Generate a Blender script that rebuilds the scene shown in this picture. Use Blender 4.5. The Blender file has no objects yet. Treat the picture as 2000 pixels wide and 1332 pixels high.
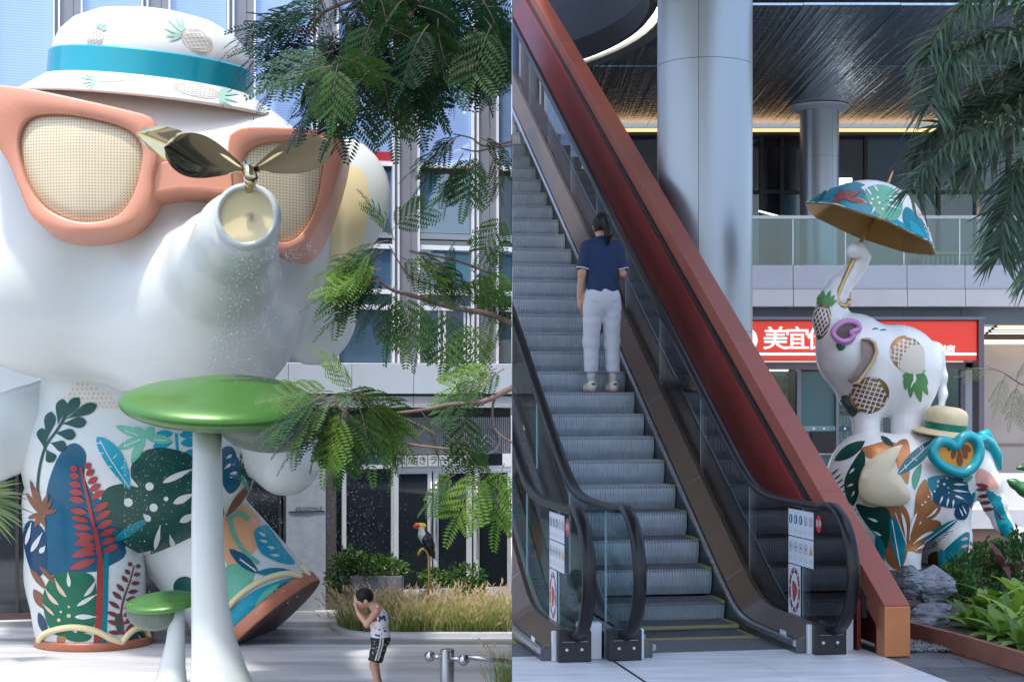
import bpy, bmesh, math, random
import numpy as np
from mathutils import Vector, Matrix
from mathutils.bvhtree import BVHTree
random.seed(7); np.random.seed(7)
C = bpy.context.scene
COL = C.collection
R = math.radians
# ------------------------------------------------------------------ camera, sky, sun, exposure
F, CZ, HY = 3160.0, 1.70, 785.0
cd = bpy.data.cameras.new('camera'); cam = bpy.data.objects.new('camera', cd); COL.objects.link(cam)
cam.location = (0, 0, CZ); cam.rotation_euler = (R(90), 0, 0)
cd.sensor_width = 36; cd.lens = 36*F/2000; cd.shift_y = (HY-666)/2000
cd.clip_start = 0.1; cd.clip_end = 3000
C.camera = cam
SUN_DIR = Vector((-0.14, -0.29, 0.94)).normalized()
w = bpy.data.worlds.new('World'); C.world = w; w.use_nodes = True
nt = w.node_tree; nt.nodes.clear()
sky = nt.nodes.new('ShaderNodeTexSky'); sky.sky_type = 'NISHITA'; sky.sun_disc = False
sky.sun_elevation = math.asin(SUN_DIR.z); sky.sun_rotation = math.atan2(SUN_DIR.x, SUN_DIR.y)
sky.air_density = 1.0; sky.dust_density = 3.0; sky.ozone_density = 1.0
bg = nt.nodes.new('ShaderNodeBackground'); bg.inputs[1].default_value = 0.15
wo = nt.nodes.new('ShaderNodeOutputWorld')
nt.links.new(sky.outputs[0], bg.inputs[0]); nt.links.new(bg.outputs[0], wo.inputs[0])
sd = bpy.data.lights.new('sun', 'SUN'); sd.energy = 1.45; sd.angle = R(3); sd.color = (1, .95, .87)
so = bpy.data.objects.new('sun', sd); COL.objects.link(so)
so.rotation_euler = SUN_DIR.to_track_quat('Z', 'Y').to_euler()
C.view_settings.view_transform = 'Standard'; C.view_settings.look = 'None'
C.view_settings.gamma = 1; C.view_settings.use_curve_mapping = False
C.view_settings.exposure = 1.5
C.cycles.max_bounces = 8; C.cycles.transparent_max_bounces = 24
try: C.cycles.use_denoising = True
except Exception: pass
PZ = CZ-3.36                     # level of the plaza on the left; the escalator landing is z = 0

# ------------------------------------------------------------------ helpers
def P(x, y, Y): return Vector(((x-1000)/F*Y, Y, CZ+(HY-y)/F*Y))
def lin(c):
    return tuple(((v/255/12.92) if v/255 <= .04045 else ((v/255+.055)/1.055)**2.4) for v in c)
MATS = {}
def mat(name, col, rough=.5, metal=0., noise=None, bump=None, coat=0., spec=.5, emit=None, stretch=None, ior=None, trans=0, sheen=0, col2=None):
    if name in MATS: return MATS[name]
    m = bpy.data.materials.new(name); m.use_nodes = True
    t = m.node_tree; b = t.nodes['Principled BSDF']
    b.inputs['Base Color'].default_value = (*col, 1); b.inputs['Roughness'].default_value = rough
    b.inputs['Metallic'].default_value = metal; b.inputs['Specular IOR Level'].default_value = spec
    if coat: b.inputs['Coat Weight'].default_value = coat; b.inputs['Coat Roughness'].default_value = .06
    if ior: b.inputs['IOR'].default_value = ior
    if trans: b.inputs['Transmission Weight'].default_value = trans
    if emit: b.inputs['Emission Color'].default_value = (*emit[0], 1); b.inputs['Emission Strength'].default_value = emit[1]
    vec = None
    if noise or bump:
        tc = t.nodes.new('ShaderNodeTexCoord'); mp = t.nodes.new('ShaderNodeMapping')
        t.links.new(tc.outputs['Object'], mp.inputs[0])
        if stretch: mp.inputs['Scale'].default_value = stretch
        vec = mp.outputs[0]
    if noise:
        n = t.nodes.new('ShaderNodeTexNoise'); n.inputs['Scale'].default_value = noise[0]; n.inputs['Detail'].default_value = 6
        t.links.new(vec, n.inputs['Vector'])
        r = t.nodes.new('ShaderNodeValToRGB'); a = noise[1]
        lo = col2 if col2 else tuple(max(0, c*(1-a)) for c in col); hi = tuple(min(1, c*(1+a)) for c in col)
        r.color_ramp.elements[0].position = .3; r.color_ramp.elements[0].color = (*lo, 1)
        r.color_ramp.elements[1].position = .7; r.color_ramp.elements[1].color = (*hi, 1)
        t.links.new(n.outputs['Fac'], r.inputs[0]); t.links.new(r.outputs[0], b.inputs['Base Color'])
        mr = t.nodes.new('ShaderNodeMapRange'); mr.inputs[3].default_value = max(0, rough*.8); mr.inputs[4].default_value = min(1, rough*1.25)
        t.links.new(n.outputs['Fac'], mr.inputs[0]); t.links.new(mr.outputs[0], b.inputs['Roughness'])
    if bump:
        n2 = t.nodes.new('ShaderNodeTexNoise'); n2.inputs['Scale'].default_value = bump[0]; n2.inputs['Detail'].default_value = 5
        t.links.new(vec, n2.inputs['Vector'])
        bp = t.nodes.new('ShaderNodeBump'); bp.inputs['Strength'].default_value = bump[1]; bp.inputs['Distance'].default_value = bump[2] if len(bump) > 2 else .02
        t.links.new(n2.outputs['Fac'], bp.inputs['Height']); t.links.new(bp.outputs[0], b.inputs['Normal'])
    MATS[name] = m; return m
def glass_mat(name, tint, refl=1.0, rough=0.0, base=0.0, basecol=(1, 1, 1)):
    """thin architectural glass: fresnel mirror over tinted see-through"""
    m = bpy.data.materials.new(name); m.use_nodes = True; t = m.node_tree; t.nodes.clear()
    o = t.nodes.new('ShaderNodeOutputMaterial'); mx = t.nodes.new('ShaderNodeMixShader')
    tr = t.nodes.new('ShaderNodeBsdfTransparent'); tr.inputs[0].default_value = (*tint, 1)
    gl = t.nodes.new('ShaderNodeBsdfGlossy'); gl.inputs['Roughness'].default_value = rough
    fr = t.nodes.new('ShaderNodeFresnel'); fr.inputs[0].default_value = 1.5
    ma = t.nodes.new('ShaderNodeMath'); ma.operation = 'MULTIPLY_ADD'; ma.inputs[1].default_value = refl; ma.inputs[2].default_value = base; ma.use_clamp = True
    t.links.new(fr.outputs[0], ma.inputs[0]); t.links.new(ma.outputs[0], mx.inputs[0])
    t.links.new(tr.outputs[0], mx.inputs[1]); t.links.new(gl.outputs[0], mx.inputs[2]); t.links.new(mx.outputs[0], o.inputs[0])
    MATS[name] = m; return m

WM = {}                          # world matrices of the empties
def thing(name, label, cat, loc=(0, 0, 0), rot=0, group=None, kind=None):
    o = bpy.data.objects.new(name, None); COL.objects.link(o)
    o.location = loc; o.rotation_euler = (0, 0, rot); o.empty_display_size = .2
    WM[o] = Matrix.Translation(loc) @ Matrix.Rotation(rot, 4, 'Z')
    tag(o, label, cat, group, kind); return o
def tag(o, label=None, cat=None, group=None, kind=None):
    if label: o['label'] = label
    if cat: o['category'] = cat
    if group: o['group'] = group
    if kind: o['kind'] = kind
    return o
class MB:
    """collects geometry; build() links it as one mesh object"""
    def __init__(s): s.v = []; s.f = []; s.m = []; s.mats = []
    def mi(s, m):
        if m not in s.mats: s.mats.append(m)
        return s.mats.index(m)
    def add(s, vs, fs, m=None):
        k = len(s.v); s.v += [tuple(v) for v in vs]
        i = s.mi(m) if m else 0
        for f in fs: s.f.append(tuple(a+k for a in f)); s.m.append(i)
        return s
    def box(s, a, b, m=None, T=None, bev=0):
        x0, y0, z0 = a; x1, y1, z1 = b
        vs = [Vector(v) for v in ((x0,y0,z0),(x1,y0,z0),(x1,y1,z0),(x0,y1,z0),(x0,y0,z1),(x1,y0,z1),(x1,y1,z1),(x0,y1,z1))]
        if T: vs = [T(v) for v in vs]
        return s.add(vs, [(0,3,2,1),(4,5,6,7),(0,1,5,4),(1,2,6,5),(2,3,7,6),(3,0,4,7)], m)
    def tube(s, pts, rad, n=10, m=None, cap=True, closed=False):
        pts = [Vector(p) for p in pts]; N = len(pts)
        if not hasattr(rad, '__len__'): rad = [rad]*N
        vs = []; up = None
        for i, p in enumerate(pts):
            d = (pts[(i+1) % N]-pts[i-1]) if closed else (pts[min(i+1, N-1)]-pts[max(i-1, 0)])
            d = d.normalized()
            if up is None:
                up = Vector((0, 0, 1)) if abs(d.z) < .9 else Vector((1, 0, 0))
            a = d.cross(up)
            if a.length < 1e-4: a = d.orthogonal()
            a.normalize(); b = a.cross(d).normalized(); up = b
            for k in range(n):
                t = 2*math.pi*k/n; vs.append(p+(a*math.cos(t)+b*math.sin(t))*rad[i])
        fs = []
        for i in range(N if closed else N-1):
            j = (i+1) % N
            for k in range(n):
                fs.append((i*n+k, i*n+(k+1) % n, j*n+(k+1) % n, j*n+k))
        if cap and not closed: fs.append(tuple(range(n))[::-1]); fs.append(tuple((N-1)*n+k for k in range(n)))
        return s.add(vs, fs, m)
    def lathe(s, prof, n=32, m=None, T=None, close=True):
        """prof: (r,z) list"""
        vs = []; N = len(prof)
        for r, z in prof:
            for k in range(n):
                t = 2*math.pi*k/n; v = Vector((r*math.cos(t), r*math.sin(t), z)); vs.append(T(v) if T else v)
        fs = [(i*n+k, i*n+(k+1) % n, (i+1)*n+(k+1) % n, (i+1)*n+k) for i in range(N-1) for k in range(n)]
        if close: fs.append(tuple(range(n))[::-1]); fs.append(tuple((N-1)*n+k for k in range(n)))
        return s.add(vs, fs, m)
    def prism(s, poly, z0, z1, m=None, T=None):
        n = len(poly); vs = [Vector((x, y, z0)) for x, y in poly]+[Vector((x, y, z1)) for x, y in poly]
        if T: vs = [T(v) for v in vs]
        return s.add(vs, [tuple(range(n))[::-1], tuple(range(n, 2*n))]+[(i, (i+1) % n, n+(i+1) % n, n+i) for i in range(n)], m)
    def build(s, name, m=None, parent=None, smooth=False, clip=None, bevel=0, auto=None):
        me = bpy.data.meshes.new(name)
        vs = s.v
        if clip or parent is not None or bevel:
            pass
        me.from_pydata([tuple(v) for v in vs], [], s.f)
        if s.mats:
            for q in s.mats: me.materials.append(q)
            me.polygons.foreach_set('material_index', s.m)
        elif m: me.materials.append(m)
        return fin(name, me, parent, smooth, clip, bevel, auto)
def fin(name, me, parent=None, smooth=False, clip=None, bevel=0, auto=None, recalc=True):
    """mesh given in world space -> object under parent; clip 'R' keeps x>0, 'L' keeps x<0"""
    if clip or bevel or recalc:
        bm = bmesh.new(); bm.from_mesh(me)
        if recalc: bmesh.ops.recalc_face_normals(bm, faces=bm.faces)
        if bevel:
            es = [e for e in bm.edges if len(e.link_faces) == 2 and e.calc_face_angle(0) > .5]
            bmesh.ops.bevel(bm, geom=es, offset=bevel, segments=2, profile=.6, affect='EDGES', clamp_overlap=True)
        if clip:
            s = 1 if clip == 'R' else -1
            xs = [v.co.x*s for v in bm.verts]
            if min(xs) < .0006:
                if max(xs) <= .0008:
                    bm.free(); bpy.data.meshes.remove(me); return None
                r = bmesh.ops.bisect_plane(bm, geom=bm.verts[:]+bm.edges[:]+bm.faces[:], dist=1e-5, plane_co=(.0006*s, 0, 0), plane_no=(-s, 0, 0), clear_outer=True)
                ce = [g for g in r['geom_cut'] if isinstance(g, bmesh.types.BMEdge) and g.is_valid]
                try: bmesh.ops.holes_fill(bm, edges=ce)
                except Exception: pass
        bm.to_mesh(me); bm.free()
    if len(me.vertices) == 0: return None
    if smooth:
        me.polygons.foreach_set('use_smooth', [True]*len(me.polygons))
        if auto:
            try: me.set_sharp_from_angle(angle=R(auto))
            except Exception: pass
    o = bpy.data.objects.new(name, me); COL.objects.link(o)
    if parent is not None:
        o.parent = parent; M = WM[parent]; WM[o] = M
        me.transform(M.inverted())
    else: WM[o] = Matrix.Identity(4)
    return o
def dup(root, loc=None, rotz=None, label=None, scale=None):
    r = root.copy(); COL.objects.link(r)
    if loc is not None: r.location = loc
    if rotz is not None: r.rotation_euler = (r.rotation_euler[0], r.rotation_euler[1], rotz)
    if scale is not None: r.scale = (scale, scale, scale)
    if label: r['label'] = label
    for ch in list(root.children):
        c = ch.copy(); COL.objects.link(c); c.parent = r
        for g in list(ch.children):
            d = g.copy(); COL.objects.link(d); d.parent = c
    return r
def text_mesh(body, size, m, T, name, parent=None, depth=.01, align='CENTER', bold=0., clip=None):
    cu = bpy.data.curves.new(name, 'FONT'); cu.body = body; cu.size = size; cu.extrude = depth; cu.align_x = align; cu.align_y = 'CENTER'
    cu.resolution_u = 3; cu.offset = bold
    o = bpy.data.objects.new(name, cu); COL.objects.link(o)
    bpy.context.view_layer.update()
    me = bpy.data.meshes.new_from_object(o.evaluated_get(bpy.context.evaluated_depsgraph_get()))
    bpy.data.objects.remove(o)
    for v in me.vertices: v.co = T(v.co)
    me.materials.clear(); me.materials.append(m)
    return fin(name, me, parent, clip=clip, recalc=False)

# ------------------------------------------------------------------ signed distance modelling (organic shapes)
def smin(a, b, k):
    h = np.clip(.5+.5*(b-a)/k, 0, 1); return b+(a-b)*h-k*h*(1-h)
def s_ell(p, c, r, M=None):
    q = p-np.asarray(c, np.float32)
    if M is not None: q = q @ np.asarray(M, np.float32)
    r = np.asarray(r, np.float32); k0 = np.linalg.norm(q/r, axis=1); k1 = np.linalg.norm(q/(r*r), axis=1)+1e-9
    return k0*(k0-1)/k1
def s_cone(p, a, b, ra, rb):
    a = np.asarray(a, np.float32); b = np.asarray(b, np.float32); ba = b-a; q = p-a
    h = np.clip((q @ ba)/max(1e-9, float(ba @ ba)), 0, 1)
    return np.linalg.norm(q-h[:, None]*ba, axis=1)-(ra+(rb-ra)*h)
def s_box(p, c, h, r=0., M=None):
    q = p-np.asarray(c, np.float32)
    if M is not None: q = q @ np.asarray(M, np.float32)
    q = np.abs(q)-(np.asarray(h, np.float32)-r)
    return np.linalg.norm(np.maximum(q, 0), axis=1)+np.minimum(q.max(axis=1), 0)-r
def s_chain(p, pts, k=.05):
    d = None
    for (a, ra), (b, rb) in zip(pts[:-1], pts[1:]):
        e = s_cone(p, a, b, ra, rb); d = e if d is None else smin(d, e, k)
    return d
def sdf_mesh(f, lo, hi, vox, name='m', smooth_it=1):
    lo = np.asarray(lo, float); hi = np.asarray(hi, float)
    n = np.ceil((hi-lo)/vox).astype(int)+1
    ax = [np.linspace(lo[i], lo[i]+vox*(n[i]-1), n[i]).astype(np.float32) for i in range(3)]
    V = np.empty(n, np.float32)
    yy, zz = np.meshgrid(ax[1], ax[2], indexing='ij')
    step = max(1, int(400000/(n[1]*n[2])))
    for i in range(0, n[0], step):
        xs = ax[0][i:i+step]
        pts = np.empty((len(xs), n[1], n[2], 3), np.float32)
        pts[..., 0] = xs[:, None, None]; pts[..., 1] = yy; pts[..., 2] = zz
        V[i:i+len(xs)] = f(pts.reshape(-1, 3)).reshape(len(xs), n[1], n[2])
    ins = V < 0
    acc = np.zeros((n[0]-1, n[1]-1, n[2]-1, 3), np.float32); cnt = np.zeros(n-1, np.int32)
    c = [slice(0, -1), slice(1, None)]
    for axis in range(3):
        o = [a for a in range(3) if a != axis]
        for b0 in (0, 1):
            for b1 in (0, 1):
                s0 = [None]*3; s1 = [None]*3
                s0[axis] = c[0]; s1[axis] = c[1]; s0[o[0]] = s1[o[0]] = c[b0]; s0[o[1]] = s1[o[1]] = c[b1]
                a = V[tuple(s0)]; b = V[tuple(s1)]; cr = (a < 0) != (b < 0)
                with np.errstate(divide='ignore', invalid='ignore'): t = np.where(cr, a/(a-b), 0)
                acc[..., axis] += t; acc[..., o[0]] += cr*b0; acc[..., o[1]] += cr*b1; cnt += cr
    act = cnt > 0; idx = -np.ones(cnt.shape, np.int64); idx[act] = np.arange(act.sum())
    cell = np.argwhere(act); vs = lo+(cell+acc[act]/cnt[act][:, None])*vox
    quads = []
    for axis in range(3):
        o = [a for a in range(3) if a != axis]; 
        a0 = [slice(1, -1)]*3; a0[axis] = slice(0, -1); a1 = list(a0); a1[axis] = slice(1, None)
        A = ins[tuple(a0)]; B = ins[tuple(a1)]; e = np.argwhere(A != B); sg = A[A != B]
        base = e.copy(); base[:, o[0]] += 1; base[:, o[1]] += 1
        def g(d0, d1):
            q = base.copy(); q[:, o[0]] -= d0; q[:, o[1]] -= d1; return idx[q[:, 0], q[:, 1], q[:, 2]]
        q = np.stack([g(0, 0), g(1, 0), g(1, 1), g(0, 1)], 1)
        fl = sg if axis != 1 else ~sg
        q[~fl] = q[~fl][:, ::-1]; quads.append(q)
    Q = np.concatenate(quads)
    for _ in range(smooth_it):
        s = np.zeros_like(vs); k = np.zeros(len(vs))
        for i in range(4):
            a = Q[:, i]; b = Q[:, (i+1) % 4]
            np.add.at(s, a, vs[b]); np.add.at(k, a, 1); np.add.at(s, b, vs[a]); np.add.at(k, b, 1)
        vs = vs*.4+.6*s/np.maximum(k, 1)[:, None]
    me = bpy.data.meshes.new(name)
    me.vertices.add(len(vs)); me.vertices.foreach_set('co', vs.astype(np.float32).ravel())
    me.loops.add(Q.size); me.loops.foreach_set('vertex_index', Q.ravel().astype(np.int32))
    me.polygons.add(len(Q)); me.polygons.foreach_set('loop_start', np.arange(0, Q.size, 4, dtype=np.int32))
    me.polygons.foreach_set('use_smooth', [True]*len(Q))
    me.update(calc_edges=True); me.validate()
    return me
def sdf_obj(name, f, lo, hi, vox, m, parent=None, clip=None, it=1):
    me = sdf_mesh(f, lo, hi, vox, name, it); me.materials.append(m)
    return fin(name, me, parent, True, clip, recalc=True)
def bvh_of(*objs):
    vs = []; fs = []
    for o in objs:
        k = len(vs); M = WM[o]
        vs += [M @ v.co for v in o.data.vertices]; fs += [tuple(i+k for i in p.vertices) for p in o.data.polygons]
    return BVHTree.FromPolygons(vs, fs)

# ------------------------------------------------------------------ painted motifs: thin layers of paint laid on a curved surface
def rnd_curve(pts, n=48):
    """closed smooth curve through 2-d points"""
    out = []; N = len(pts); pts = [Vector(p) for p in pts]; per = max(2, n//N)
    for i in range(N):
        a, b, c2, d = pts[i-1], pts[i], pts[(i+1) % N], pts[(i+2) % N]
        for j in range(per):
            t = j/per; t2 = t*t; t3 = t2*t
            out.append(.5*((2*b)+(c2-a)*t+(2*a-5*b+4*c2-d)*t2+(3*b-a-3*c2+d)*t3))
    return out
def blob(pts, n=48, rings=6, smooth=True):
    o = rnd_curve(pts, n) if smooth else [Vector(p) for p in pts]; n = len(o)
    c = sum(o, Vector((0, 0)))/n; vs = [c]; fs = []
    for r in range(1, rings+1): vs += [c+(p-c)*(r/rings) for p in o]
    for k in range(n): fs.append((0, 1+k, 1+(k+1) % n))
    for r in range(rings-1):
        for k in range(n): fs.append((1+r*n+k, 1+(r+1)*n+k, 1+(r+1)*n+(k+1) % n, 1+r*n+(k+1) % n))
    return vs, fs
def ell(cx, cy, rx, ry=None, rot=0, n=20, rings=3):
    ry = ry or rx; o = []
    for k in range(n):
        t = 2*math.pi*k/n; x, y = rx*math.cos(t), ry*math.sin(t)
        o.append((cx+x*math.cos(rot)-y*math.sin(rot), cy+x*math.sin(rot)+y*math.cos(rot)))
    return blob(o, n, rings, False)
def leaf2(a, b, w, bend=0, peak=.5, n=14, m=4, tip=0., root=0.):
    """leaf or petal from a to b; w half width"""
    a = Vector(a); b = Vector(b); d = b-a; L = d.length; pr = Vector((-d.y, d.x))/max(L, 1e-6)
    e = math.log(.5)/math.log(peak); vs = []; fs = []
    for i in range(n+1):
        t = i/n; cx = a+d*t+pr*(bend*4*t*(1-t))
        hw = w*max(0, math.sin(math.pi*(t**e)))**.75
        hw = max(hw, w*(root*(1-t)+tip*t))
        for j in range(m+1): vs.append(cx+pr*hw*(2*j/m-1))
    for i in range(n):
        for j in range(m):
            k = i*(m+1)+j; fs.append((k, k+1, k+m+2, k+m+1))
    return vs, fs
def strip2(pts, w0, w1=None, n=None):
    w1 = w0 if w1 is None else w1; pts = [Vector(p) for p in pts]
    if len(pts) > 2:
        q = []
        for i in range(len(pts)-1):
            a, b, c2, d = pts[max(i-1, 0)], pts[i], pts[i+1], pts[min(i+2, len(pts)-1)]
            for j in range(6):
                t = j/6; t2 = t*t; t3 = t2*t
                q.append(.5*((2*b)+(c2-a)*t+(2*a-5*b+4*c2-d)*t2+(3*b-a-3*c2+d)*t3))
        pts = q+[pts[-1]]
    else: pts = [pts[0].lerp(pts[1], i/8) for i in range(9)]
    vs = []; fs = []; N = len(pts)
    for i, p in enumerate(pts):
        d = (pts[min(i+1, N-1)]-pts[max(i-1, 0)]); d = d.normalized() if d.length > 1e-9 else Vector((1, 0))
        pr = Vector((-d.y, d.x)); ww = w0+(w1-w0)*i/(N-1)
        vs += [p-pr*ww, p+pr*ww]
        if i: k = 2*i; fs.append((k-2, k-1, k+1, k))
    return vs, fs
EYE = Vector((0, 0, CZ))
def paint(name, parent, bvh, shapes, label=None, jump=.22, off=.004, clip=None):
    """shapes: (verts, faces, material, layer) in photo coordinates, laid on the surface as a thin coat"""
    mb = MB(); cache = {}
    for vs, fs, m, layer in shapes:
        co = []
        for v in vs:
            d = (P(v[0], v[1], 10)-EYE).normalized()
            h = bvh.ray_cast(EYE, d)
            co.append(None if h[0] is None else h[0]+h[1]*(off*(1+layer)))
        ok = []; used = {}; nv = []
        for f in fs:
            c = [co[i] for i in f]
            if any(q is None for q in c): continue
            if max((c[i]-c[i-1]).length for i in range(len(c))) > jump: continue
            g = []
            for i in f:
                if i not in used: used[i] = len(nv); nv.append(co[i])
                g.append(used[i])
            ok.append(tuple(g))
        if ok: mb.add(nv, ok, m)
    if not mb.f: return None
    o = mb.build(name, None, parent, True, clip)
    if label and o: o['label'] = label
    return o
# =================================================================== RIGHT: escalator hall under the canopy
M_steel = mat('steel_brushed', (.34, .35, .37), .28, .9, noise=(30, .12), stretch=(1, 1, 8))
M_deck = mat('deck_steel', (.17, .125, .095), .30, .85, noise=(.8, .10))
M_step = mat('step_aluminium', (.38, .425, .48), .5, .3, noise=(9, .10))
M_tread = mat('tread_grooved', (.16, .17, .19), .5, .5, noise=(40, .25))
M_yellow = mat('yellow_line', (.30, .26, .10), .6)
M_rubber = mat('handrail_rubber', (.004, .0045, .006), .30, spec=.38)
M_black = mat('black_plastic', (.008, .009, .011), .4, noise=(20, .3))
M_red = mat('red_panel', (.19, .028, .024), .34, .0, coat=.12, spec=.35, noise=(1.2, .10))
M_cop = mat('coping_panel', (.29, .086, .060), .46, .0, spec=.3, noise=(1.6, .10), bump=(3, .03))
M_cop2 = mat('pillar_warm_lit', (.56, .22, .09), .36, .35, noise=(2.2, .08))  # pillar front: coping paint with its warm reflected light put into the colour
M_dark = mat('dark_void', (.012, .013, .016), .6)
M_white = mat('white_metal', (.62, .65, .70), .35, .2, noise=(3, .05))
M_greypan = mat('grey_panel', (.46, .48, .54), .45, .1, noise=(1.5, .06))
M_column = mat('column_cladding', (.36, .40, .46), .34, .7, noise=(1.2, .03))
G_bal = glass_mat('balustrade_glass', (.80, .88, .89), .16); G_bal2 = glass_mat('balustrade_glass_clear', (.74, .74, .75), .85, 0, .05)
G_shop = glass_mat('shop_glass', (.55, .72, .74), 1.2, 0, .03)
M_floor = mat('landing_stone', (.60, .62, .66), .38, 0, noise=(2.5, .16), bump=(14, .06), stretch=(.6, 3, 1))
M_slate = mat('dark_paver', (.085, .095, .105), .45, 0, noise=(7, .3), bump=(25, .15))
M_ltstone = mat('light_stone', (.52, .53, .56), .5, 0, noise=(3, .1))

# floor of the right side: one deck slab whose edge drops to the lower plaza
mb = MB(); mb.box((.001, -8, -.35), (14, 34, -.012), M_slate)
tag(mb.build('terrace_floor'), kind='structure')
EA = R(10.2); EO = Vector((1.732, 11.975, 0)); ED = Vector((-math.sin(EA), math.cos(EA), 0)); ER = Vector((math.cos(EA), math.sin(EA), 0))
def E(u, v, z): return EO+ED*u+ER*v+Vector((0, 0, z))
TE = lambda q: E(q[0], q[1], q[2])
def sp(x, k): return k*math.log1p(math.exp(max(-40, min(40, x/k)))) if x/k < 40 else x
def base(u): return sp(.577*u-.1, .07)
def hrz(u): return .98+sp(.577*u-.23, .10)
# landing slab (light stone), skewed edge as in the photo, slabs with joints
t = thing('landing_floor', 'pale stone landing in front of the escalator', None, (2, 9, 0), kind='structure')
del t['label']
pv = [(-2.6, .62), (-1.9, .62)]
us = [-.86, -1.42, -1.95, -2.6, -3.4, -4.6, -6]
for i in range(len(us)-1):
    for (v0, v1) in ((-3.2, -1.30), (-1.285, -.38), (-.375, .53)):
        m = MB(); m.prism([tuple(E(a, b, 0).xy) for a, b in ((us[i]-.006, v0), (us[i]-.006, v1), (us[i+1]+.006, v1), (us[i+1]+.006, v0))][::-1], -.03, .002, M_floor)
        m.build('floor_slab', None, t, clip='R')
m = MB(); m.prism([tuple(E(a, b, 0).xy) for a, b in ((-1.0, -1.30), (-1.0, -1.282), (-6, -1.282), (-6, -1.30))], -.02, .004, M_black)
m.build('drain_gap', None, t, clip='R')

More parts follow.
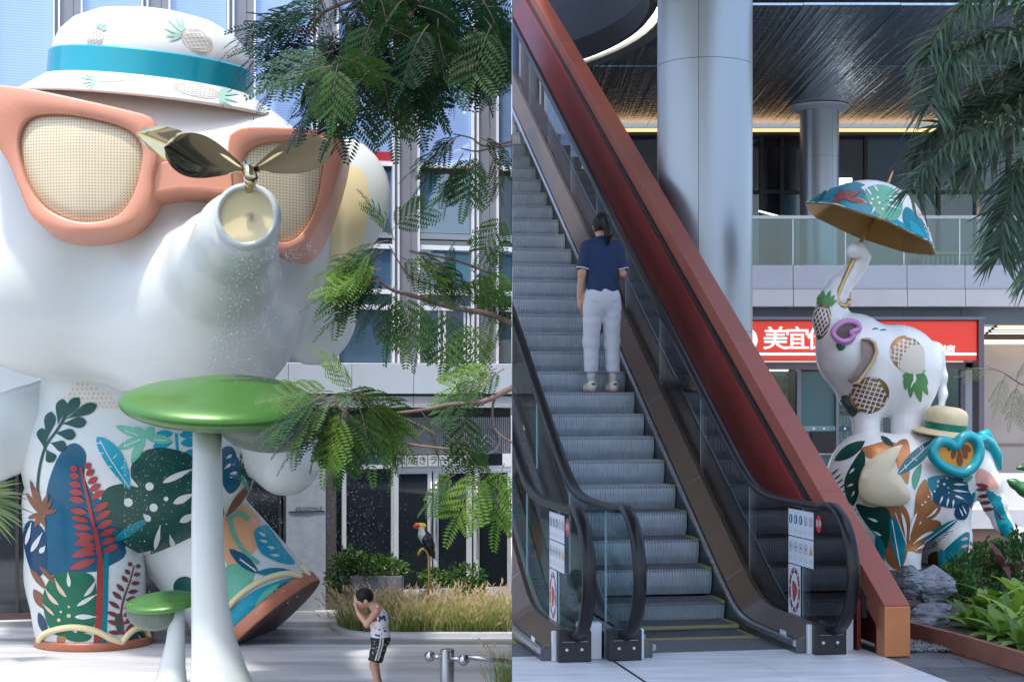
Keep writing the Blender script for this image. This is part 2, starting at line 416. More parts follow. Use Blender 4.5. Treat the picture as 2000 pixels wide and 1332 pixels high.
# ---- escalators
def escalator(name, label, v1, nsteps, full):
    """v1: right edge of the steps; full False for the neighbour, only its right side is in view"""
    t = thing(name, label, 'escalator', tuple(E(0, v1-.5, 0)), EA, 'pair of escalators')
    v0 = v1-1.0
    NR = 44
    for n in range(-3, nsteps):
        u = .838+.3464*n; zt = {-1: .165, -2: .028, -3: -.006}.get(n, .3841+.2*n); zb = zt-.2 if n > -1 else {-1: .02, -2: -.02, -3: -.05}[n]
        up = u+.3464+.02
        mb = MB()
        # riser: vertical cleats, slightly bowed outwards at the middle height
        rows = [(0, 0), (.35, .018), (.75, .012), (1, 0)]
        vs = []; W = v1-.006-v0-.006
        for r, (q, bw) in enumerate(rows):
            for k in range(NR*4+1):
                vv = v0+.006+W*k/(NR*4); g = .009 if (k % 4) in (2, 3) else 0
                vs.append(E(u+.02*(1-q)*0+.0-bw*(1 if n > -1 else 0)+g+ (1-q)*.03, vv, zb+(zt-zb)*q))
        L = NR*4+1
        mb.add(vs, [(r*L+k, r*L+k+1, (r+1)*L+k+1, (r+1)*L+k) for r in range(len(rows)-1) for k in range(L-1)], M_step)
        mb.box((u, v0+.006, zt-.02), (up, v1-.006, zt-.001), M_tread, TE)
        # tread cleats
        for k in range(NR):
            a = v0+.006+W*(k+.05)/NR; b = v0+.006+W*(k+.5)/NR
            vs = [E(u, a, zt-.001), E(up, a, zt-.001), E(up, b, zt-.001), E(u, b, zt-.001), E(u, a, zt+.006), E(up, a, zt+.006), E(up, b, zt+.006), E(u, b, zt+.006)]
            mb.add(vs, [(4, 5, 6, 7), (0, 1, 5, 4), (2, 3, 7, 6), (0, 4, 7, 3)], M_step if n > 2 else M_tread)
        for a, b in ((v0+.004, v0+.028), (v1-.028, v1-.004)): mb.box((u-.002, a, zt-.012), (up, b, zt+.0085), M_yellow, TE)
        if n in (-3, -2): mb.box((u-.003, v0+.004, zt-.012), (u+.007, v1-.004, zt+.0088), M_yellow, TE)
        mb.build('step', None, t, clip='R')
    uu = [-1.06+i*.12 for i in range(30)]+[2.6+i*.6 for i in range(18)]
    UE = uu[-1]
    def ribbon(name, prof, m, us=uu, z=base, close=False, smooth=True, bev=0):
        """sweep an open or closed (v,z) profile along the run"""
        mb = MB(); vs = []; k = len(prof)
        for u in us: vs += [E(u, a, z(u)+b) for a, b in prof]
        fs = [(i*k+j, i*k+(j+1) % k, (i+1)*k+(j+1) % k, (i+1)*k+j) for i in range(len(us)-1) for j in range(k if close else k-1)]
        if close: fs += [tuple(range(k))[::-1], tuple((len(us)-1)*k+j for j in range(k))]
        mb.add(vs, fs, m); return mb.build(name, None, t, smooth=False, clip='R')
    for sgn, ve, nm in ((1, v1, 'r'), (-1, v0, 'l')):
        if not full and sgn < 0: continue
        q = lambda d: ve+sgn*d
        ribbon('skirt_panel', [(q(.002), -.35), (q(.002), .10), (q(.016), .10), (q(.016), -.35)], mat('skirt_steel', (.10, .11, .12), .3, .8, noise=(8, .15)), close=True)
        ribbon('skirt_brush', [(q(-.022), .055), (q(-.022), .085), (q(.0), .095), (q(.0), .045)], M_steel, close=True)
        ribbon('inner_deck', [(q(.017), .10), (q(.165), .19), (q(.20), .19), (q(.20), .165), (q(.165), .165), (q(.017), .07)], M_deck, close=True)
        ribbon('outer_deck', [(q(.232), .19), (q(.33), .18), (q(.33), .0), (q(.232), .0)], M_steel, close=True)
        # deck joints and newel box
        for ub in (-.45, .55, 1.7, 2.9, 4.2):
            mb = MB(); z0 = base(ub)
            mb.add([E(ub, q(.0165), base(ub)+.1015), E(ub, q(.165), base(ub)+.1925), E(ub+.006, q(.165), base(ub+.006)+.1925), E(ub+.006, q(.0165), base(ub+.006)+.1015)], [(0, 1, 2, 3)], M_steel)
            mb.build('deck_joint', None, t, clip='R')
        mb = MB(); z1 = .19
        mb.box((-1.06, min(q(.017), q(.33)), 0.002), (-.62, max(q(.017), q(.33)), .10), mat('skirt_steel', (.10, .11, .12), .3, .8), TE)
        mb.build('newel_base', None, t, clip='R', bevel=.006)
        mb = MB(); a, b = sorted((q(.10), q(.32)))
        mb.box((-1.16, a, .003), (-1.062, b, .205), M_black, TE); 
        mb.box((-1.168, a+.02, .13), (-1.15, b-.02, .145), M_steel, TE)
        o = mb.build('handrail_inlet', None, t, clip='R', bevel=.006)
        for d in (.155, .255):
            mb = MB(); c = E(-1.161, q(d), .085)
            mb.lathe([(.0, 0), (.011, 0), (.010, .006), (.0, .008)], 10, M_white, lambda w_, c=c: c+ER*w_.x+Vector((0, 0, w_.y))-ED*w_.z, close=False)
            if o: mb.build('bolt', None, o, True, clip='R')
        mb = MB(); a, b = sorted((q(.017), q(.10)))
        mb.box((-1.10, b-.03 if sgn > 0 else a, .003), (-1.062, b if sgn > 0 else a+.03, .20), M_white, TE); mb.build('newel_trim', None, t, clip='R', bevel=.004)
        # small type plate on the skirt near the newel
        mb = MB(); a, b = sorted((q(-.0015), q(.0015)))
        mb.box((-.86, a, .075), (-.74, b, .125), M_white, TE); mb.build('type_plate', None, t, clip='R')
        # glass panels
        hv = q(.215); jo = [-.62, .55, 1.85, 3.15, 4.45, 5.75, 7.05, 8.35, 9.65, 10.95, UE]
        cu, cz, cr = -1.12, .58, .385
        poly = [(-.625, hrz(-.62)-.03)]+[(cu+.1, cz+cr)]+[(cu-cr*math.sin(a_), cz+cr*math.cos(a_)) for a_ in [k*math.pi/14 for k in range(13)]]+[(-1.02, .19), (-.625, .19)]
        GM = G_bal2 if (full and sgn > 0) else G_bal
        def pane(poly):
            mb = MB(); n = len(poly); vs = [E(u, hv-.006, z) for u, z in poly]+[E(u, hv+.006, z) for u, z in poly]
            mb.add(vs, [tuple(range(n)), tuple(range(n, 2*n))[::-1]]+[(i, n+i, n+(i+1) % n, (i+1) % n) for i in range(n)], GM)
            mb.build('glass_panel', None, t, clip='R')
        pane(poly)
        for a_, b_ in zip(jo[:-1], jo[1:]):
            k = max(3, int((b_-a_)/.15)); us_ = [a_+.006+(b_-a_-.012)*i/k for i in range(k+1)]
            pane([(u, hrz(u)-.03) for u in us_]+[(u, base(u)+.165) for u in us_[::-1]])
            mb = MB(); mb.box((a_-.003, hv-.0055, base(a_)+.17), (a_+.003, hv+.0055, hrz(a_)-.03), mat('glass_edge', (.42, .55, .60), .3), TE); mb.build('glass_edge_strip', None, t, clip='R')
        # handrail: swept C profile
        path = [(-1.02, .20), (-1.10, .19)]+[(cu-(cr+.035)*math.sin(a_), cz+(cr+.035)*math.cos(a_)) for a_ in [math.pi*(1-k/20)*.93 for k in range(21)]]
        path += [(-1.12+i*.12, hrz(-1.12+i*.12)) for i in range(1, 34)]+[(u, hrz(u)) for u in [3.2+.8*i for i in range(12)]]
        prof = [(-.042, -.012), (-.044, .006), (-.034, .022), (-.012, .028), (.012, .028), (.034, .022), (.044, .006), (.042, -.012), (.03, -.02), (-.03, -.02)]
        mb = MB(); vs = []
        for i, (u, z) in enumerate(path):
            a_ = path[max(i-1, 0)]; b_ = path[min(i+1, len(path)-1)]; d = Vector((b_[0]-a_[0], b_[1]-a_[1])).normalized(); nn = Vector((-d.y, d.x))
            vs += [E(u+nn.x*h, hv+v, z+nn.y*h) for v, h in prof]
        k = len(prof)
        mb.add(vs, [(i*k+j, i*k+(j+1) % k, (i+1)*k+(j+1) % k, (i+1)*k+j) for i in range(len(path)-1) for j in range(k)]+[tuple(range(k)), tuple((len(path)-1)*k+j for j in range(k))], M_rubber)
        mb.build('handrail', None, t, True, clip='R', auto=50)
    if full:
        mb = MB(); mb.box((-1.05, v0-.50, .002), (-.95, v0-.345, .24), M_white, TE); mb.build('infill_panel', None, t, clip='R', bevel=.004)
        mb = MB()
        us_ = [-1.0+.2*i for i in range(24)]+[4.0+i for i in range(8)]
        vs = []
        for u in us_: vs += [E(u, v0-.345, base(u)+.2), E(u, v0-.42, base(u)+.2), E(u, v0-.42, base(u)-.2), E(u, v0-.345, base(u)-.2)]
        mb.add(vs, [(i*4+j, i*4+(j+1) % 4, i*4+4+(j+1) % 4, i*4+4+j) for i in range(len(us_)-1) for j in range(4)], M_deck)
        mb.build('centre_deck', None, t, clip='R')
    # truss under the steps
    mb = MB(); us_ = [-1.05, 0, 1, 2, 4, 7, 10, 13]; vs = []
    for u in us_: vs += [E(u, v0-.02, base(u)-.36), E(u, v1+.02, base(u)-.36), E(u, v1+.02, base(u)-1.0 if u > 1 else -.2), E(u, v0-.02, base(u)-1.0 if u > 1 else -.2)]
    mb.add(vs, [(i*4+j, i*4+(j+1) % 4, i*4+4+(j+1) % 4, i*4+4+j) for i in range(len(us_)-1) for j in range(4)], M_dark)
    mb.build('truss', None, t, clip='R')
    # comb plate
    mb = MB(); mb.box((-.86, v0-.0, -.01), (-.30, v1, .004), M_tread, TE); mb.box((-.312, v0+.01, .0), (-.30, v1-.01, .0095), M_yellow, TE)
    mb.build('comb_plate', None, t, clip='R')
    return t
esc = escalator('escalator', 'escalator carrying the woman in the navy shirt up beside the red wall', 0., 27, True)
esc2 = escalator('escalator', 'neighbouring escalator cut off at the left, with the newel nearest the seam', -1.76, 6, False)

# ---- notices stuck on the glass
M_paper = mat('notice_paper', (.60, .62, .68), .5); M_blue = mat('sign_blue', (.02, .10, .25), .5); M_ink = mat('ink_grey', (.16, .17, .22), .5)
M_sred = mat('sign_red', (.50, .02, .03), .45); M_ochre = mat('sign_ochre', (.45, .30, .06), .5); M_maroon = mat('notice_maroon', (.22, .04, .05), .5)
M_whitep = mat('white_print', (.75, .75, .76), .5)
def notices(v, side, which):
    """white safety notices on a glass panel; v = glass plane, side = face looked at (toward -v)"""
    vv = v-.0085
    def Q(s, z, k=0): return E(-.34-s, vv-.0012*k, z)
    def rect(m, s0, s1, z0, z1, k, mm): m.add([Q(s0, z0, k), Q(s1, z0, k), Q(s1, z1, k), Q(s0, z1, k)], [(0, 1, 2, 3)], mm)
    def disc(m, s, z, r, k, mm, n=20, r0=0, ry=None):
        ry = ry or r; vs = [Q(s+r*math.cos(2*math.pi*i/n), z+ry*math.sin(2*math.pi*i/n), k) for i in range(n)]
        if r0: 
            vs += [Q(s+(r-r0)*math.cos(2*math.pi*i/n), z+(ry-r0)*math.sin(2*math.pi*i/n), k) for i in range(n)]
            m.add(vs, [(i, (i+1) % n, n+(i+1) % n, n+i) for i in range(n)], mm)
        else: m.add(vs, [tuple(range(n))], mm)
    g = 'white safety notices on the %s balustrade glass' % which
    w_ = .50
    t = thing('safety_notice', 'white notice with three blue and two ringed pictograms on the %s glass' % which, 'notice', tuple(Q(.25, .72)), group='escalator safety notices')
    m = MB(); rect(m, 0, w_, .745, .935, 0, M_paper); m.build('sheet', None, t, clip='R')
    m = MB()
    for i in range(5):
        s = .05+.1*i
        if i < 3:
            disc(m, s, .865, .034, 1, M_blue); rect(m, s-.008, s+.006, .845, .885, 2, M_whitep)
            if i: rect(m, s-.018, s+.0, .862, .87, 2, M_whitep)
        else: disc(m, s, .865, .034, 1, M_ink, r0=.006); rect(m, s-.005, s+.005, .84, .885, 1, M_ink)
        for k in range(2): rect(m, s-.03, s+.03, .775+.016*k, .781+.016*k, 1, mat('ink_pale', (.42, .44, .50), .6))
    tag(m.build('pictograms', None, t, clip='R'), kind='stuff')
    t = thing('safety_notice', 'white notice with four ringed pictograms and an ochre triangle on the %s glass' % which, 'notice', tuple(Q(.25, .6)), group='escalator safety notices')
    m = MB(); rect(m, 0, w_, .545, .738, 0, M_paper); m.build('sheet', None, t, clip='R')
    m = MB()
    for i in range(5):
        s = .05+.1*i
        if i < 4: disc(m, s, .668, .034, 1, M_ink, r0=.006); disc(m, s, .668, .014, 1, M_ink, n=7)
        else: m.add([Q(s-.034, .634, 1), Q(s+.034, .634, 1), Q(s, .706, 1)], [(0, 1, 2)], M_ochre)
        for k in range(2): rect(m, s-.03, s+.03, .577+.016*k, .583+.016*k, 1, MATS['ink_pale'])
    tag(m.build('pictograms', None, t, clip='R'), kind='stuff')
    t = thing('warning_notice', 'upright white notice with a maroon ring round a red figure on the %s glass' % which, 'notice', tuple(Q(.12, .4)), group='escalator warning notices')
    m = MB(); rect(m, 0, .25, .185, .538, 0, M_paper); m.build('sheet', None, t, clip='R')
    m = MB(); disc(m, .125, .36, .112, 1, M_maroon, 28, .034, .16)
    for k in range(9):
        a = R(40*k+90); disc(m, .125+.095*math.cos(a), .36+.143*math.sin(a), .011, 2, M_whitep, 8)
    vs = []
    for i in range(16):
        a = 2*math.pi*i/16; r = 1+.18*math.sin(3*a+1); vs.append(Q(.125+.05*r*math.cos(a), .355+.072*r*math.sin(a), 1))
    m.add(vs, [tuple(range(16))], mat('notice_red', (.38, .06, .05), .5)); m.build('emblem', None, t, clip='R')
    t = thing('stop_sticker', 'round red sticker with white characters beside the notices on the %s glass' % which, 'sticker', tuple(Q(.6, .85)), group='red round stickers')
    m = MB(); disc(m, .60, .865, .05, 0, M_sred, 24, 0, .062); m.build('disc', None, t, clip='R')
    text_mesh('急停', .052, M_whitep, lambda c: Q(.60+c.x, .865+c.y, 1.5), 'lettering', t, depth=0, clip='R')
notices(.215, -1, 'right hand')
notices(-1.76+.215, -1, 'left hand')

# ---- red clad wall along the escalator
t = thing('escalator_wall', 'sloping dark red clad wall with lighter copper coping beside the escalator', 'clad wall', tuple(E(-1.3, .6, 0)), EA)
def cz(u): return .577*u+1.10
def slab(name, u0, u1, va, vb, za, zb, m, bev=0, par=t, zf=cz):
    mb = MB(); vs = []
    for u in (u0, u1):
        for v, z in ((va, za), (vb, za), (vb, zb), (va, zb)):
            vs.append(E(u, v, z if zf is None else zf(u)+z))
    mb.add(vs, [(0, 1, 2, 3), (7, 6, 5, 4), (0, 4, 5, 1), (1, 5, 6, 2), (2, 6, 7, 3), (3, 7, 4, 0)], m); return mb.build(name, None, par, clip='R', bevel=bev)
jn = [-1.305]+[3.0+1.035*k for k in range(-3, 10)]
jn = sorted(set(jn))
for a, b in zip(jn[:-1], jn[1:]):
    slab('coping_panel', a+.003, b-.003, .527, .707, -.23, 0, M_cop, .004)
slab('coping_joint_backing', -1.2, jn[-1], .531, .703, -.22, -.006, mat('joint_pink', (.62, .33, .27), .5))
slab('shadow_groove', -1.0, jn[-1], .498, .535, -.30, -.16, M_dark)
wj = [-.975, .9, 2.55, 4.2, 5.85, 7.5, 9.15, 10.8, 12.3]
for a, b in zip(wj[:-1], wj[1:]):
    mb = MB()
    for_z = lambda u: max(.012, cz(u)-2.1)
    vs = [E(u, v, z) for v in (.472, .50) for u, z in ((a+.002, for_z(a)), (b-.002, for_z(b)), (b-.002, cz(b)-.2), (a+.002, cz(a)-.2))]
    if a < -.9: vs[0].z = vs[4].z = .012
    mb.add(vs, [(0, 1, 2, 3), (7, 6, 5, 4), (0, 4, 5, 1), (1, 5, 6, 2), (2, 6, 7, 3), (3, 7, 4, 0)], M_red); mb.build('wall_panel', None, t, clip='R', bevel=.003)
    mb = MB(); vs = [E(u, v, z) for v in (.675, .70) for u, z in ((a+.002, for_z(a)), (b-.002, for_z(b)), (b-.002, cz(b)-.225), (a+.002, cz(a)-.225))]
    mb.add(vs, [(0, 1, 2, 3), (7, 6, 5, 4), (0, 4, 5, 1), (1, 5, 6, 2), (2, 6, 7, 3), (3, 7, 4, 0)], M_cop); mb.build('outer_panel', None, t, clip='R')
# end pillar under the foot of the coping
mb = MB(); mb.box((-1.315, .527, .003), (-1.17, .707, .335), M_cop2, TE); mb.build('end_pillar', None, t, bevel=.005)
mb = MB(); vs = [E(u, v, z) for v in (.60, .64) for u, z in ((-1.17, .02), (-.97, .02), (-.97, cz(-.97)-.22), (-1.17, cz(-1.17)-.22))]
mb.add(vs, [(0, 1, 2, 3), (7, 6, 5, 4), (0, 4, 5, 1), (1, 5, 6, 2), (2, 6, 7, 3), (3, 7, 4, 0)], M_red); mb.build('return_panel', None, t)
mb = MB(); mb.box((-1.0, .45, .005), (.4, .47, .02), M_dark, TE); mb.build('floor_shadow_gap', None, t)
mb = MB(); mb.tube([E(-.98, .40, .30), E(-1.04, .40, .30), E(-1.06, .40, .27)], .012, 8, M_black); mb.box((-.98, .35, .003), (-.90, .44, .30), M_white, TE); mb.build('floor_stop', None, t)

# ---- columns
def column(name, label, c, r, z0, z1, joints, seams, flange=None):
    t = thing(name, label, 'column', (c[0], c[1], z0))
    zs = [z0]+joints+[z1]
    for a, b in zip(zs[:-1], zs[1:]):
        for k in range(len(seams)):
            s0 = seams[k]; s1 = seams[(k+1) % len(seams)]+(360 if k == len(seams)-1 else 0)
            n = int((s1-s0)/6); mb = MB(); vs = []
            g = .0022/r
            for z in (a+.0025, b-.0025):
                for rr in (r, r-.02):
                    for i in range(n+1):
                        th = R(s0)+g+(R(s1-s0)-2*g)*i/n; vs.append((c[0]+rr*math.cos(th), c[1]+rr*math.sin(th), z))
            L = n+1; fs = []
            for i in range(n): fs += [(i, i+1, 2*L+i+1, 2*L+i), (L+i, 3*L+i, 3*L+i+1, L+i+1), (i, L+i, L+i+1, i+1), (2*L+i, 2*L+i+1, 3*L+i+1, 3*L+i)]
            fs += [(0, 2*L, 3*L, L), (n, L+n, 3*L+n, 2*L+n)]
            mb.add(vs, fs, M_column); mb.build('cladding_panel', None, t, True, auto=35)
    mb = MB(); mb.lathe([(r-.012, z0), (r-.012, z1)], 40, M_dark, lambda v: v+Vector((c[0], c[1], 0))); mb.build('core', None, t)
    if flange:
        mb = MB(); mb.lathe([(r-.01, z1-.09), (r*1.18, z1-.09), (r*1.52, z1-.03), (r*1.52, z1+.0), (r-.01, z1)], 40, M_white, lambda v: v+Vector((c[0], c[1], 0)), False); mb.build('collar', None, t, True, auto=30)
    return t
column('round_column', 'thick steel clad column rising behind the red escalator wall', (2.085, 17.5), .512, 0, 6.79, [2.45, 5.32], [-104, 16, 136])
column('round_column', 'slimmer pale column with a collar at the ceiling on the upper gallery', (5.30, 27.9), .335, 3.72, 6.79, [5.9], [-60, 60, 180], True)

# ---- ceiling / canopy of rippled mirror steel with a round well
def ripple():
    m = bpy.data.materials.new('rippled_steel'); m.use_nodes = True; t = m.node_tree; b = t.nodes['Principled BSDF']
    b.inputs['Metallic'].default_value = 1; b.inputs['Roughness'].default_value = .24; b.inputs['Base Color'].default_value = (.36, .43, .48, 1)
    tc = t.nodes.new('ShaderNodeTexCoord'); mp = t.nodes.new('ShaderNodeMapping'); mp.inputs['Scale'].default_value = (17, 5, 1)
    t.links.new(tc.outputs['Object'], mp.inputs[0])
    vo = t.nodes.new('ShaderNodeTexVoronoi'); vo.feature = 'SMOOTH_F1'; vo.inputs['Scale'].default_value = 1.0; vo.inputs['Randomness'].default_value = .45
    t.links.new(mp.outputs[0], vo.inputs['Vector'])
    mp2 = t.nodes.new('ShaderNodeMapping'); mp2.inputs['Scale'].default_value = (7, .10, 1); t.links.new(tc.outputs['Object'], mp2.inputs[0])
    n2 = t.nodes.new('ShaderNodeTexNoise'); n2.inputs['Scale'].default_value = 1.5; n2.inputs['Detail'].default_value = 2; t.links.new(mp2.outputs[0], n2.inputs['Vector'])
    b1 = t.nodes.new('ShaderNodeBump'); b1.inputs['Strength'].default_value = .55; b1.inputs['Distance'].default_value = .015
    b2 = t.nodes.new('ShaderNodeBump'); b2.inputs['Strength'].default_value = .7; b2.inputs['Distance'].default_value = .05
    t.links.new(n2.outputs['Fac'], b2.inputs['Height']); t.links.new(vo.outputs['Distance'], b1.inputs['Height'])
    t.links.new(b2.outputs[0], b1.inputs['Normal']); t.links.new(b1.outputs[0], b.inputs['Normal'])
    return m
M_rip = ripple()
ZC = 6.8; WC = (-4.2, 20.92); WR = 6.2
t = thing('canopy_ceiling', 'high canopy soffit of rippled steel panels with a round lit opening', 'ceiling', (4, 22, ZC))
yb = [16.3, 17.6, 18.9, 20.8, 22.7, 24.6, 26.5, 28.4, 30.05]; xb = [0, 1.25, 2.5, 3.75, 5.0, 6.25, 7.5, 8.75, 10.0]
for j in range(len(yb)-1):
    for i in range(len(xb)-1):
        x0, x1, y0, y1 = xb[i]+.004, xb[i+1]-.004, yb[j]+.004, yb[j+1]-.004
        cs = [math.hypot(x-WC[0], y-WC[1]) for x in (x0, x1) for y in (y0, y1)]
        if max(cs) < WR: continue
        if x0 > 2.4 and y1 < 20.8: continue
        mb = MB(); zj = ZC+random.uniform(-.004, .004)
        if min(math.hypot(max(x0, min(WC[0], x1))-WC[0], max(y0, min(WC[1], y1))-WC[1]), 9) < WR:
            nx, ny = 16, 24; dx = (x1-x0)/nx; dy = (y1-y0)/ny
            for a in range(nx):
                for b in range(ny):
                    xc, yc = x0+dx*(a+.5), y0+dy*(b+.5)
                    if math.hypot(xc-WC[0], yc-WC[1]) > WR-.02: mb.add([(x0+dx*a, y0+dy*b, zj), (x0+dx*a, y0+dy*(b+1), zj), (x0+dx*(a+1), y0+dy*(b+1), zj), (x0+dx*(a+1), y0+dy*b, zj)], [(0, 1, 2, 3)], M_rip)
        else: mb.box((x0, y0, zj), (x1, y1, zj+.03), M_rip)
        mb.build('ceiling_panel', None, t)
# roof slab over the panels; unseen slab added nearer the camera to shade the escalators
mb = MB(); mb.box((-.6, 3, 7.02), (2.7, 6.99, 7.3), M_greypan); mb.box((-3.0, 7, 7.02), (2.7, 11, 7.3), M_greypan); mb.box((-3.0, 11.005, 7.02), (3.5, 16.28, 7.3), M_greypan); mb.box((-3.0, 16.285, 6.9), (-.001, 20.2, 7.2), M_greypan); mb.build('shade_slab', None, t)
mb = MB(); mb.box((-3.0, 7, 6.9), (2.7, 16.28, 7.018), mat('shade_slab_soffit', (.55, .57, .60), .35, .3, noise=(.6, .1))); mb.build('shade_slab_soffit', None, t)  # unseen pale soffit of the added slab, lightened to bounce light down
mb = MB(); mb.box((2.06, 20.8, 7.0), (10, 31.4, 7.3), M_greypan); mb.box((2.06, 16.29, 7.0), (2.52, 20.795, 7.3), M_greypan); mb.box((.001, 25.7, 7.0), (2.055, 31.4, 7.3), M_greypan); mb.build('roof_slab', None, t)
# round well: trim ring, lamp ring, dark drum
def ringseg(r0, r1, z0, z1, m, name, par=t):
    mb = MB(); n = 96; vs = []
    for k in range(n):
        a = 2*math.pi*k/n
        for r, z in ((r0, z0), (r1, z0), (r1, z1), (r0, z1)): vs.append((WC[0]+r*math.cos(a), WC[1]+r*math.sin(a), z))
    mb.add(vs, [(k*4+j, k*4+(j+1) % 4, ((k+1) % n)*4+(j+1) % 4, ((k+1) % n)*4+j) for k in range(n) for j in range(4)], m)
    return mb.build(name, None, par, True, clip='R', auto=30)
ringseg(WR-.05, WR+.16, ZC-.07, ZC-.012, mat('ring_trim', (.16, .17, .17), .3, .6), 'ring_trim')
ringseg(WR-.115, WR-.06, ZC-.02, ZC+.02, mat('ring_lamp', (.9, .9, .85), .4, emit=((1, .96, .86), 1.3)), 'ring_light')
ringseg(WR-.24, WR-.17, ZC-.05, ZC+.25, M_dark, 'inner_ring')
ringseg(WR-.10, WR-.05, ZC+.03, ZC+3.2, mat('well_wall', (.02, .022, .026), .35), 'well_wall')
mb = MB(); mb.box((.001, 16, ZC+3.2), (3, 26, ZC+3.3), M_dark); mb.build('well_top', None, t)
# warm light strip where the soffit meets the gallery glass
mb = MB(); mb.box((.01, 29.80, 6.66), (10, 29.88, 6.73), mat('warm_strip', (1, .8, .5), .4, emit=((1, .55, .22), .55))); mb.build('light_strip', None, t)
mb = MB(); mb.box((.01, 29.72, 6.60), (10, 29.92, 6.655), mat('strip_housing', (.12, .09, .06), .4, .5)); mb.build('strip_housing', None, t)

# ---- upper gallery
t = thing('upper_gallery', 'upper gallery with pale fascia panels, glass railing and dark glazed shopfronts', 'gallery', (5, 26, 3.2))
fx = [.02, 1.0, 2.4, 4.20, 5.04, 6.69, 7.82, 9.4, 11]
fx = [.02, 1.1, 2.34, 3.55+.62, 5.04-.03, 5.86, 6.72, 7.83, 9.0, 10.2]
for a, b in zip(fx[:-1], fx[1:]):
    mb = MB(); mb.box((a+.004, 24.0, 3.37), (b-.004, 24.06, 3.73), M_greypan); mb.build('fascia_panel', None, t, bevel=.003)
    mb = MB(); mb.box((a+.004, 23.97, 3.115), (b-.004, 24.05, 3.365), mat('fascia_pale', (.60, .57, .58), .45, noise=(1.5, .05))); mb.build('lower_fascia', None, t, bevel=.003)
    mb = MB(); mb.box((a+.004, 24.22, 2.86), (b-.004, 24.26, 3.115), mat('dark_lintel', (.11, .13, .155), .45, noise=(2, .1))); mb.build('lintel_panel', None, t)
mb = MB(); mb.box((.01, 24.06, 3.12), (11, 30.6, 3.70), M_greypan); mb.build('gallery_slab', None, t)
posts = [4.18, 4.96, 5.83, 6.66, 7.5, 8.3, 9.2]
posts = [.3, 1.3, 2.4, 3.4]+posts
for a, b in zip(posts[:-1], posts[1:]):
    mb = MB(); mb.box((a+.012, 24.08, 3.74), (b-.012, 24.095, 4.42), G_shop); mb.build('railing_glass', None, t)
for a in posts:
    mb = MB(); mb.box((a-.01, 24.07, 3.73), (a+.01, 24.105, 4.42), M_white); mb.build('railing_joint', None, t)
mb = MB(); mb.box((.01, 24.05, 4.42), (11, 24.12, 4.47), M_steel); mb.build('railing_top', None, t)
# gallery glazing
gx = [.02, 1.6, 3.2, 4.62, 5.0+.0, 5.95, 6.55, 7.9, 9.2, 10.6]
gm = mat('gallery_glass_dark', (.010, .014, .020), .06, 0, spec=.8); gm2 = mat('gallery_glass_teal', (.025, .075, .105), .08, 0, spec=.8)
for i, (a, b) in enumerate(zip(gx[:-1], gx[1:])):
    for (z0, z1, k) in ((3.72, 5.55, 0), (5.62, 6.62, 1)):
        mb = MB(); mb.box((a+.03, 30.0, z0), (b-.03, 30.03, z1), (gm2 if (i in (6, 7) or (i > 3 and k == 0)) else gm)); mb.build('glazing_pane', None, t)
for a in gx:
    mb = MB(); mb.box((a-.03, 29.93, 3.72), (a+.03, 30.05, 6.64), mat('gallery_mullion', (.035, .032, .036), .4, .4)); mb.build('mullion', None, t)
mb = MB(); mb.box((.01, 29.95, 5.55), (10.6, 30.05, 5.62), MATS['gallery_mullion']); mb.build('transom', None, t)
# lit bits seen inside the gallery shops
mb = MB(); mb.box((6.02, 29.88, 5.60), (6.28, 29.91, 5.83), mat('lit_panel', (.9, .95, .95), .4, emit=((.85, .95, 1), 1.6))); mb.build('lit_panel', None, t)
mb = MB(); mb.tube([(4.55, 29.85, 5.22), (5.08, 29.85, 5.08)], .016, 8, mat('tube_lamp', (.9, .9, .9), .4, emit=((.95, .97, 1), .8))); mb.build('lamp_tube', None, t)
mb = MB(); mb.box((7.55, 29.86, 4.42), (8.6, 29.90, 4.47), mat('pale_sill', (.72, .52, .36), .5)); mb.box((8.58, 29.86, 4.47), (8.63, 29.9, 5.7), MATS['pale_sill']); mb.build('door_frame', None, t)
mb = MB(); mb.box((7.3, 29.4, 3.73), (9.6, 29.5, 4.02), mat('white_counter', (.8, .82, .84), .5)); mb.build('counter', None, t)
for k in range(22):
    mb = MB(); mb.box((7.5+.09*k, 29.6, 4.05), (7.55+.09*k, 29.63, 4.38), mat('pale_slat', (.30, .38, .42), .5)); mb.build('slat', None, t)

# ---- convenience store below the gallery
t = thing('convenience_store', 'small glazed shop with grey frames below the upper gallery', 'shop', (5, 24.5, 0))
M_frame = mat('shop_frame', (.17, .18, .21), .45, .3); M_teal = mat('teal_door', (.035, .12, .135), .25, coat=.3, noise=(1, .08))
Ys = 24.5
def sx(x): return (x-1000)/F*Ys
def sz(y): return CZ+(HY-y)/F*Ys
for nm, x0, x1, y0, y1, m, d in (('head_beam', 1400, 1915, 708, 722, M_frame, 0), ('mullion', 1556, 1564, 722, 1030, M_frame, 0), ('mullion', 1632, 1638, 722, 1030, M_frame, 0.01),
        ('mullion', 1838, 1846, 722, 1030, M_frame, 0), ('mullion', 1875, 1884, 722, 1030, M_frame, 0), ('pier', 1884, 1908, 703, 1030, mat('grey_pier', (.42, .44, .48), .5, noise=(2, .08)), .0),
        ('teal_panel', 1562, 1633, 726, 1020, M_teal, .05), ('teal_panel', 1786, 1836, 726, 1020, M_teal, .06), ('door_band', 1500, 1700, 832, 842, mat('frosted_band', (.18, .30, .33), .5), .03), ('poster_frame', 1584, 1634, 843, 885, M_black, .025)):
    mb = MB(); mb.box((sx(x0), Ys+d-(.05 if 'teal' not in nm and 'band' not in nm else 0), sz(y1)), (sx(x1), Ys+d+.06, sz(y0)), m); mb.build(nm, None, t)
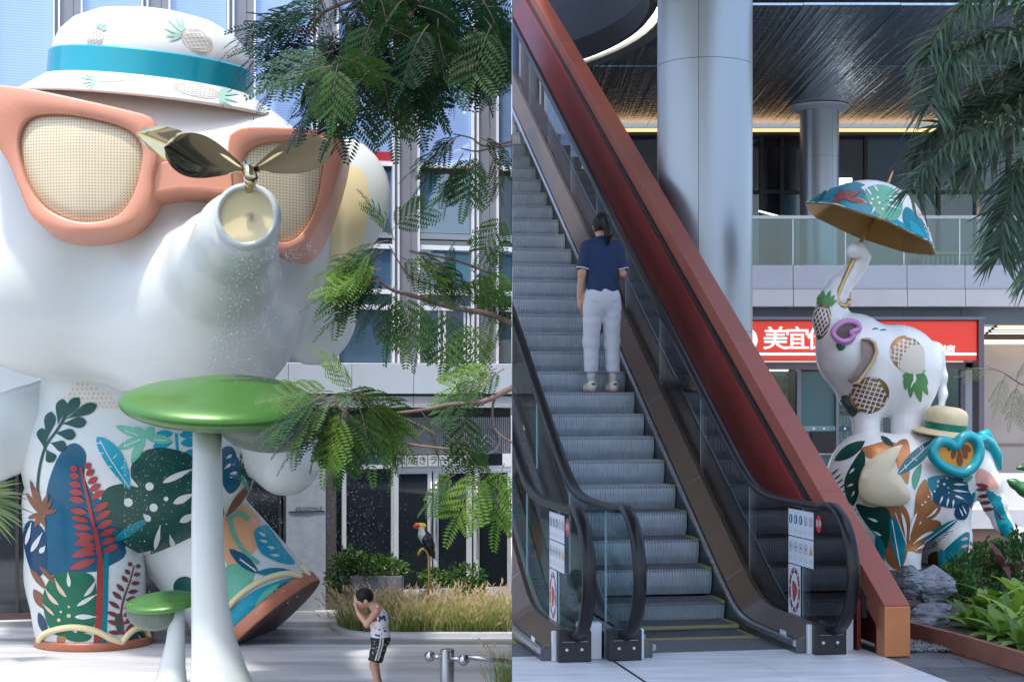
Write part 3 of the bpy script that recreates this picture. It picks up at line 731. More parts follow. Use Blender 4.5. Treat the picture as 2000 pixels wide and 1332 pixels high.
for x in (1590, 1610, 1631, 1651):
    mb = MB(); mb.lathe([(0, 0), (.02, 0), (.02, .004), (0, .004)], 12, M_whitep, lambda v, x=x: Vector((sx(x)+v.x, Ys+.026-v.z, sz(837)+v.y)), False); mb.build('band_mark', None, t)
mb = MB(); mb.box((sx(1480), Ys+.6, sz(1040)), (sx(1900), Ys+.7, sz(712)), mat('shop_back', (.16, .22, .22), .6, noise=(2, .3))); mb.build('back_wall', None, t)
for a, b in ((1480, 1556), (1639, 1664), (1846, 1875)):
    mb = MB(); mb.box((sx(a), Ys+.03, sz(1030)), (sx(b), Ys+.04, sz(724)), G_shop); mb.build('pane', None, t)
# poster, lit picture, drinks on shelves
tp = thing('poster', 'pale poster with a pink and purple picture on the shop door', 'poster', tuple((sx(1609), Ys, sz(864))))
mb = MB(); mb.box((sx(1587), Ys+.008, sz(888)), (sx(1631), Ys+.018, sz(845)), mat('poster_print', (.66, .60, .66), .5, noise=(6, .25), col2=(.45, .30, .45))); mb.build('poster_sheet', None, tp)
mb = MB(); mb.box((sx(1598), Ys+.002, sz(878)), (sx(1625), Ys+.007, sz(868)), mat('poster_text', (.74, .7, .74), .5)); mb.build('text_block', None, tp)
tp = thing('lit_picture', 'bright framed picture with black and yellow marks in the left shop window', 'picture', tuple((sx(1530), Ys+.4, sz(750))))
mb = MB(); mb.box((sx(1500), Ys+.4, sz(762)), (sx(1548), Ys+.43, sz(718)), mat('picture_print', (.62, .66, .60), .5, noise=(3.2, .5), col2=(.03, .04, .04))); mb.build('picture_sheet', None, tp)
mb = MB(); mb.box((sx(1500), Ys+.39, sz(723)), (sx(1548), Ys+.399, sz(719)), mat('picture_lamp', (1, 1, .95), .4, emit=((1, 1, .92), 1.5))); mb.build('picture_lamp', None, tp)
mb = MB(); mb.box((sx(1522), Ys+.388, sz(762)), (sx(1548), Ys+.399, sz(754)), mat('picture_yellow', (.72, .52, .05), .5)); mb.build('yellow_edge', None, tp)
mb = MB(); mb.box((sx(1520), Ys+.40, sz(800)), (sx(1548), Ys+.43, sz(765)), mat('white_sheet', (.6, .62, .55), .5)); mb.build('lower_sheet', None, tp)
ts = thing('drinks_shelf', 'shelf rack of bottles behind the shop glass', 'shelf', (sx(1652), Ys+.3, 0))
for k, y in enumerate((800, 830, 858, 884, 905)):
    mb = MB(); mb.box((sx(1640), Ys+.2, sz(y)-.012), (sx(1664), Ys+.45, sz(y)), M_whitep); mb.build('shelf', None, ts)
bc = [(.45, .62, .62), (.10, .28, .36), (.55, .60, .60), (.30, .45, .42), (.52, .25, .22)]
for k, y in enumerate((800, 830, 858, 884, 905)):
    for i in range(4):
        b_ = MB(); c_ = (sx(1643+6*i), Ys+.27, sz(y)); h = .15
        b_.lathe([(.018, 0), (.02, .01), (.02, h*.6), (.009, h*.8), (.009, h)], 8, mat('bottle_%d' % ((i+k) % 5), bc[(i+k) % 5], .2), lambda v, c_=c_: v+Vector(c_))
        tag(b_.build('bottle', None, None, True), 'small bottle on the rack of drinks behind the shop glass', 'bottle', 'bottles on the drinks rack')
# sign
t = thing('shop_sign', 'long red shop sign with white Chinese characters and a white stripe', 'sign', (sx(1690), 24.0, sz(668)))
M_sign = mat('sign_red_face', (.70, .045, .022), .42, emit=((.95, .06, .03), .10)); M_swhite = mat('sign_white', (.85, .84, .82), .4, emit=((1, 1, 1), .25))
Yg = 24.02
gx_ = lambda x: (x-1000)/F*Yg
gz_ = lambda y: CZ+(HY-y)/F*Yg
mb = MB(); mb.box((gx_(1370), Yg, gz_(704)), (gx_(1908), Yg+.2, gz_(627)), M_sign); mb.build('sign_box', None, t, bevel=.01)
mb = MB(); mb.box((gx_(1372), Yg-.008, gz_(694)), (gx_(1907), Yg-.002, gz_(689)), M_swhite); mb.build('white_stripe', None, t)
text_mesh('美', .36, M_swhite, lambda c: Vector((gx_(1514)+c.x*1.05, Yg-.012-c.z, gz_(664)+c.y)), 'letter', t, .012, bold=.004)
text_mesh('宜', .36, M_swhite, lambda c: Vector((gx_(1557)+c.x*1.05, Yg-.012-c.z, gz_(664)+c.y)), 'letter', t, .012, bold=.004)
text_mesh('佳', .36, M_swhite, lambda c: Vector((gx_(1600)+c.x*1.05, Yg-.012-c.z, gz_(664)+c.y)), 'letter', t, .012, bold=.004)
text_mesh('便利店', .125, M_swhite, lambda c: Vector((gx_(1838)+c.x*1.1, Yg-.012-c.z, gz_(683)+c.y)), 'letter', t, .008, bold=.004)
mb = MB(); mb.lathe([(.0, 0), (.2, 0), (.2, .01), (0, .01)], 32, M_swhite, lambda v: Vector((gx_(1453)+v.x, Yg-.004-v.z, gz_(664)+v.y)), False); mb.build('round_logo', None, t)
mb = MB(); mb.box((gx_(1370), Yg-.06, gz_(625)), (gx_(1922), Yg+.2, gz_(619)), M_frame); mb.box((gx_(1910), Yg-.06, gz_(1030)), (gx_(1920), Yg+.3, gz_(625.5)), mat('mauve_frame', (.14, .12, .15), .45)); mb.build('sign_frame', None, t)
# passage beyond the shop with a slatted, lit ceiling and a sandy wall
t = thing('passage_wall', 'sandy plastered wall under a slatted wooden ceiling with light lines', 'wall', (8.2, 26, 0))
mb = MB(); mb.box((7.35, 25.4, 0), (13, 25.6, 2.60), mat('sandy_wall', (.47, .40, .36), .6, noise=(1.6, .12), bump=(8, .1))); mb.build('wall_face', None, t)
mb = MB(); mb.box((7.5, 25.37, 1.02), (13, 25.395, 1.05), mat('wall_trim', (.25, .22, .20), .5)); mb.build('wall_trim', None, t)
for k in range(8):
    z = 3.02-.008*k; y = 24.1+.17*k; zz = 3.0-.075*k
    mb = MB(); mb.box((7.32, 24.35+.15*k, 2.85-.03*k), (13, 24.42+.15*k, 2.90-.03*k), mat('wood_slat', (.20, .13, .08), .5, noise=(4, .3), stretch=(1, 8, 8))); mb.build('ceiling_slat', None, t)
    if k not in (4, 5):
        mb = MB(); mb.box((7.32, 24.36+.15*k, 2.835-.03*k), (13, 24.385+.15*k, 2.847-.03*k), mat('slat_lamp', (1, .9, .75), .4, emit=((1, .86, .62), 1.8))); mb.build('light_line', None, t)
# low white plinth and bench at the far right
t = thing('white_plinth', 'low white stepped plinth with a brown base behind the elephants', 'plinth', (6, 18.2, 0))
for nm, a, b, m in (('upper_block', (3.6, 18.6, .50), (9, 20.5, .80), M_ltstone), ('step_slab', (3.4, 18.1, .28), (9, 20, .50), M_ltstone), ('brown_base', (3.5, 18.16, .13), (9, 19.9, .279), mat('brown_base', (.30, .17, .11), .5, noise=(2, .1))), ('brown_foot', (3.5, 18.2, .0), (9, 19.8, .12), MATS['brown_base'])):
    mb = MB(); mb.box(a, b, m); mb.build(nm, None, t, bevel=.006)
mb = MB(); mb.box((.01, 20, -.005), (13, 34, .004), M_ltstone); tag(mb.build('far_paving'), kind='structure')
# =================================================================== LEFT: plaza and the building behind it
M_plaza = mat('plaza_concrete', (.50, .51, .53), .40, 0, noise=(.8, .30), bump=(30, .08), stretch=(.35, 2.6, 1))
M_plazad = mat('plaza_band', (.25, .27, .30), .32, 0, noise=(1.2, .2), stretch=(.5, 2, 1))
mb = MB(); mb.box((-60, -12, PZ-.3), (-.0008, 60, PZ), M_plaza); tag(mb.build('plaza_floor'), kind='structure')
mb = MB(); mb.box((-60, 60.01, PZ-.35), (60, 400, PZ-.02), mat('far_ground', (.20, .21, .20), .7)); mb.box((-400, -400, PZ-.6), (400, 400, PZ-.40), MATS['far_ground']); tag(mb.build('ground'), kind='structure')
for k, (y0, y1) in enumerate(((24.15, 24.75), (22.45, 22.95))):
    mb = MB(); mb.box((-14, y0, PZ+.001), (-.0008, y1, PZ+.004), M_plazad if k < 2 else mat('joint_dark', (.16, .17, .18), .6)); tag(mb.build('plaza_dark_band'), kind='structure')  # flat darker strip laid across the plaza
mb = MB(); mb.box((-60, -12, PZ+.001), (-.0008, 15.6, PZ+.006), mat('bounce_dark', (.055, .057, .06), .7, noise=(20, .2))); tag(mb.build('bounce_cut_ground'), kind='structure')  # unseen dark ground, added to cut light bounced up under the statue
# faint joints across the slabs
for x in (-13.0,):
    mb = MB(); mb.box((x, 12, PZ+.001), (x+.012, 24.1, PZ+.0035), mat('joint_dark', (.16, .17, .18), .6)); tag(mb.build('paving_joint'), kind='structure')

FA = math.atan(.27); fc, fs_ = math.cos(FA), math.sin(FA)
FO = Vector((0, 27, 0)); FE = Vector((fc, fs_, 0)); FN = Vector((-fs_, fc, 0))     # FN points away from the camera
def W(t, d, z): return FO+FE*t+FN*d+Vector((0, 0, z))
TW = lambda q: W(q[0], q[1], q[2])
def ft(x, d=0):
    """distance along the facade of photo column x, for depth d behind the face"""
    q = (x-1000)/F; return (27*q+d*(fs_+q*fc)*0+q*fc*d+fs_*d)/(fc-q*fs_)
def fz(y, x=850, d=0):
    t = ft(x, d); return CZ+(HY-y)/F*(27+fs_*t+fc*d)
bld = thing('office_building', 'glazed office building with white fins and pale fascia behind the giant elephant', 'building', tuple(W(-5, 0, PZ)), FA)
M_fin = mat('white_fin', (.78, .81, .86), .3, .1); M_strip = mat('grey_strip', (.25, .255, .29), .4, .3, noise=(.8, .06))
def pane_mat(name, col, spec=.8):
    m = mat(name, col, .04, 0, spec=spec, ior=1.75)
    t = m.node_tree; b = t.nodes['Principled BSDF']; tc = t.nodes.new('ShaderNodeTexCoord'); n = t.nodes.new('ShaderNodeTexNoise'); n.inputs['Scale'].default_value = .7
    bp = t.nodes.new('ShaderNodeBump'); bp.inputs['Strength'].default_value = .06; bp.inputs['Distance'].default_value = .05
    t.links.new(tc.outputs['Object'], n.inputs[0]); t.links.new(n.outputs['Fac'], bp.inputs['Height']); t.links.new(bp.outputs[0], b.inputs['Normal'])
    return m
M_pup = pane_mat('pane_blind_sky', (.30, .42, .64)); M_pmid = pane_mat('pane_blue', (.055, .125, .215)); M_plow = pane_mat('pane_dark_blue', (.06, .115, .175))  # window reflections painted into the blues: pale sky above, darker below
# blinds give the upper panes their fine horizontal lines
t_ = M_pup.node_tree; b_ = t_.nodes['Principled BSDF']; tc_ = t_.nodes.new('ShaderNodeTexCoord'); wv = t_.nodes.new('ShaderNodeTexWave'); wv.bands_direction = 'Z'; wv.inputs['Scale'].default_value = 7.5; wv.inputs['Distortion'].default_value = .1
rp = t_.nodes.new('ShaderNodeValToRGB'); rp.color_ramp.elements[0].color = (.24, .37, .64, 1); rp.color_ramp.elements[1].color = (.30, .43, .69, 1)
t_.links.new(tc_.outputs['Object'], wv.inputs[0]); t_.links.new(wv.outputs['Fac'], rp.inputs[0]); t_.links.new(rp.outputs[0], b_.inputs['Base Color'])
TE0 = -14.0
def fbox(name, t0, t1, d0, d1, z0, z1, m, par=bld, bev=0):
    if t1 > -.0008: t1 = -.0008
    if t0 >= t1: return None
    mb = MB(); mb.box((t0, d0, z0), (t1, d1, z1), m, TW); return mb.build(name, None, par, clip='L', bevel=bev)
ZT = 9.6
rows = [(fz(708), fz(606), M_plow), (fz(598), fz(577), M_plow), (fz(566), fz(489), M_pmid), (fz(479), fz(470), M_plow), (fz(455), fz(339), M_pmid), (fz(318), ZT, M_pup)]
k = 0
while -.598-1.335*k > TE0:
    a = -.598-1.335*k
    fbox('spandrel_strip', a+.012, a+.315, -.02, .06, fz(709), ZT, M_strip)
    fbox('strip_joint', a+.205, a+.215, -.024, -.021, fz(709), ZT, mat('strip_seam', (.10, .10, .12), .5))
    for q in (a-.10, a-.02, a+.318): fbox('fin', q, q+.028, -.09, .06, fz(709), ZT, M_fin)
    fbox('fin_back', a-.072, a-.02, -.0, .06, fz(709), ZT, M_strip)
    for z0, z1, m in rows:
        fbox('window_pane', a+.35, a+1.335-.105, .03, .05, z0, z1, m)
        if a > -1: continue
    for y in (602, 571.5, 484, 324):
        fbox('transom', a+.348, a+1.335-.102, -.03, .055, fz(y+4.5), fz(y-4.5), M_fin)
    fbox('louvre_rail', a+.348, a+1.335-.102, -.05, .05, fz(468), fz(457), mat('louvre', (.30, .34, .40), .4, .3))
    k += 1
# the bay at the seam
for z0, z1, m in rows: fbox('window_pane', -.598+.35, -.001, .03, .05, z0, z1, m)
for xa, xb in ((856, 860), (866, 871), (906, 909), (913, 917)): fbox('white_upright', ft(xa), ft(xb), .0, .028, fz(708), fz(606), M_fin)  # white uprights set in front of the lower panes
fbox('red_blind', ft(726), ft(768), .0, .028, fz(316, 750), fz(297, 750), mat('red_blind', (.35, .02, .03), .5))
# balcony brace by the branch
# fascia
M_fas = mat('fascia_white', (.52, .59, .67), .38, .15, noise=(.8, .04))
fx = [-14, -12.4, -10.8, -9.2, ft(0), ft(140), ft(280), ft(420), ft(561), ft(684), ft(804), ft(922), -.001]
for a, b in zip(fx[:-1], fx[1:]):
    fbox('fascia_panel', a+.004, b-.004, -.17, -.12, fz(769), fz(711), M_fas, bev=.003)
    fbox('fascia_lower', a+.004, b-.004, -.13, -.08, fz(796), fz(774), mat('fascia_second', (.42, .44, .49), .4, .15), bev=.003)
fbox('fascia_groove', TE0, -.001, -.115, -.06, fz(775), fz(768), M_dark)
fbox('ledge', TE0, -.001, -.14, .06, fz(712.5), fz(710), M_fin)
fbox('soffit', TE0, -.001, -.075, .62, fz(797), fz(794), M_dark)
fbox('dark_gap', TE0, -.001, .085, .20, fz(815), fz(797.5), M_dark)
fbox('core', TE0, -.001, .62, 5, PZ, ZT, mat('core_dark', (.03, .034, .04), .6))
fbox('upper_back', TE0, -.001, .06, .62, fz(797), ZT, MATS['core_dark'])
# ground floor, half a metre behind the fascia
D = .08
T = lambda x: ft(x, D)
Z = lambda y: fz(y, 800, D)
M_stonep = mat('stone_pier', (.31, .345, .40), .55, 0, noise=(9, .10), bump=(40, .08)); M_brn = mat('brown_edge', (.085, .072, .075), .45, .2)
M_gd = mat('dark_glass', (.012, .018, .024), .05, 0, spec=.7); M_alu = mat('door_aluminium', (.56, .59, .64), .4, .1, noise=(2, .04))
fbox('stone_pier', T(558), T(634), D-.12, D+.1, PZ, fz(797), M_stonep)
fbox('brown_edge', T(635.5), T(655), D-.10, D+.1, PZ, fz(797), M_brn)
for a, b in ((545, 549), (553, 557)): fbox('dark_mullion', T(a), T(b), D-.03, D+.1, PZ, fz(797), mat('dark_mullion', (.05, .05, .055), .4, .4))
fbox('dark_glass', TE0, T(545), D+.04, D+.08, PZ+.1, fz(797), M_gd)
fbox('dark_plinth', TE0, T(545), D-.02, D+.1, PZ, PZ+.1, mat('brown_plinth', (.07, .04, .035), .5))
for x in (-330, -210, -90, 30, 150, 270, 400): fbox('dark_mullion', T(x), T(x)+.05, D-.02, D+.039, PZ+.1, fz(797), MATS['dark_mullion'])
# window beside the doors
fbox('shop_window', T(656), T(767), D+.05, D+.09, PZ+.02, fz(797), M_gd)
fbox('window_frame', T(668), T(676), D-.02, D+.045, PZ, fz(797), M_alu)
fbox('window_transom', T(655.5), T(767), D-.015, D+.045, Z(914.5), Z(906.5), M_alu)
fbox('window_edge', T(764.5), T(767), D-.02, D+.045, PZ, Z(815), M_alu)
# wave decal along the foot of the upper glass
mbw = MB(); rr = random.Random(3)
for i in range(46):
    x = 657+108*i/45; h = 8+6*abs(math.sin(i*.9))+rr.uniform(0, 5)
    cx, cy = T(x), Z(905)
    pts = []
    for j in range(7):
        a = math.pi*j/6; pts.append((cx+.055*math.cos(a), cy+h/120*math.sin(a)))
    mbw.add([W(p, D+.046, q) for p, q in pts], [tuple(range(7))], mat('wave_blue', (.03, .10, .30), .5) if i % 3 else mat('wave_pale', (.25, .38, .58), .5))
tag(mbw.build('wave_decal', None, bld, clip='L'), kind='stuff')
# doors
fbox('door_head', T(767.5), -.001, D-.03, D+.08, Z(921), Z(914), M_alu)
def door(x0, x1, g0, g1):
    z0, z1 = PZ+.01, Z(921.5); gz0, gz1 = PZ+.28, Z(925)
    d = fbox('door', T(x0), T(g0), D-.02, D+.04, z0, z1, M_alu)
    if d is None: return
    fbox('door_stile', T(g1), T(x1), D-.02, D+.04, z0, z1, M_alu, d); fbox('door_rail', T(g0), T(g1), D-.018, D+.038, gz1, z1, M_alu, d); fbox('door_rail', T(g0), T(g1), D-.018, D+.038, z0, gz0, M_alu, d)
    fbox('door_glass', T(g0), T(g1), D+.01, D+.02, gz0, gz1, M_gd, d)
    h = T(g1)+.05 if x0 < 800 else T(g0)-.05
    mb = MB(); mb.tube([W(h, D-.07, PZ+.75), W(h, D-.07, PZ+2.05)], .014, 8, M_steel); mb.build('door_handle', None, d, True, clip='L')
door(768, 843, 778, 835); door(846, 921, 856, 911); door(925, 1003, 936, 991)
# corrugated sign wall: every fold real
mb = MB(); a0, a1 = T(769), -.001; n = 58; vs = []; zs = (Z(887), Z(815))
for z in zs:
    for i in range(n*4+1): vs.append(W(a0+(a1-a0)*i/(n*4), D-.02-(.03 if (i % 4) in (1, 2) else 0), z))
L = n*4+1
mb.add(vs, [(i, i+1, L+i+1, L+i) for i in range(L-1)], mat('corrugated', (.30, .31, .34), .4, .4, noise=(3, .1)))
mb.add([W(a0, D+.05, zs[0]), W(a1, D+.05, zs[0]), W(a1, D+.05, zs[1]), W(a0, D+.05, zs[1])], [(0, 1, 2, 3)], M_dark)
o = mb.build('corrugated_cladding', None, bld, clip='L')
fbox('head_strip', T(767.5), -.001, D-.04, D+.02, Z(913.5), Z(910.8), M_alu)
M_tile = mat('sign_tile', (.50, .53, .55), .4, noise=(3, .05)); M_char = mat('sign_char', (.03, .035, .04), .5)
st = thing('restaurant_sign', 'row of pale square tiles with dark Japanese characters above the restaurant doors', 'sign', tuple(W(T(845), D-.1, Z(900))), FA)
chars = '炭焼きラーイン'
tx = [772+20.6*i for i in range(8)]
for i, ch in enumerate(chars):
    o = fbox('sign_tile', T(tx[i])+.008, T(tx[i+1])-.008, D-.075, D-.055, Z(910.5), Z(889), M_tile, st, .003)
    xc = (T(tx[i])+T(tx[i+1]))/2; zc = (Z(910.5)+Z(889))/2
    text_mesh(ch, .155, M_char, lambda c: W(xc+c.x, D-.0765-c.z, zc+c.y), 'character', st, .001)
em = thing('round_emblem', 'large round grey emblem with a chevron on the corrugated wall', 'emblem', tuple(W(T(948), D-.1, Z(858))), FA)
cx, cz_ = T(948), Z(860); mb = MB(); n = 40
for r0, r1, d in ((.20, .235, .07), ):
    vs = []
    for i in range(n):
        a = 2*math.pi*i/n
        for r in (r0, r1):
            for dd in (D-.11, D-.06): vs.append(W(cx+r*math.cos(a), dd, cz_+r*math.sin(a)))
    mb.add(vs, [(i*4+p, i*4+q, ((i+1) % n)*4+q, ((i+1) % n)*4+p) for i in range(n) for p, q in ((0, 1), (1, 3), (3, 2), (2, 0))], mat('emblem_grey', (.11, .13, .165), .5))
mb.build('emblem_ring', None, em, clip='L')
mb = MB()
for a, b in (((-.12, -.04), (0, .08)), ((0, .08), (.12, -.04)), ((-.10, -.12), (.02, -.02)), ((.02, -.02), (.1, -.1))):
    mb.tube([W(cx+a[0], D-.09, cz_+a[1]), W(cx+b[0], D-.09, cz_+b[1])], .018, 6, MATS['emblem_grey'])
tag(mb.build('emblem_mark', None, em, clip='L'), kind='stuff')
# lettering on the stone pier
lt = thing('wall_lettering', 'small raised lettering SEASONS over a thin dark line on the stone pier', 'lettering', tuple(W(T(597), D-.14, Z(990))), FA)
M_let = mat('raised_letter', (.20, .225, .26), .4, .5)
text_mesh('SEASONS', .092, M_let, lambda c: W(T(601)+c.x*1.15, D-.125-c.z, Z(989)+c.y), 'letters', lt, .004)
text_mesh('PARISON', .075, M_let, lambda c: W(T(590)+c.x*1.15, D-.125-c.z, Z(999)+c.y), 'letters', lt, .004)
fbox('underline', T(562), T(632), D-.135, D-.121, Z(995), Z(993.2), M_dark, lt)
# chairs and tables seen dimly inside are left to the dark glass

# ---- planter box, bollard
pt = thing('planter_box', 'dark grey rectangular planter with trailing greenery in front of the restaurant window', 'planter', tuple(P(730, 1185, 25.3)))
a = P(668, 1186, 25.2); b = P(786, 1122, 25.2)
mb = MB(); mb.box((a.x, 25.0, PZ), (b.x, 25.55, b.z), mat('planter_grey', (.20, .215, .25), .5, noise=(5, .1))); mb.build('box', None, pt, bevel=.008)
mb = MB(); mb.box((a.x+.03, 25.03, b.z), (b.x-.03, 25.52, b.z+.02), mat('soil', (.05, .04, .03), .9, noise=(20, .4))); mb.build('soil', None, pt)
Yb = 18.9; bc_ = P(873, 1400, Yb)
bo = thing('barrier_post', 'stainless barrier post with ball ended arms at the lower right of the plaza', 'bollard', (bc_.x, Yb, PZ))
M_inox = mat('inox_post', (.52, .54, .57), .25, .95, noise=(20, .06))
zt = P(873, 1267, Yb).z; r = 14*Yb/F
mb = MB(); mb.lathe([(r, PZ), (r, zt-.012), (r-.012, zt), (0.0, zt+.002)], 28, M_inox, lambda v: v+Vector((bc_.x, Yb, 0)), False); mb.build('post', None, bo, True, auto=40)
za = P(0, 1283, Yb).z
mb = MB(); mb.tube([(bc_.x-.19, Yb, P(0, 1281, Yb).z), (bc_.x-.02, Yb-.02, za)], .028, 10, M_inox); mb.tube([(bc_.x+.02, Yb-.03, za), (bc_.x+.19, Yb-.12, P(0, 1287, Yb-.1).z)], .028, 10, M_inox); tag(mb.build('arms', None, bo, True), kind='stuff')
for q in ((bc_.x-.20, Yb, P(0, 1281, Yb).z), (bc_.x+.20, Yb-.13, P(0, 1287.5, Yb-.1).z)):
    mb = MB(); mb.lathe([(.066*math.sin(math.pi*i/10), -.066*math.cos(math.pi*i/10)) for i in range(11)], 16, M_inox, lambda v, q=q: v+Vector(q), False); mb.build('ball', None, bo, True)
ra = thing('barrier_rail', 'grey rail running right from the barrier post into the grass', 'rail', tuple(P(930, 1285, 19.4)))
mb = MB(); mb.tube([P(905, 1282, 19.2), P(985, 1290, 19.3), (-.012, 19.35, P(0, 1293, 19.35).z)], .03, 10, M_inox); mb.build('rail', None, ra, True)
# =================================================================== the giant elephant in the hat
def mpx(px, Y): return px*Y/F
M_wht = mat('white_lacquer', (.535, .575, .565), .36, 0, coat=.2, noise=(.5, .035), bump=(1.2, .05))
M_pc = mat('peach_lacquer', (.58, .25, .165), .36, .02, coat=.2, noise=(.8, .06))
M_cream = mat('cream_lacquer', (.66, .56, .32), .42, 0, coat=.15, noise=(.8, .05))
M_gold = mat('mirror_gold', (.50, .43, .28), .05, 1.0)
M_bronze = mat('bronze_sole', (.42, .155, .09), .36, .45, noise=(3, .12))
M_soled = mat('sole_underside', (.115, .065, .06), .5, .1, noise=(4, .2))
def pm(n, c, r=.34): return mat('paint_'+n, c, r, 0, coat=.1, spec=.3, noise=(1.1, .22))
K_blue = pm('blue', (.003, .080, .150)); K_teal = pm('teal', (.0, .18, .235)); K_cyan = pm('cyan', (.0, .27, .37)); K_dg = pm('dark_green', (.002, .056, .043)); K_g = pm('green', (.005, .115, .062))
K_mint = pm('mint', (.12, .40, .27)); K_red = pm('red', (.28, .045, .045)); K_br = pm('brown', (.19, .075, .04)); K_peach = pm('peach', (.70, .36, .18)); K_w = pm('white', (.54, .575, .57)); K_navy = pm('navy', (.004, .042, .105))
K_tan = pm('tan', (.46, .37, .27)); K_lg = pm('leaf_green', (.10, .27, .09)); K_gr = pm('grey_tan', (.40, .37, .32)); K_sage = pm('sage', (.26, .42, .35)); K_ltan = pm('light_tan', (.55, .42, .30))
K_bronze = mat('paint_bronze', (.27, .155, .06), .3, .5, coat=.2, noise=(5, .35)); K_cop = mat('paint_copper', (.40, .17, .06), .36, .45, coat=.2, noise=(2, .25)); K_pink = pm('pink', (.62, .34, .28)); K_mar = pm('maroon', (.16, .035, .05)); K_cream = M_cream

st = thing('elephant_statue', 'giant white elephant sculpture with sunglasses, brimmed hat and tropical leaf painting', 'statue', tuple(P(250, 1270, 22.6).xy)+(PZ,))
def el(x, y, Y, rx, ry, rz, rot=None):
    c = P(x, y, Y); return lambda p: s_ell(p, c, (rx, ry, rz), rot)
def ch(pts, k=.1):
    q = [(P(x, y, Y), r) for x, y, Y, r in pts]; return lambda p: s_chain(p, q, k)
# head with trunk and ears in one skin
e1 = el(285, 432, 22.2, 2.62, 2.0, 2.02); ck1 = el(95, 560, 21.6, 1.35, 1.35, 1.16); ck2 = el(400, 575, 21.5, 1.25, 1.35, 1.10); chin = el(270, 620, 22.0, 1.9, 1.5, .80)
tr = ch([(385, 650, 21.3, 1.05), (408, 590, 20.6, .90), (438, 515, 19.5, .61), (464, 458, 18.5, .42), (481, 421, 17.9, .362)], .25)
er1 = el(653, 388, 22.7, .80, .42, .885); er2 = el(612, 600, 22.5, .62, .42, .815); er3 = el(600, 480, 22.5, .5, .4, .8)
el1 = el(-95, 388, 22.7, .80, .42, .885); el2 = el(-70, 590, 22.5, .6, .42, .8)
def f_head(p):
    d = smin(e1(p), smin(ck1(p), ck2(p), .5), .5); d = smin(d, chin(p), .5)
    e = smin(smin(er1(p), er2(p), .35), er3(p), .3); d = smin(d, e, .12); e = smin(el1(p), el2(p), .35); d = smin(d, e, .12)
    t = np.maximum(tr(p), 18.01-p[:, 1]); return smin(d, t, .75)
a = P(-230, 740, 22); b = P(790, 120, 22)
head = sdf_obj('head', f_head, (a.x, 17.6, a.z-.2), (b.x, 24.6, b.z), .052, M_wht, st, it=3)
bh = bvh_of(head)
# torso, legs, arms
def f_torso(p):
    d = s_ell(p, P(272, 893, 22.9), (1.66, 1.28, 1.39)); n = s_ell(p, P(275, 745, 22.8), (1.35, 1.1, .75)); return smin(d, n, .35)
a = P(20, 1110, 22); b = P(530, 640, 22)
torso = sdf_obj('torso', f_torso, (a.x, 21.3, a.z), (b.x, 24.4, b.z), .045, M_wht, st)
fl = ch([(158, 985, 22.75, .80), (166, 1120, 22.6, .80), (184, 1262, 22.55, .765)], .1)
a = P(20, 1290, 22); b = P(310, 860, 22)
leg1 = sdf_obj('leg', lambda p: np.maximum(fl(p), PZ+.06-p[:, 2]), (a.x, 21.4, PZ-.05), (b.x, 23.8, b.z), .04, M_wht, st)
FC = P(513, 1200, 23.1); HC = P(318, 968, 23.4); AX = (FC-HC).normalized()
AX = Vector((AX.x, AX.y*1.0, AX.z)).normalized()
def f_leg2(p):
    d = s_cone(p, HC, FC+AX*.5, .86, .91); return np.maximum(d, (p-np.asarray(FC, np.float32)) @ np.asarray(AX, np.float32))
a = P(200, 1300, 22); b = P(650, 830, 22)
leg2 = sdf_obj('leg', f_leg2, (a.x, 21.6, a.z), (b.x, 24.9, b.z), .04, M_wht, st)
f = ch([(120, 800, 22.95, .50), (45, 838, 22.7, .56), (-25, 866, 22.4, .56)]); a = P(-130, 960, 22); b = P(220, 690, 22)
arm1 = sdf_obj('arm', f, (a.x, 21.4, a.z), (b.x, 23.8, b.z), .045, M_wht, st)
f = ch([(440, 800, 22.95, .48), (520, 868, 22.8, .48), (558, 902, 22.6, .475)]); a = P(340, 1000, 22); b = P(660, 690, 22)
arm2 = sdf_obj('arm', f, (a.x, 21.6, a.z), (b.x, 23.8, b.z), .045, M_wht, st)
# soles
c0 = P(184, 1262, 22.55)
mb = MB(); mb.lathe([(0, PZ+.001), (.80, PZ+.001), (.815, PZ+.02), (.815, PZ+.10), (.80, PZ+.115), (.70, PZ+.115)], 56, M_bronze, lambda v: v+Vector((c0.x, c0.y, 0)), False); mb.build('sole', None, st, True, auto=40)
q = AX.to_track_quat('Z', 'Y')
TL = lambda v: FC+(q @ v)
mb = MB(); mb.lathe([(.70, -.02), (.915, -.02), (.93, 0), (.93, .15), (.915, .165)], 56, M_bronze, TL, False); mb.build('sole', None, st, True, auto=40)
mb = MB(); mb.lathe([(.917, .163), (.89, .172), (0.0, .175)], 56, M_soled, TL, False); mb.build('sole_underside', None, st, True, auto=40)
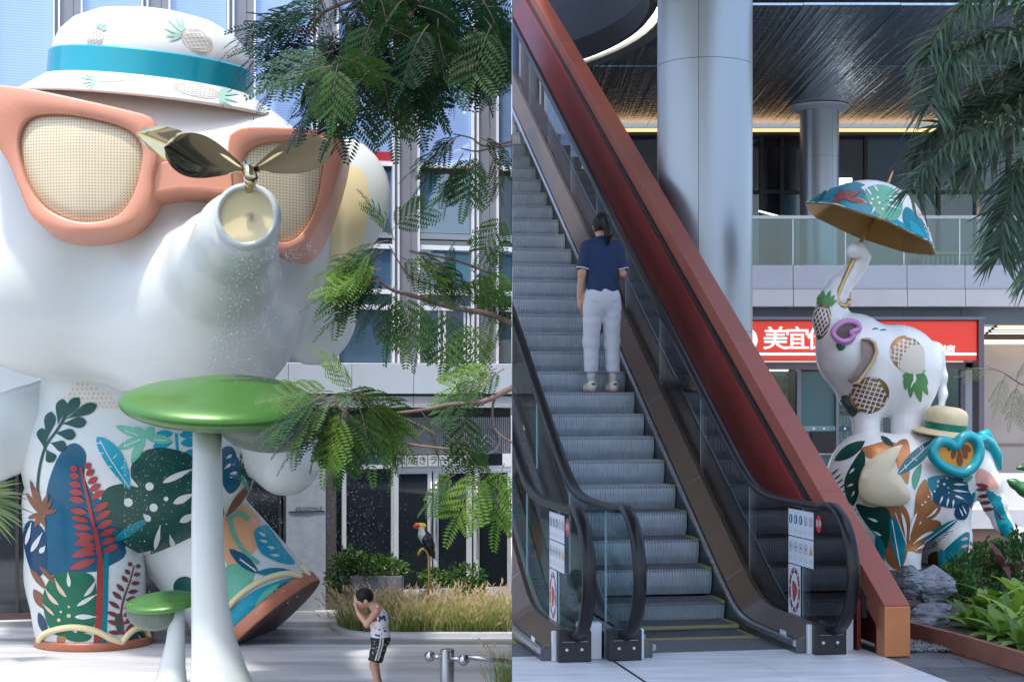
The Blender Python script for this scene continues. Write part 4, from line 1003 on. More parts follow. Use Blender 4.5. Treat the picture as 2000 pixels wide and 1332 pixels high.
# yellow sandal cords
def cord(name, pts, r, bvh, m):
    path = []
    sp_ = strip2(pts, 0)[0][::2]
    for v in sp_:
        d = (P(v[0], v[1], 10)-EYE).normalized(); h = bvh.ray_cast(EYE, d)
        if h[0] is not None: path.append(h[0]+h[1]*r*.6)
    mb = MB(); mb.tube(path, r, 8, m); return mb.build(name, None, st, True)
b1 = bvh_of(leg1); b2 = bvh_of(leg2); bt = bvh_of(torso)
cord('sandal_cord', [(79, 1250), (95, 1234), (140, 1224), (185, 1231), (218, 1249), (235, 1256)], .045, b1, M_cream); cord('sandal_cord', [(235, 1256), (247, 1240), (262, 1228), (280, 1228), (287, 1246)], .045, b1, M_cream)
cord('sandal_cord', [(420, 1225), (448, 1184), (480, 1153), (520, 1131), (560, 1122), (586, 1128)], .045, b2, M_cream); cord('sandal_cord', [(598, 1122), (592, 1114), (584, 1107)], .05, b2, M_cream)
# inner ear paint
paint('inner_ear', st, bh, [blob([(640, 596), (656, 602), (673, 588), (690, 535), (714, 445), (721, 385), (711, 340), (690, 324), (668, 334), (655, 380), (648, 440), (644, 510), (634, 556)], 78, 10)+(M_cream, 0)], jump=.5)

# ---- hat
HCn = P(294, 172, 22.0); hq = Matrix.Rotation(R(5.2), 3, 'Y') @ Matrix.Rotation(R(4.0), 3, 'X')
TH = lambda v: HCn+hq @ v
mb = MB(); mb.lathe([(1.32, .30), (1.325, .42), (1.25, .62), (1.08, .80), (.80, .94), (.45, 1.01), (.0, 1.03)], 64, M_wht, TH, False); crown = mb.build('hat_crown', None, st, True)
mb = MB(); mb.lathe([(1.345, -.02), (1.365, .0), (1.365, .33), (1.345, .35), (1.30, .35)], 64, mat('teal_band', (.0, .30, .40), .22, .25, coat=.5, noise=(.5, .08)), TH, False); mb.build('hat_band', None, st, True, auto=40)
mb = MB(); mb.lathe([(1.30, .03), (1.40, .01), (1.55, -.10), (1.74, -.235), (1.765, -.27), (1.74, -.29), (1.54, -.17), (1.3, -.06)], 72, M_wht, TH, False); brim = mb.build('hat_brim', None, st, True)
def pineapple(cx, cy, rx, ry, rot, m, mw, crown=None, ml=None, n=5, fade=0, lw=1.0, net=None):
    """oval fruit, pale net lines and a crown of pointed leaves at the end of its long axis"""
    ca, sa = math.cos(rot), math.sin(rot)
    T = lambda u, v: (cx+u*ca-v*sa, cy+u*sa+v*ca)
    out = [blob([T(rx*math.cos(a), ry*math.sin(a)) for a in [2*math.pi*k/32 for k in range(32)]], 32, 7, False)+(m, 0)]
    for s in (1, -1):
        for k in range(-n, n+1):
            pts = []
            for i in range(9):
                u = rx*(-1+2*i/8); v = k*2*ry/n+s*u*ry/rx*1.0
                f = 1-.25*(abs(v)/ry)**2
                if (u/rx)**2+(v/ry)**2 < 1.0: pts.append(T(u, v))
            if len(pts) > 1: out.append(strip2(pts, lw)+(mw, 1))
    if crown:
        L, W_ = crown
        for a in (-62, -38, -15, 12, 36, 60):
            r = R(a); l = L*(1-.35*abs(a)/60); b = T(rx*.9, ry*.35*math.sin(r)); t_ = T(rx*.9+l*math.cos(r*.8), ry*.35*math.sin(r)+l*math.sin(r*.8))
            out.append(leaf2(b, t_, W_, 0, .35, 8, 2)+(ml, 2))
    return out
bc1 = bvh_of(crown); bb = bvh_of(brim)
paint('painted_pineapple', st, bc1, pineapple(187, 75, 21, 15, R(118-180), K_gr, K_w, (16, 2), K_sage, 4, lw=.7))
paint('painted_pineapple', st, bc1, pineapple(384, 80, 34, 21, R(28+180), K_gr, K_w, (44, 3), K_sage, 5, lw=.8))
paint('painted_pineapple', st, bb, pineapple(384, 178, 48, 13, R(11), K_gr, K_w, (44, 3), K_sage, 6, lw=.8), jump=.9)
paint('painted_pineapple', st, bb, pineapple(218, 157, 34, 4, R(178), K_gr, K_w, (36, 1.5), K_sage, 4, lw=.6), jump=.9)

# ---- sunglasses
def lens_mat():
    m = mat('perforated_lens', (.62, .54, .38), .42, 0, coat=.1); t = m.node_tree; b = t.nodes['Principled BSDF']
    tc = t.nodes.new('ShaderNodeTexCoord'); sp_ = t.nodes.new('ShaderNodeSeparateXYZ'); t.links.new(tc.outputs['Object'], sp_.inputs[0])
    sq = []
    for ax in ('X', 'Z'):
        a = t.nodes.new('ShaderNodeMath'); a.operation = 'MULTIPLY'; a.inputs[1].default_value = 1/.037
        f = t.nodes.new('ShaderNodeMath'); f.operation = 'FRACT'; s = t.nodes.new('ShaderNodeMath'); s.operation = 'SUBTRACT'; s.inputs[1].default_value = .5
        p = t.nodes.new('ShaderNodeMath'); p.operation = 'POWER'; p.inputs[1].default_value = 2
        ab = t.nodes.new('ShaderNodeMath'); ab.operation = 'ABSOLUTE'
        t.links.new(sp_.outputs[ax], a.inputs[0]); t.links.new(a.outputs[0], f.inputs[0]); t.links.new(f.outputs[0], s.inputs[0]); t.links.new(s.outputs[0], ab.inputs[0]); t.links.new(ab.outputs[0], p.inputs[0]); sq.append(p)
    ad = t.nodes.new('ShaderNodeMath'); ad.operation = 'ADD'; t.links.new(sq[0].outputs[0], ad.inputs[0]); t.links.new(sq[1].outputs[0], ad.inputs[1])
    lt = t.nodes.new('ShaderNodeMath'); lt.operation = 'LESS_THAN'; lt.inputs[1].default_value = .055; t.links.new(ad.outputs[0], lt.inputs[0])
    mx = t.nodes.new('ShaderNodeMix'); mx.data_type = 'RGBA'; mx.inputs[6].default_value = (.62, .54, .38, 1); mx.inputs[7].default_value = (.26, .21, .14, 1)
    t.links.new(lt.outputs[0], mx.inputs[0]); t.links.new(mx.outputs[2], b.inputs['Base Color']); return m
M_lens = lens_mat()
def resample(poly, c, n=72):
    """closed polygon -> n points by angle about c"""
    o = rnd_curve(poly, 240); c = Vector(c); A = sorted(((math.atan2((p-c).y, (p-c).x), (p-c).length) for p in o))
    a = np.array([q[0] for q in A]); r = np.array([q[1] for q in A]); th = np.linspace(-math.pi, math.pi, n, endpoint=False)
    rr = np.interp(th, np.r_[a-2*math.pi, a, a+2*math.pi], np.r_[r, r, r])
    return [c+Vector((math.cos(t), math.sin(t)))*k for t, k in zip(th, rr)]
def frame_part(outer, inner, Yf, depth, drop, name, c):
    O = resample(outer, c); I = resample(inner, c); n = len(O)
    def at(p, dy, dz=0): 
        y = Yf(p.x); v = P(p.x, p.y, y); v.y += dy; v.z += dz; return v
    mb = MB(); rings = []
    cc = Vector(c)
    for pts, sc, dy, dz in ((O, 1.0, depth, drop), (O, 1.006, depth*.5, drop*.5), (O, 1.0, .05, .0), (O, .985, .012, 0), (O, .965, 0, 0), (I, 1.035, 0, 0), (I, 1.01, .015, 0), (I, 1.0, .05, 0), (I, 1.0, .14, 0)):
        rings.append([at(cc+(p-cc)*sc, dy, dz) for p in pts])
    vs = [v for r in rings for v in r]
    mb.add(vs, [(i*n+k, i*n+(k+1) % n, (i+1)*n+(k+1) % n, (i+1)*n+k) for i in range(len(rings)-1) for k in range(n)], M_pc)
    fr = mb.build(name, None, st, True, auto=60)
    mb = MB(); vs = [at(cc, .03)]; fs = []
    for r, dy in ((.25, .03), (.5, .035), (.75, .05), (.93, .075), (1.02, .13)): vs += [at(cc+(p-cc)*r, dy) for p in I]
    fs = [(0, 1+k, 1+(k+1) % n) for k in range(n)]+[(1+i*n+k, 1+(i+1)*n+k, 1+(i+1)*n+(k+1) % n, 1+i*n+(k+1) % n) for i in range(4) for k in range(n)]
    mb.add(vs, fs, M_lens); mb.build('lens', None, fr, True)
    return fr
YL = lambda x: 19.55+.00055*(x-150) if x > 150 else 19.55+.0012*(150-x)
YR = lambda x: 19.72+.0046*(x-440)
frame_part([(-40, 166), (0, 165), (60, 173), (160, 194), (255, 216), (292, 228), (306, 252), (309, 300), (298, 345), (296, 382), (272, 425), (235, 447), (170, 455), (105, 450), (62, 425), (36, 370), (10, 310), (-35, 250), (-60, 200)],
           [(75, 224), (130, 223), (200, 236), (250, 254), (274, 282), (276, 315), (262, 372), (236, 414), (195, 431), (145, 431), (95, 410), (62, 375), (42, 325), (35, 275), (48, 238)], YL, 1.0, -.13, 'sunglasses_frame', (158, 322))
frame_part([(446, 268), (462, 252), (500, 247), (580, 250), (650, 254), (668, 262), (669, 290), (655, 350), (635, 410), (610, 460), (585, 484), (550, 496), (520, 492), (494, 478), (470, 440), (452, 380), (444, 320)],
           [(478, 300), (505, 281), (550, 275), (605, 274), (628, 284), (631, 320), (622, 380), (605, 430), (582, 461), (555, 473), (528, 465), (502, 440), (484, 390), (474, 340)], YR, .9, -.12, 'sunglasses_frame', (556, 372))
mb = MB()
pl = [(292, 320), (330, 313), (390, 312), (450, 316), (455, 378), (400, 372), (350, 370), (318, 376), (288, 384)]
vs = [P(x, y, 19.72) for x, y in pl]+[P(x, y, 19.72)+Vector((0, .62, -.10)) for x, y in pl]; n = len(pl)
mb.add(vs, [tuple(range(n))]+[(i, (i+1) % n, n+(i+1) % n, n+i) for i in range(n)]+[tuple(range(n, 2*n))[::-1]], M_pc); mb.build('sunglasses_bridge', None, st, bevel=.03)

# ---- nozzle and propeller
tc_ = P(481, 421, 17.9)
mb = MB(); vs = []; n = 48
prof = [(.372, .16), (.362, .03), (.345, -.005), (.315, -.012), (.298, .005), (.292, .05)]
mb.lathe([(r, z) for r, z in prof], n, M_wht, lambda v: tc_+Vector((v.x, v.z-.02, v.y)), False); mb.build('nozzle_rim', None, st, True)
mb = MB(); mb.lathe([(.30, .055), (.2, .075), (0, .085)], 40, M_cream, lambda v: tc_+Vector((v.x, v.z-.02, v.y)), False); noz = mb.build('nozzle_disc', None, st, True)
mb = MB()
for k in range(26):
    a = k*2.4; r = .009*math.sqrt(k); c = tc_+Vector((r*math.cos(a)+.03, .045, r*math.sin(a)))
    mb.tube([c, c-Vector((0, .035, 0))], .0045, 5, M_steel)
tag(mb.build('spray_jets', None, noz), kind='stuff')
hub = P(487, 334, 17.75)
def blade(d, L, w_, tw, pk, cup=.05):
    d = Vector(d).normalized(); s = d.cross(Vector((0, -1, 0))).normalized(); nrm = s.cross(d).normalized()
    mb = MB(); vs = []; N, M_ = 20, 8
    for side in (0, 1):
        for i in range(N+1):
            t = i/N; hw = w_*(max(0, math.sin(math.pi*min(1, t**pk))))**.6 if 0 < t < 1 else .004
            hw = max(hw, .05*(1-t)**2+.004); an = tw*(1-.6*t); si = s*math.cos(an)+nrm*math.sin(an); ni = nrm*math.cos(an)-s*math.sin(an)
            for j in range(M_+1):
                q = 2*j/M_-1
                vs.append(hub+d*(.03+L*t)+si*hw*q+ni*(-cup*(1-q*q)*math.sin(math.pi*t)+(.018 if side else 0)*(1-abs(q)**6)))
    W1 = M_+1; off = (N+1)*W1; fs = []
    for i in range(N):
        for j in range(M_):
            k = i*W1+j; fs += [(k, k+1, k+W1+1, k+W1), (off+k, off+k+W1, off+k+W1+1, off+k+1)]
    for i in range(N):
        for j in (0, M_):
            k = i*W1+j; fs.append((k, k+W1, off+k+W1, off+k))
    mb.add(vs, fs, M_gold); return mb.build('propeller_blade', None, st, True, auto=50)
vd = lambda x, y, Y: P(x, y, Y)-hub
blade(vd(335, 292, 17.45), .92, .25, .62, 1.5); blade(vd(656, 282, 17.5), 1.0, .20, -.62, 1.4); blade(vd(272, 262, 18.6), vd(272, 262, 18.6).length, .19, .5, 1.5)
mb = MB(); mb.tube([P(481, 322, 17.85), P(485, 334, 17.72), P(490, 350, 17.68), P(491, 361, 17.72)], [.05, .075, .085, .05], 16, M_gold); mb.tube([P(488, 352, 17.75), P(486, 372, 17.98)], .05, 12, M_gold); mb.build('propeller_hub', None, st, True)

# ---- painting
def sprig(petals, w, m, stem=None, sw=(3, 2), layer=2, pk=.72): 
    o = [leaf2(a, b, w, 0, pk, 12, 4)+(m, layer) for a, b in petals]
    if stem: o.append(strip2(stem, *sw)+(m, layer))
    return o
def slits(lst, m, layer=3, w=5): return [leaf2(a, b, (q[0] if q else w), (q[1] if len(q) > 1 else 0), .62, 10, 2, 0, .2)+(m, layer) for a, b, *q in lst]
def fern(stem, n, L, w, m, layer=3, sw=(2, 5), skew=.45, sides=(1, -1), t0=.05, t1=.95, grow=.5):
    pts = strip2(stem, 0)[0][::2]; o = [strip2(stem, *sw)+(m, layer)]
    for i in range(n):
        t = t0+(t1-t0)*i/max(1, n-1); k = min(len(pts)-2, int(t*(len(pts)-1))); p = pts[k]; d = (pts[k+1]-pts[k]).normalized(); nn = Vector((-d.y, d.x)); l = L*(1-grow+grow*min(1, i/(n*.5)))
        for s in sides:
            u = (nn*s-d*skew).normalized(); o.append(leaf2(p+u*sw[1]*1.3, p+u*(sw[1]*1.3+l), w, 0, .5, 8, 2)+(m, layer))
    return o
both = lambda name, sh, label=None: (paint(name, st, bt, sh, label, jump=.35), paint(name, st, b1, sh, label, jump=.35))
dots = []
for r, (y, x0, x1) in enumerate(((751, 152, 178), (760, 142, 188), (769, 137, 212), (778, 134, 222), (787, 158, 236), (795, 190, 234))):
    x = x0
    while x <= x1: dots.append(ell(x, y, 3.0, 2.6, .6, 10, 2)+(K_ltan, 0)); x += 9.2
tag(paint('painted_dots', st, bt, dots), kind='stuff')
both('painted_blue_leaf', [blob([(108, 905), (128, 873), (150, 866), (168, 885), (166, 915), (166, 935), (180, 962), (206, 986), (228, 1030), (246, 1080), (215, 1104), (185, 1116), (130, 1118), (92, 1118), (88, 1050), (88, 1000), (93, 950)], 102, 12)+(K_blue, 0)])
paint('painted_oak_sprig', st, bt, sprig([((88, 878), (82, 836)), ((92, 862), (101, 804)), ((113, 832), (124, 779)), ((118, 826), (155, 776)), ((126, 820), (190, 790)), ((118, 828), (170, 824)), ((105, 845), (149, 850)), ((97, 864), (130, 874)), ((90, 876), (105, 902))], 11, K_dg, [(135, 805), (112, 840), (90, 872), (78, 915), (74, 960), (76, 996)], (2.2, 2.6)))
paint('painted_banana_leaf', st, bt, [leaf2((190, 853), (254, 956), 18, -6, .42, 18, 6)+(K_cyan, 2), strip2([(196, 860), (215, 895), (252, 950)], .8)+(K_w, 3)]+[strip2([a, b], .9)+(K_w, 3) for a, b in (((188, 865), (198, 866)), ((192, 884), (203, 885)), ((193, 888), (201, 889)), ((204, 910), (219, 911)), ((222, 895), (229, 887)), ((219, 935), (232, 932)), ((237, 915), (242, 910)))])
paint('painted_palm_leaf', st, bt, [leaf2((283, 853), q, 9, 0, .5, 12, 4)+(K_mint, 1) for q in ((226, 832), (227, 878), (256, 905), (262, 834), (300, 834), (337, 862))]+[strip2([(270, 850), (245, 842)], .8)+(K_w, 2), strip2([(275, 858), (242, 872)], .8)+(K_w, 2), strip2([(302, 859), (325, 860)], .8)+(K_w, 2)])
paint('painted_teal_leaves', st, bt, [leaf2(a, b, w_, 0, .5, 12, 4)+(K_cyan, 0) for a, b, w_ in (((300, 852), (338, 846), 9), ((298, 872), (338, 862), 9), ((352, 866), (388, 862), 9), ((355, 890), (395, 885), 11), ((350, 850), (384, 846), 8))]+[strip2([(344, 846), (347, 885)], 3)+(K_cyan, 0)])
big = [blob([(258, 905), (272, 886), (308, 874), (350, 880), (376, 893), (402, 925), (430, 975), (436, 1010), (410, 1045), (370, 1066), (320, 1075), (270, 1088), (246, 1080), (228, 1030), (198, 990), (206, 956), (240, 944), (270, 951), (256, 930)], 114, 12)+(K_dg, 1)]
big += [ell(292, 949, 8)+(K_w, 3), ell(324, 973, 4.5)+(K_w, 3), ell(251, 980, 8.5)+(K_w, 3), ell(300, 990, 8)+(K_w, 3)]
big += slits([((378, 914), (317, 942), 6), ((380, 962), (338, 982), 7), ((386, 1000), (350, 1018), 7), ((280, 1002), (294, 1016), 6), ((313, 1024), (302, 1072), 5), ((331, 1042), (340, 1072), 5)], K_w)
big += [leaf2((215, 1060), (292, 1010), 9, 0, .5, 12, 4)+(K_teal, 2)]
paint('painted_monstera_leaf', st, bt, big, 'largest dark green monstera leaf across the belly', jump=.35)
bm_ = [blob([(432, 880), (452, 873), (466, 900), (473, 930), (462, 955), (445, 962), (430, 930)], 56, 8)+(K_blue, 1), blob([(474, 876), (496, 880), (500, 915), (486, 945), (470, 932), (468, 900)], 48, 8)+(K_dg, 1)]
bm_ += slits([((440, 895), (452, 888), 3), ((437, 915), (450, 905), 3), ((447, 925), (462, 922), 3), ((478, 890), (470, 905), 2.5)], K_w)+[ell(470, 897, 2)+(K_w, 3), ell(479, 897, 2)+(K_w, 3), ell(477, 912, 2)+(K_w, 3)]
bm_ += [leaf2((492, 940), (440, 1010), 8, 0, .5, 12, 4)+(K_br, 1), leaf2((470, 925), (485, 960), 5)+(K_mint, 1)]
paint('painted_blue_monstera', st, bt, bm_, jump=.35)
rf = fern([(159, 912), (168, 955), (178, 1000), (188, 1050), (195, 1095)], 11, 36, 6.5, K_red, 3, (2, 5), .35, grow=.55)
rf2 = [strip2([(195, 1090), (195, 1140), (193, 1200), (189, 1262)], 6, 7)+(K_red, 3)]
for y, l in ((1058, 40), (1082, 46), (1105, 50)): rf2 += [leaf2((186, y-12), (186-l, y+6), 8, 0, .5, 10, 2)+(K_red, 3)]
both('painted_red_fern', rf+rf2)
both('painted_brown_palm', [leaf2((80, 1003), q, 5, 0, .45, 10, 2)+(K_br, 3) for q in ((60, 936), (52, 962), (73, 950), (96, 962), (103, 978), (113, 996), (56, 1012), (70, 1030), (90, 1030))])
paint('painted_navy_monstera', st, b1, [blob([(48, 1030), (62, 1016), (86, 1035), (92, 1070), (90, 1112), (70, 1126), (56, 1100), (47, 1060)], 64, 9)+(K_navy, 1)]+slits([((63, 1020), (52, 1064), 4), ((84, 1040), (62, 1078), 5), ((90, 1066), (79, 1080), 5)], K_w)+[leaf2((60, 1110), (90, 1150), 6)+(K_br, 2), leaf2((78, 1105), (110, 1140), 5)+(K_br, 2)]+[leaf2((66, 1150), (90, 1190), 10)+(K_br, 0), leaf2((76, 1195), (92, 1240), 8)+(K_navy, 1)], jump=.5)
gl = [blob([(108, 1122), (140, 1116), (178, 1122), (188, 1150), (188, 1205), (176, 1230), (150, 1238), (112, 1240), (93, 1216), (84, 1172), (92, 1140)], 88, 9)+(K_g, 1)]+slits([((133, 1118), (136, 1146), 4), ((187, 1130), (164, 1164), 4, -3), ((189, 1160), (150, 1183), 4), ((188, 1204), (146, 1204), 5), ((143, 1222), (150, 1235), 4)], K_w)+slits([((108, 1128), (131, 1166), 4, 3), ((90, 1148), (116, 1181), 4, 3), ((85, 1178), (107, 1201), 3)], K_ltan)
gl += [ell(135, 1184, 2.5)+(K_ltan, 3), ell(120, 1194, 2.5)+(K_ltan, 3), ell(135, 1202, 4)+(K_ltan, 3), ell(116, 1210, 3.5)+(K_ltan, 3)]
gl += [blob([(128, 1238), (150, 1235), (178, 1240), (172, 1250), (150, 1253), (132, 1248)], 36, 5)+(K_g, 1), leaf2((115, 1262), (125, 1232), 9)+(K_cop, 0), strip2([(208, 1070), (206, 1130), (204, 1200), (201, 1262)], 5, 6)+(K_teal, 2)]
paint('painted_green_monstera', st, b1, gl, 'bright green monstera leaf above the sandal cord', jump=.5)
paint('painted_small_fern', st, b1, fern([(261, 1104), (253, 1135), (243, 1162), (236, 1195), (238, 1225), (244, 1245)], 9, 26, 4.5, K_mar, 2, (1, 3), .5, grow=.6, t1=.9)+[blob([(224, 1205), (235, 1198), (242, 1220), (238, 1238), (228, 1230)], 30, 5)+(K_g, 1), blob([(252, 1240), (262, 1232), (282, 1236), (286, 1250), (270, 1258), (256, 1256)], 36, 5)+(K_dg, 1), ell(264, 1249, 2.5)+(K_w, 3)]+slits([((268, 1240), (279, 1255), 2)], K_w), jump=.5)
ll = [blob([(436, 1000), (455, 985), (490, 985), (505, 1010), (512, 1050), (490, 1085), (455, 1112), (436, 1080)], 64, 8)+(K_peach, 0), strip2([(486, 1014), (470, 1004), (450, 1010), (455, 1040), (475, 1075), (505, 1100)], 5, 4)+(K_mint, 2)]
ll += [blob([(497, 1036), (520, 1026), (540, 1050), (555, 1072), (575, 1100), (545, 1098), (512, 1082), (500, 1060)], 56, 8)+(K_cyan, 2)]+slits([((503, 1040), (518, 1048), 3), ((505, 1055), (522, 1060), 3), ((520, 1068), (535, 1072), 3), ((526, 1084), (545, 1086), 3)], K_w)
ll += [leaf2((447, 1072), (505, 1120), 11, 0, .5, 12, 4)+(K_blue, 3), strip2([(468, 1092), (500, 1116)], 1.5)+(K_w, 4), blob([(440, 1110), (470, 1102), (495, 1115), (490, 1140), (460, 1165), (438, 1180)], 48, 8)+(K_mint, 1), blob([(425, 1225), (452, 1188), (500, 1152), (560, 1130), (596, 1132), (560, 1170), (480, 1215), (440, 1245)], 64, 8)+(K_cyan, 1), leaf2((500, 1118), (575, 1118), 9, 0, .5, 12, 4)+(K_teal, 2), leaf2((545, 1140), (498, 1185), 9)+(K_mint, 2), leaf2((560, 1135), (525, 1172), 6)+(K_blue, 2), ell(361, 1146, 22, 21)+(K_dg, 1), leaf2((500, 985), (560, 1075), 10, 0, .5, 12, 4)+(K_w, 1)]
paint('painted_leg_leaves', st, b2, ll, jump=.5)

# =================================================================== mushroom fountains
M_green = mat('green_lacquer', (.05, .16, .028), .36, .3, coat=.25, noise=(.9, .16)); M_under = mat('mushroom_underside', (.10, .135, .105), .5, .1, noise=(6, .2), bump=(12, .15))
mu = thing('mushroom_fountain', 'tall mushroom fountain with wide green cap, water falling on it', 'fountain', tuple(P(430, 1365, 18.3).xy)+(PZ,))
rot = np.array((Matrix.Rotation(R(13), 3, 'X') @ Matrix.Rotation(R(3), 3, 'Y')))
c1 = P(424, 790, 18.3)
def f_cap(p): return smin(s_ell(p, c1, (1.10, .95, .23), rot), s_ell(p, c1+Vector((.25, .1, .05)), (.75, .7, .22), rot), .15)
sdf_obj('cap', f_cap, (c1.x-1.3, 17.1, c1.z-.6), (c1.x+1.3, 19.5, c1.z+.6), .03, M_green, mu, it=2)
c2 = P(530, 828, 18.38)
sdf_obj('gills', lambda p: s_ell(p, c2, (.60, .55, .33)), (c2.x-.8, 17.6, c2.z-.5), (c2.x+.8, 19.2, c2.z+.5), .03, M_under, mu)
mb = MB(); pts = [(405, 836), (405, 900), (405, 1000), (406, 1100), (410, 1180), (417, 1250), (427, 1310), (433, 1350), (435, 1372)]; rr_ = [.165, .165, .178, .19, .21, .25, .315, .375, .40]
mb.tube([P(x, y, 18.42) for x, y in pts], rr_, 40, M_wht); mb.build('stem', None, mu, True)
mu2 = thing('mushroom_fountain', 'small mushroom fountain with a green cap beside the tall stem', 'fountain', tuple(P(330, 1350, 18.75).xy)+(PZ,))
c3 = P(318, 1176, 18.8); rot3 = np.array((Matrix.Rotation(R(10), 3, 'X') @ Matrix.Rotation(R(-4), 3, 'Y')))
sdf_obj('cap', lambda p: s_ell(p, c3, (.44, .38, .085), rot3), (c3.x-.6, 18.2, c3.z-.3), (c3.x+.6, 19.4, c3.z+.3), .016, M_green, mu2, it=2)
c4 = P(300, 1193, 18.85)
sdf_obj('gills', lambda p: np.maximum(s_ell(p, c4, (.31, .30, .225)), (p[:, 2]-c4.z-.06)), (c4.x-.5, 18.3, c4.z-.4), (c4.x+.5, 19.4, c4.z+.3), .016, M_under, mu2)
mb = MB(); mb.tube([P(x, y, 18.8) for x, y in ((346, 1182), (345, 1220), (342, 1260), (337, 1300), (334, 1335), (333, 1352))], [.083, .095, .115, .15, .19, .215], 28, M_wht); mb.build('stem', None, mu2, True)
# water: drops thrown by the nozzle and off the caps
rw = random.Random(11); mb = MB()
M_water = mat('water_drop', (.93, .96, 1), .05, 0, spec=.8, trans=.55, ior=1.33)
def drop(p, r):
    l = r*rw.uniform(1, 2.0)
    mb.add([p+Vector((r, 0, 0)), p+Vector((-r*.5, r*.86, 0)), p+Vector((-r*.5, -r*.86, 0)), p+Vector((0, 0, l)), p-Vector((0, 0, l))], [(0, 1, 3), (1, 2, 3), (2, 0, 3), (1, 0, 4), (2, 1, 4), (0, 2, 4)], M_water)
for _ in range(850):                                    # stream from the nozzle down to the cap
    t = rw.random()**1.2; x = 478+rw.gauss(0, 14+28*t); y = 440+310*t; drop(P(x, y, 17.75+rw.gauss(.12, .12+.2*t)), rw.uniform(.0018, .0042))
for _ in range(500):                                    # spray over the lower rim of the right lens
    drop(P(rw.gauss(545, 34), rw.gauss(492, 12), 17.9+rw.random()*.6), rw.uniform(.002, .005))
for _ in range(1100):                                   # fall off the cap
    a = rw.uniform(-.2, 3.3); x = 428+185*math.cos(a); t = rw.random(); drop(P(x, 815+40*math.sin(a)+t*rw.uniform(80, 420), 18.3-.9*math.sin(a)+rw.gauss(0, .12)), rw.uniform(.0018, .0042))
for _ in range(1500):                                    # drifting to the right in front of the window
    drop(P(rw.gauss(640, 75), rw.gauss(985, 85), 19+rw.random()*3.5), rw.uniform(.0018, .0046))
tag(mb.build('water_drops'), 'spray of falling water drops around the mushroom fountains', 'water', kind='stuff')

# =================================================================== toucan on its gold hook
M_gpole = mat('gold_pole', (.55, .36, .14), .25, .85, noise=(6, .12))
Yt = 24.4
hp = thing('hook_post', 'gold post bent into a hook at the top, standing in the grasses', 'post', tuple(P(838, 1200, Yt).xy)+(PZ,))
mb = MB(); mb.tube([P(x, y, Yt) for x, y in ((838, 1225), (838, 1150), (838, 1100), (837, 1084), (833, 1075), (827, 1071), (821, 1074), (818, 1080), (816, 1086))], .024, 12, M_gpole); mb.build('post', None, hp, True)
tu = thing('toucan_statue', 'toucan figure with white breast and orange bill perched on the gold hook', 'statue', tuple(P(833, 1075, Yt)))
def tfun(*pts): 
    q = [(P(x, y, Yt), r) for x, y, r in pts]; return lambda p: s_chain(p, q, .04)
lo, hi = P(795, 1105, Yt), P(865, 1005, Yt); lo.y = Yt-.3; hi.y = Yt+.3
sdf_obj('body', tfun((829, 1038, .05), (834, 1052, .085), (839, 1065, .075), (844, 1080, .04), (848, 1089, .02)), lo, hi, .011, mat('toucan_black', (.010, .011, .014), .35, coat=.3), tu)
sdf_obj('breast', tfun((823, 1031, .05), (826, 1045, .068), (828, 1056, .05)), lo-Vector((0, .03, 0)), hi, .011, M_wht, tu)
sdf_obj('head', tfun((827, 1027, .045), (822, 1026, .045)), lo, hi, .010, mat('toucan_yellow', (.75, .50, .02), .35, coat=.3), tu)
sdf_obj('bill', tfun((821, 1026, .042), (814, 1026, .036), (809, 1029, .018)), lo-Vector((0, .005, 0)), hi, .010, mat('toucan_orange', (.70, .10, .02), .35, coat=.3), tu)
mb = MB(); c = P(818, 1027, Yt)+Vector((0, -.05, 0)); mb.lathe([(0, -.012), (.012, 0), (0, .012)], 10, M_black, lambda v: c+v, False); mb.build('eye', None, tu, True)
# =================================================================== RIGHT: the pair of painted elephants with the umbrella
YE = 16.2
M_wht2 = mat('white_gloss', (.78, .79, .79), .32, 0, coat=.3, noise=(2, .03), bump=(3, .04)); K_w = pm('bright_white', (.78, .79, .79))
def ell3(x, y, Y, rx, ry, rz): 
    c = P(x, y, Y); s = Y/F; return lambda p: s_ell(p, c, (rx*s, ry*s, rz*s))
def chp(pts, k=.06):
    q = [(P(x, y, Y), r*Y/F) for x, y, Y, r in pts]; return lambda p: s_chain(p, q, k)
def uni(fs, ks):
    def f(p):
        d = fs[0](p)
        for g, k in zip(fs[1:], ks): d = smin(d, g(p), k)
        return d
    return f
def bounds(x0, y0, x1, y1, Y0, Y1): 
    a = P(x0, y1, Y1); b = P(x1, y0, Y1); a2 = P(x0, y1, Y0); b2 = P(x1, y0, Y0)
    return (min(a.x, a2.x), Y0, min(a.z, a2.z)), (max(b.x, b2.x), Y1, max(b.z, b2.z))
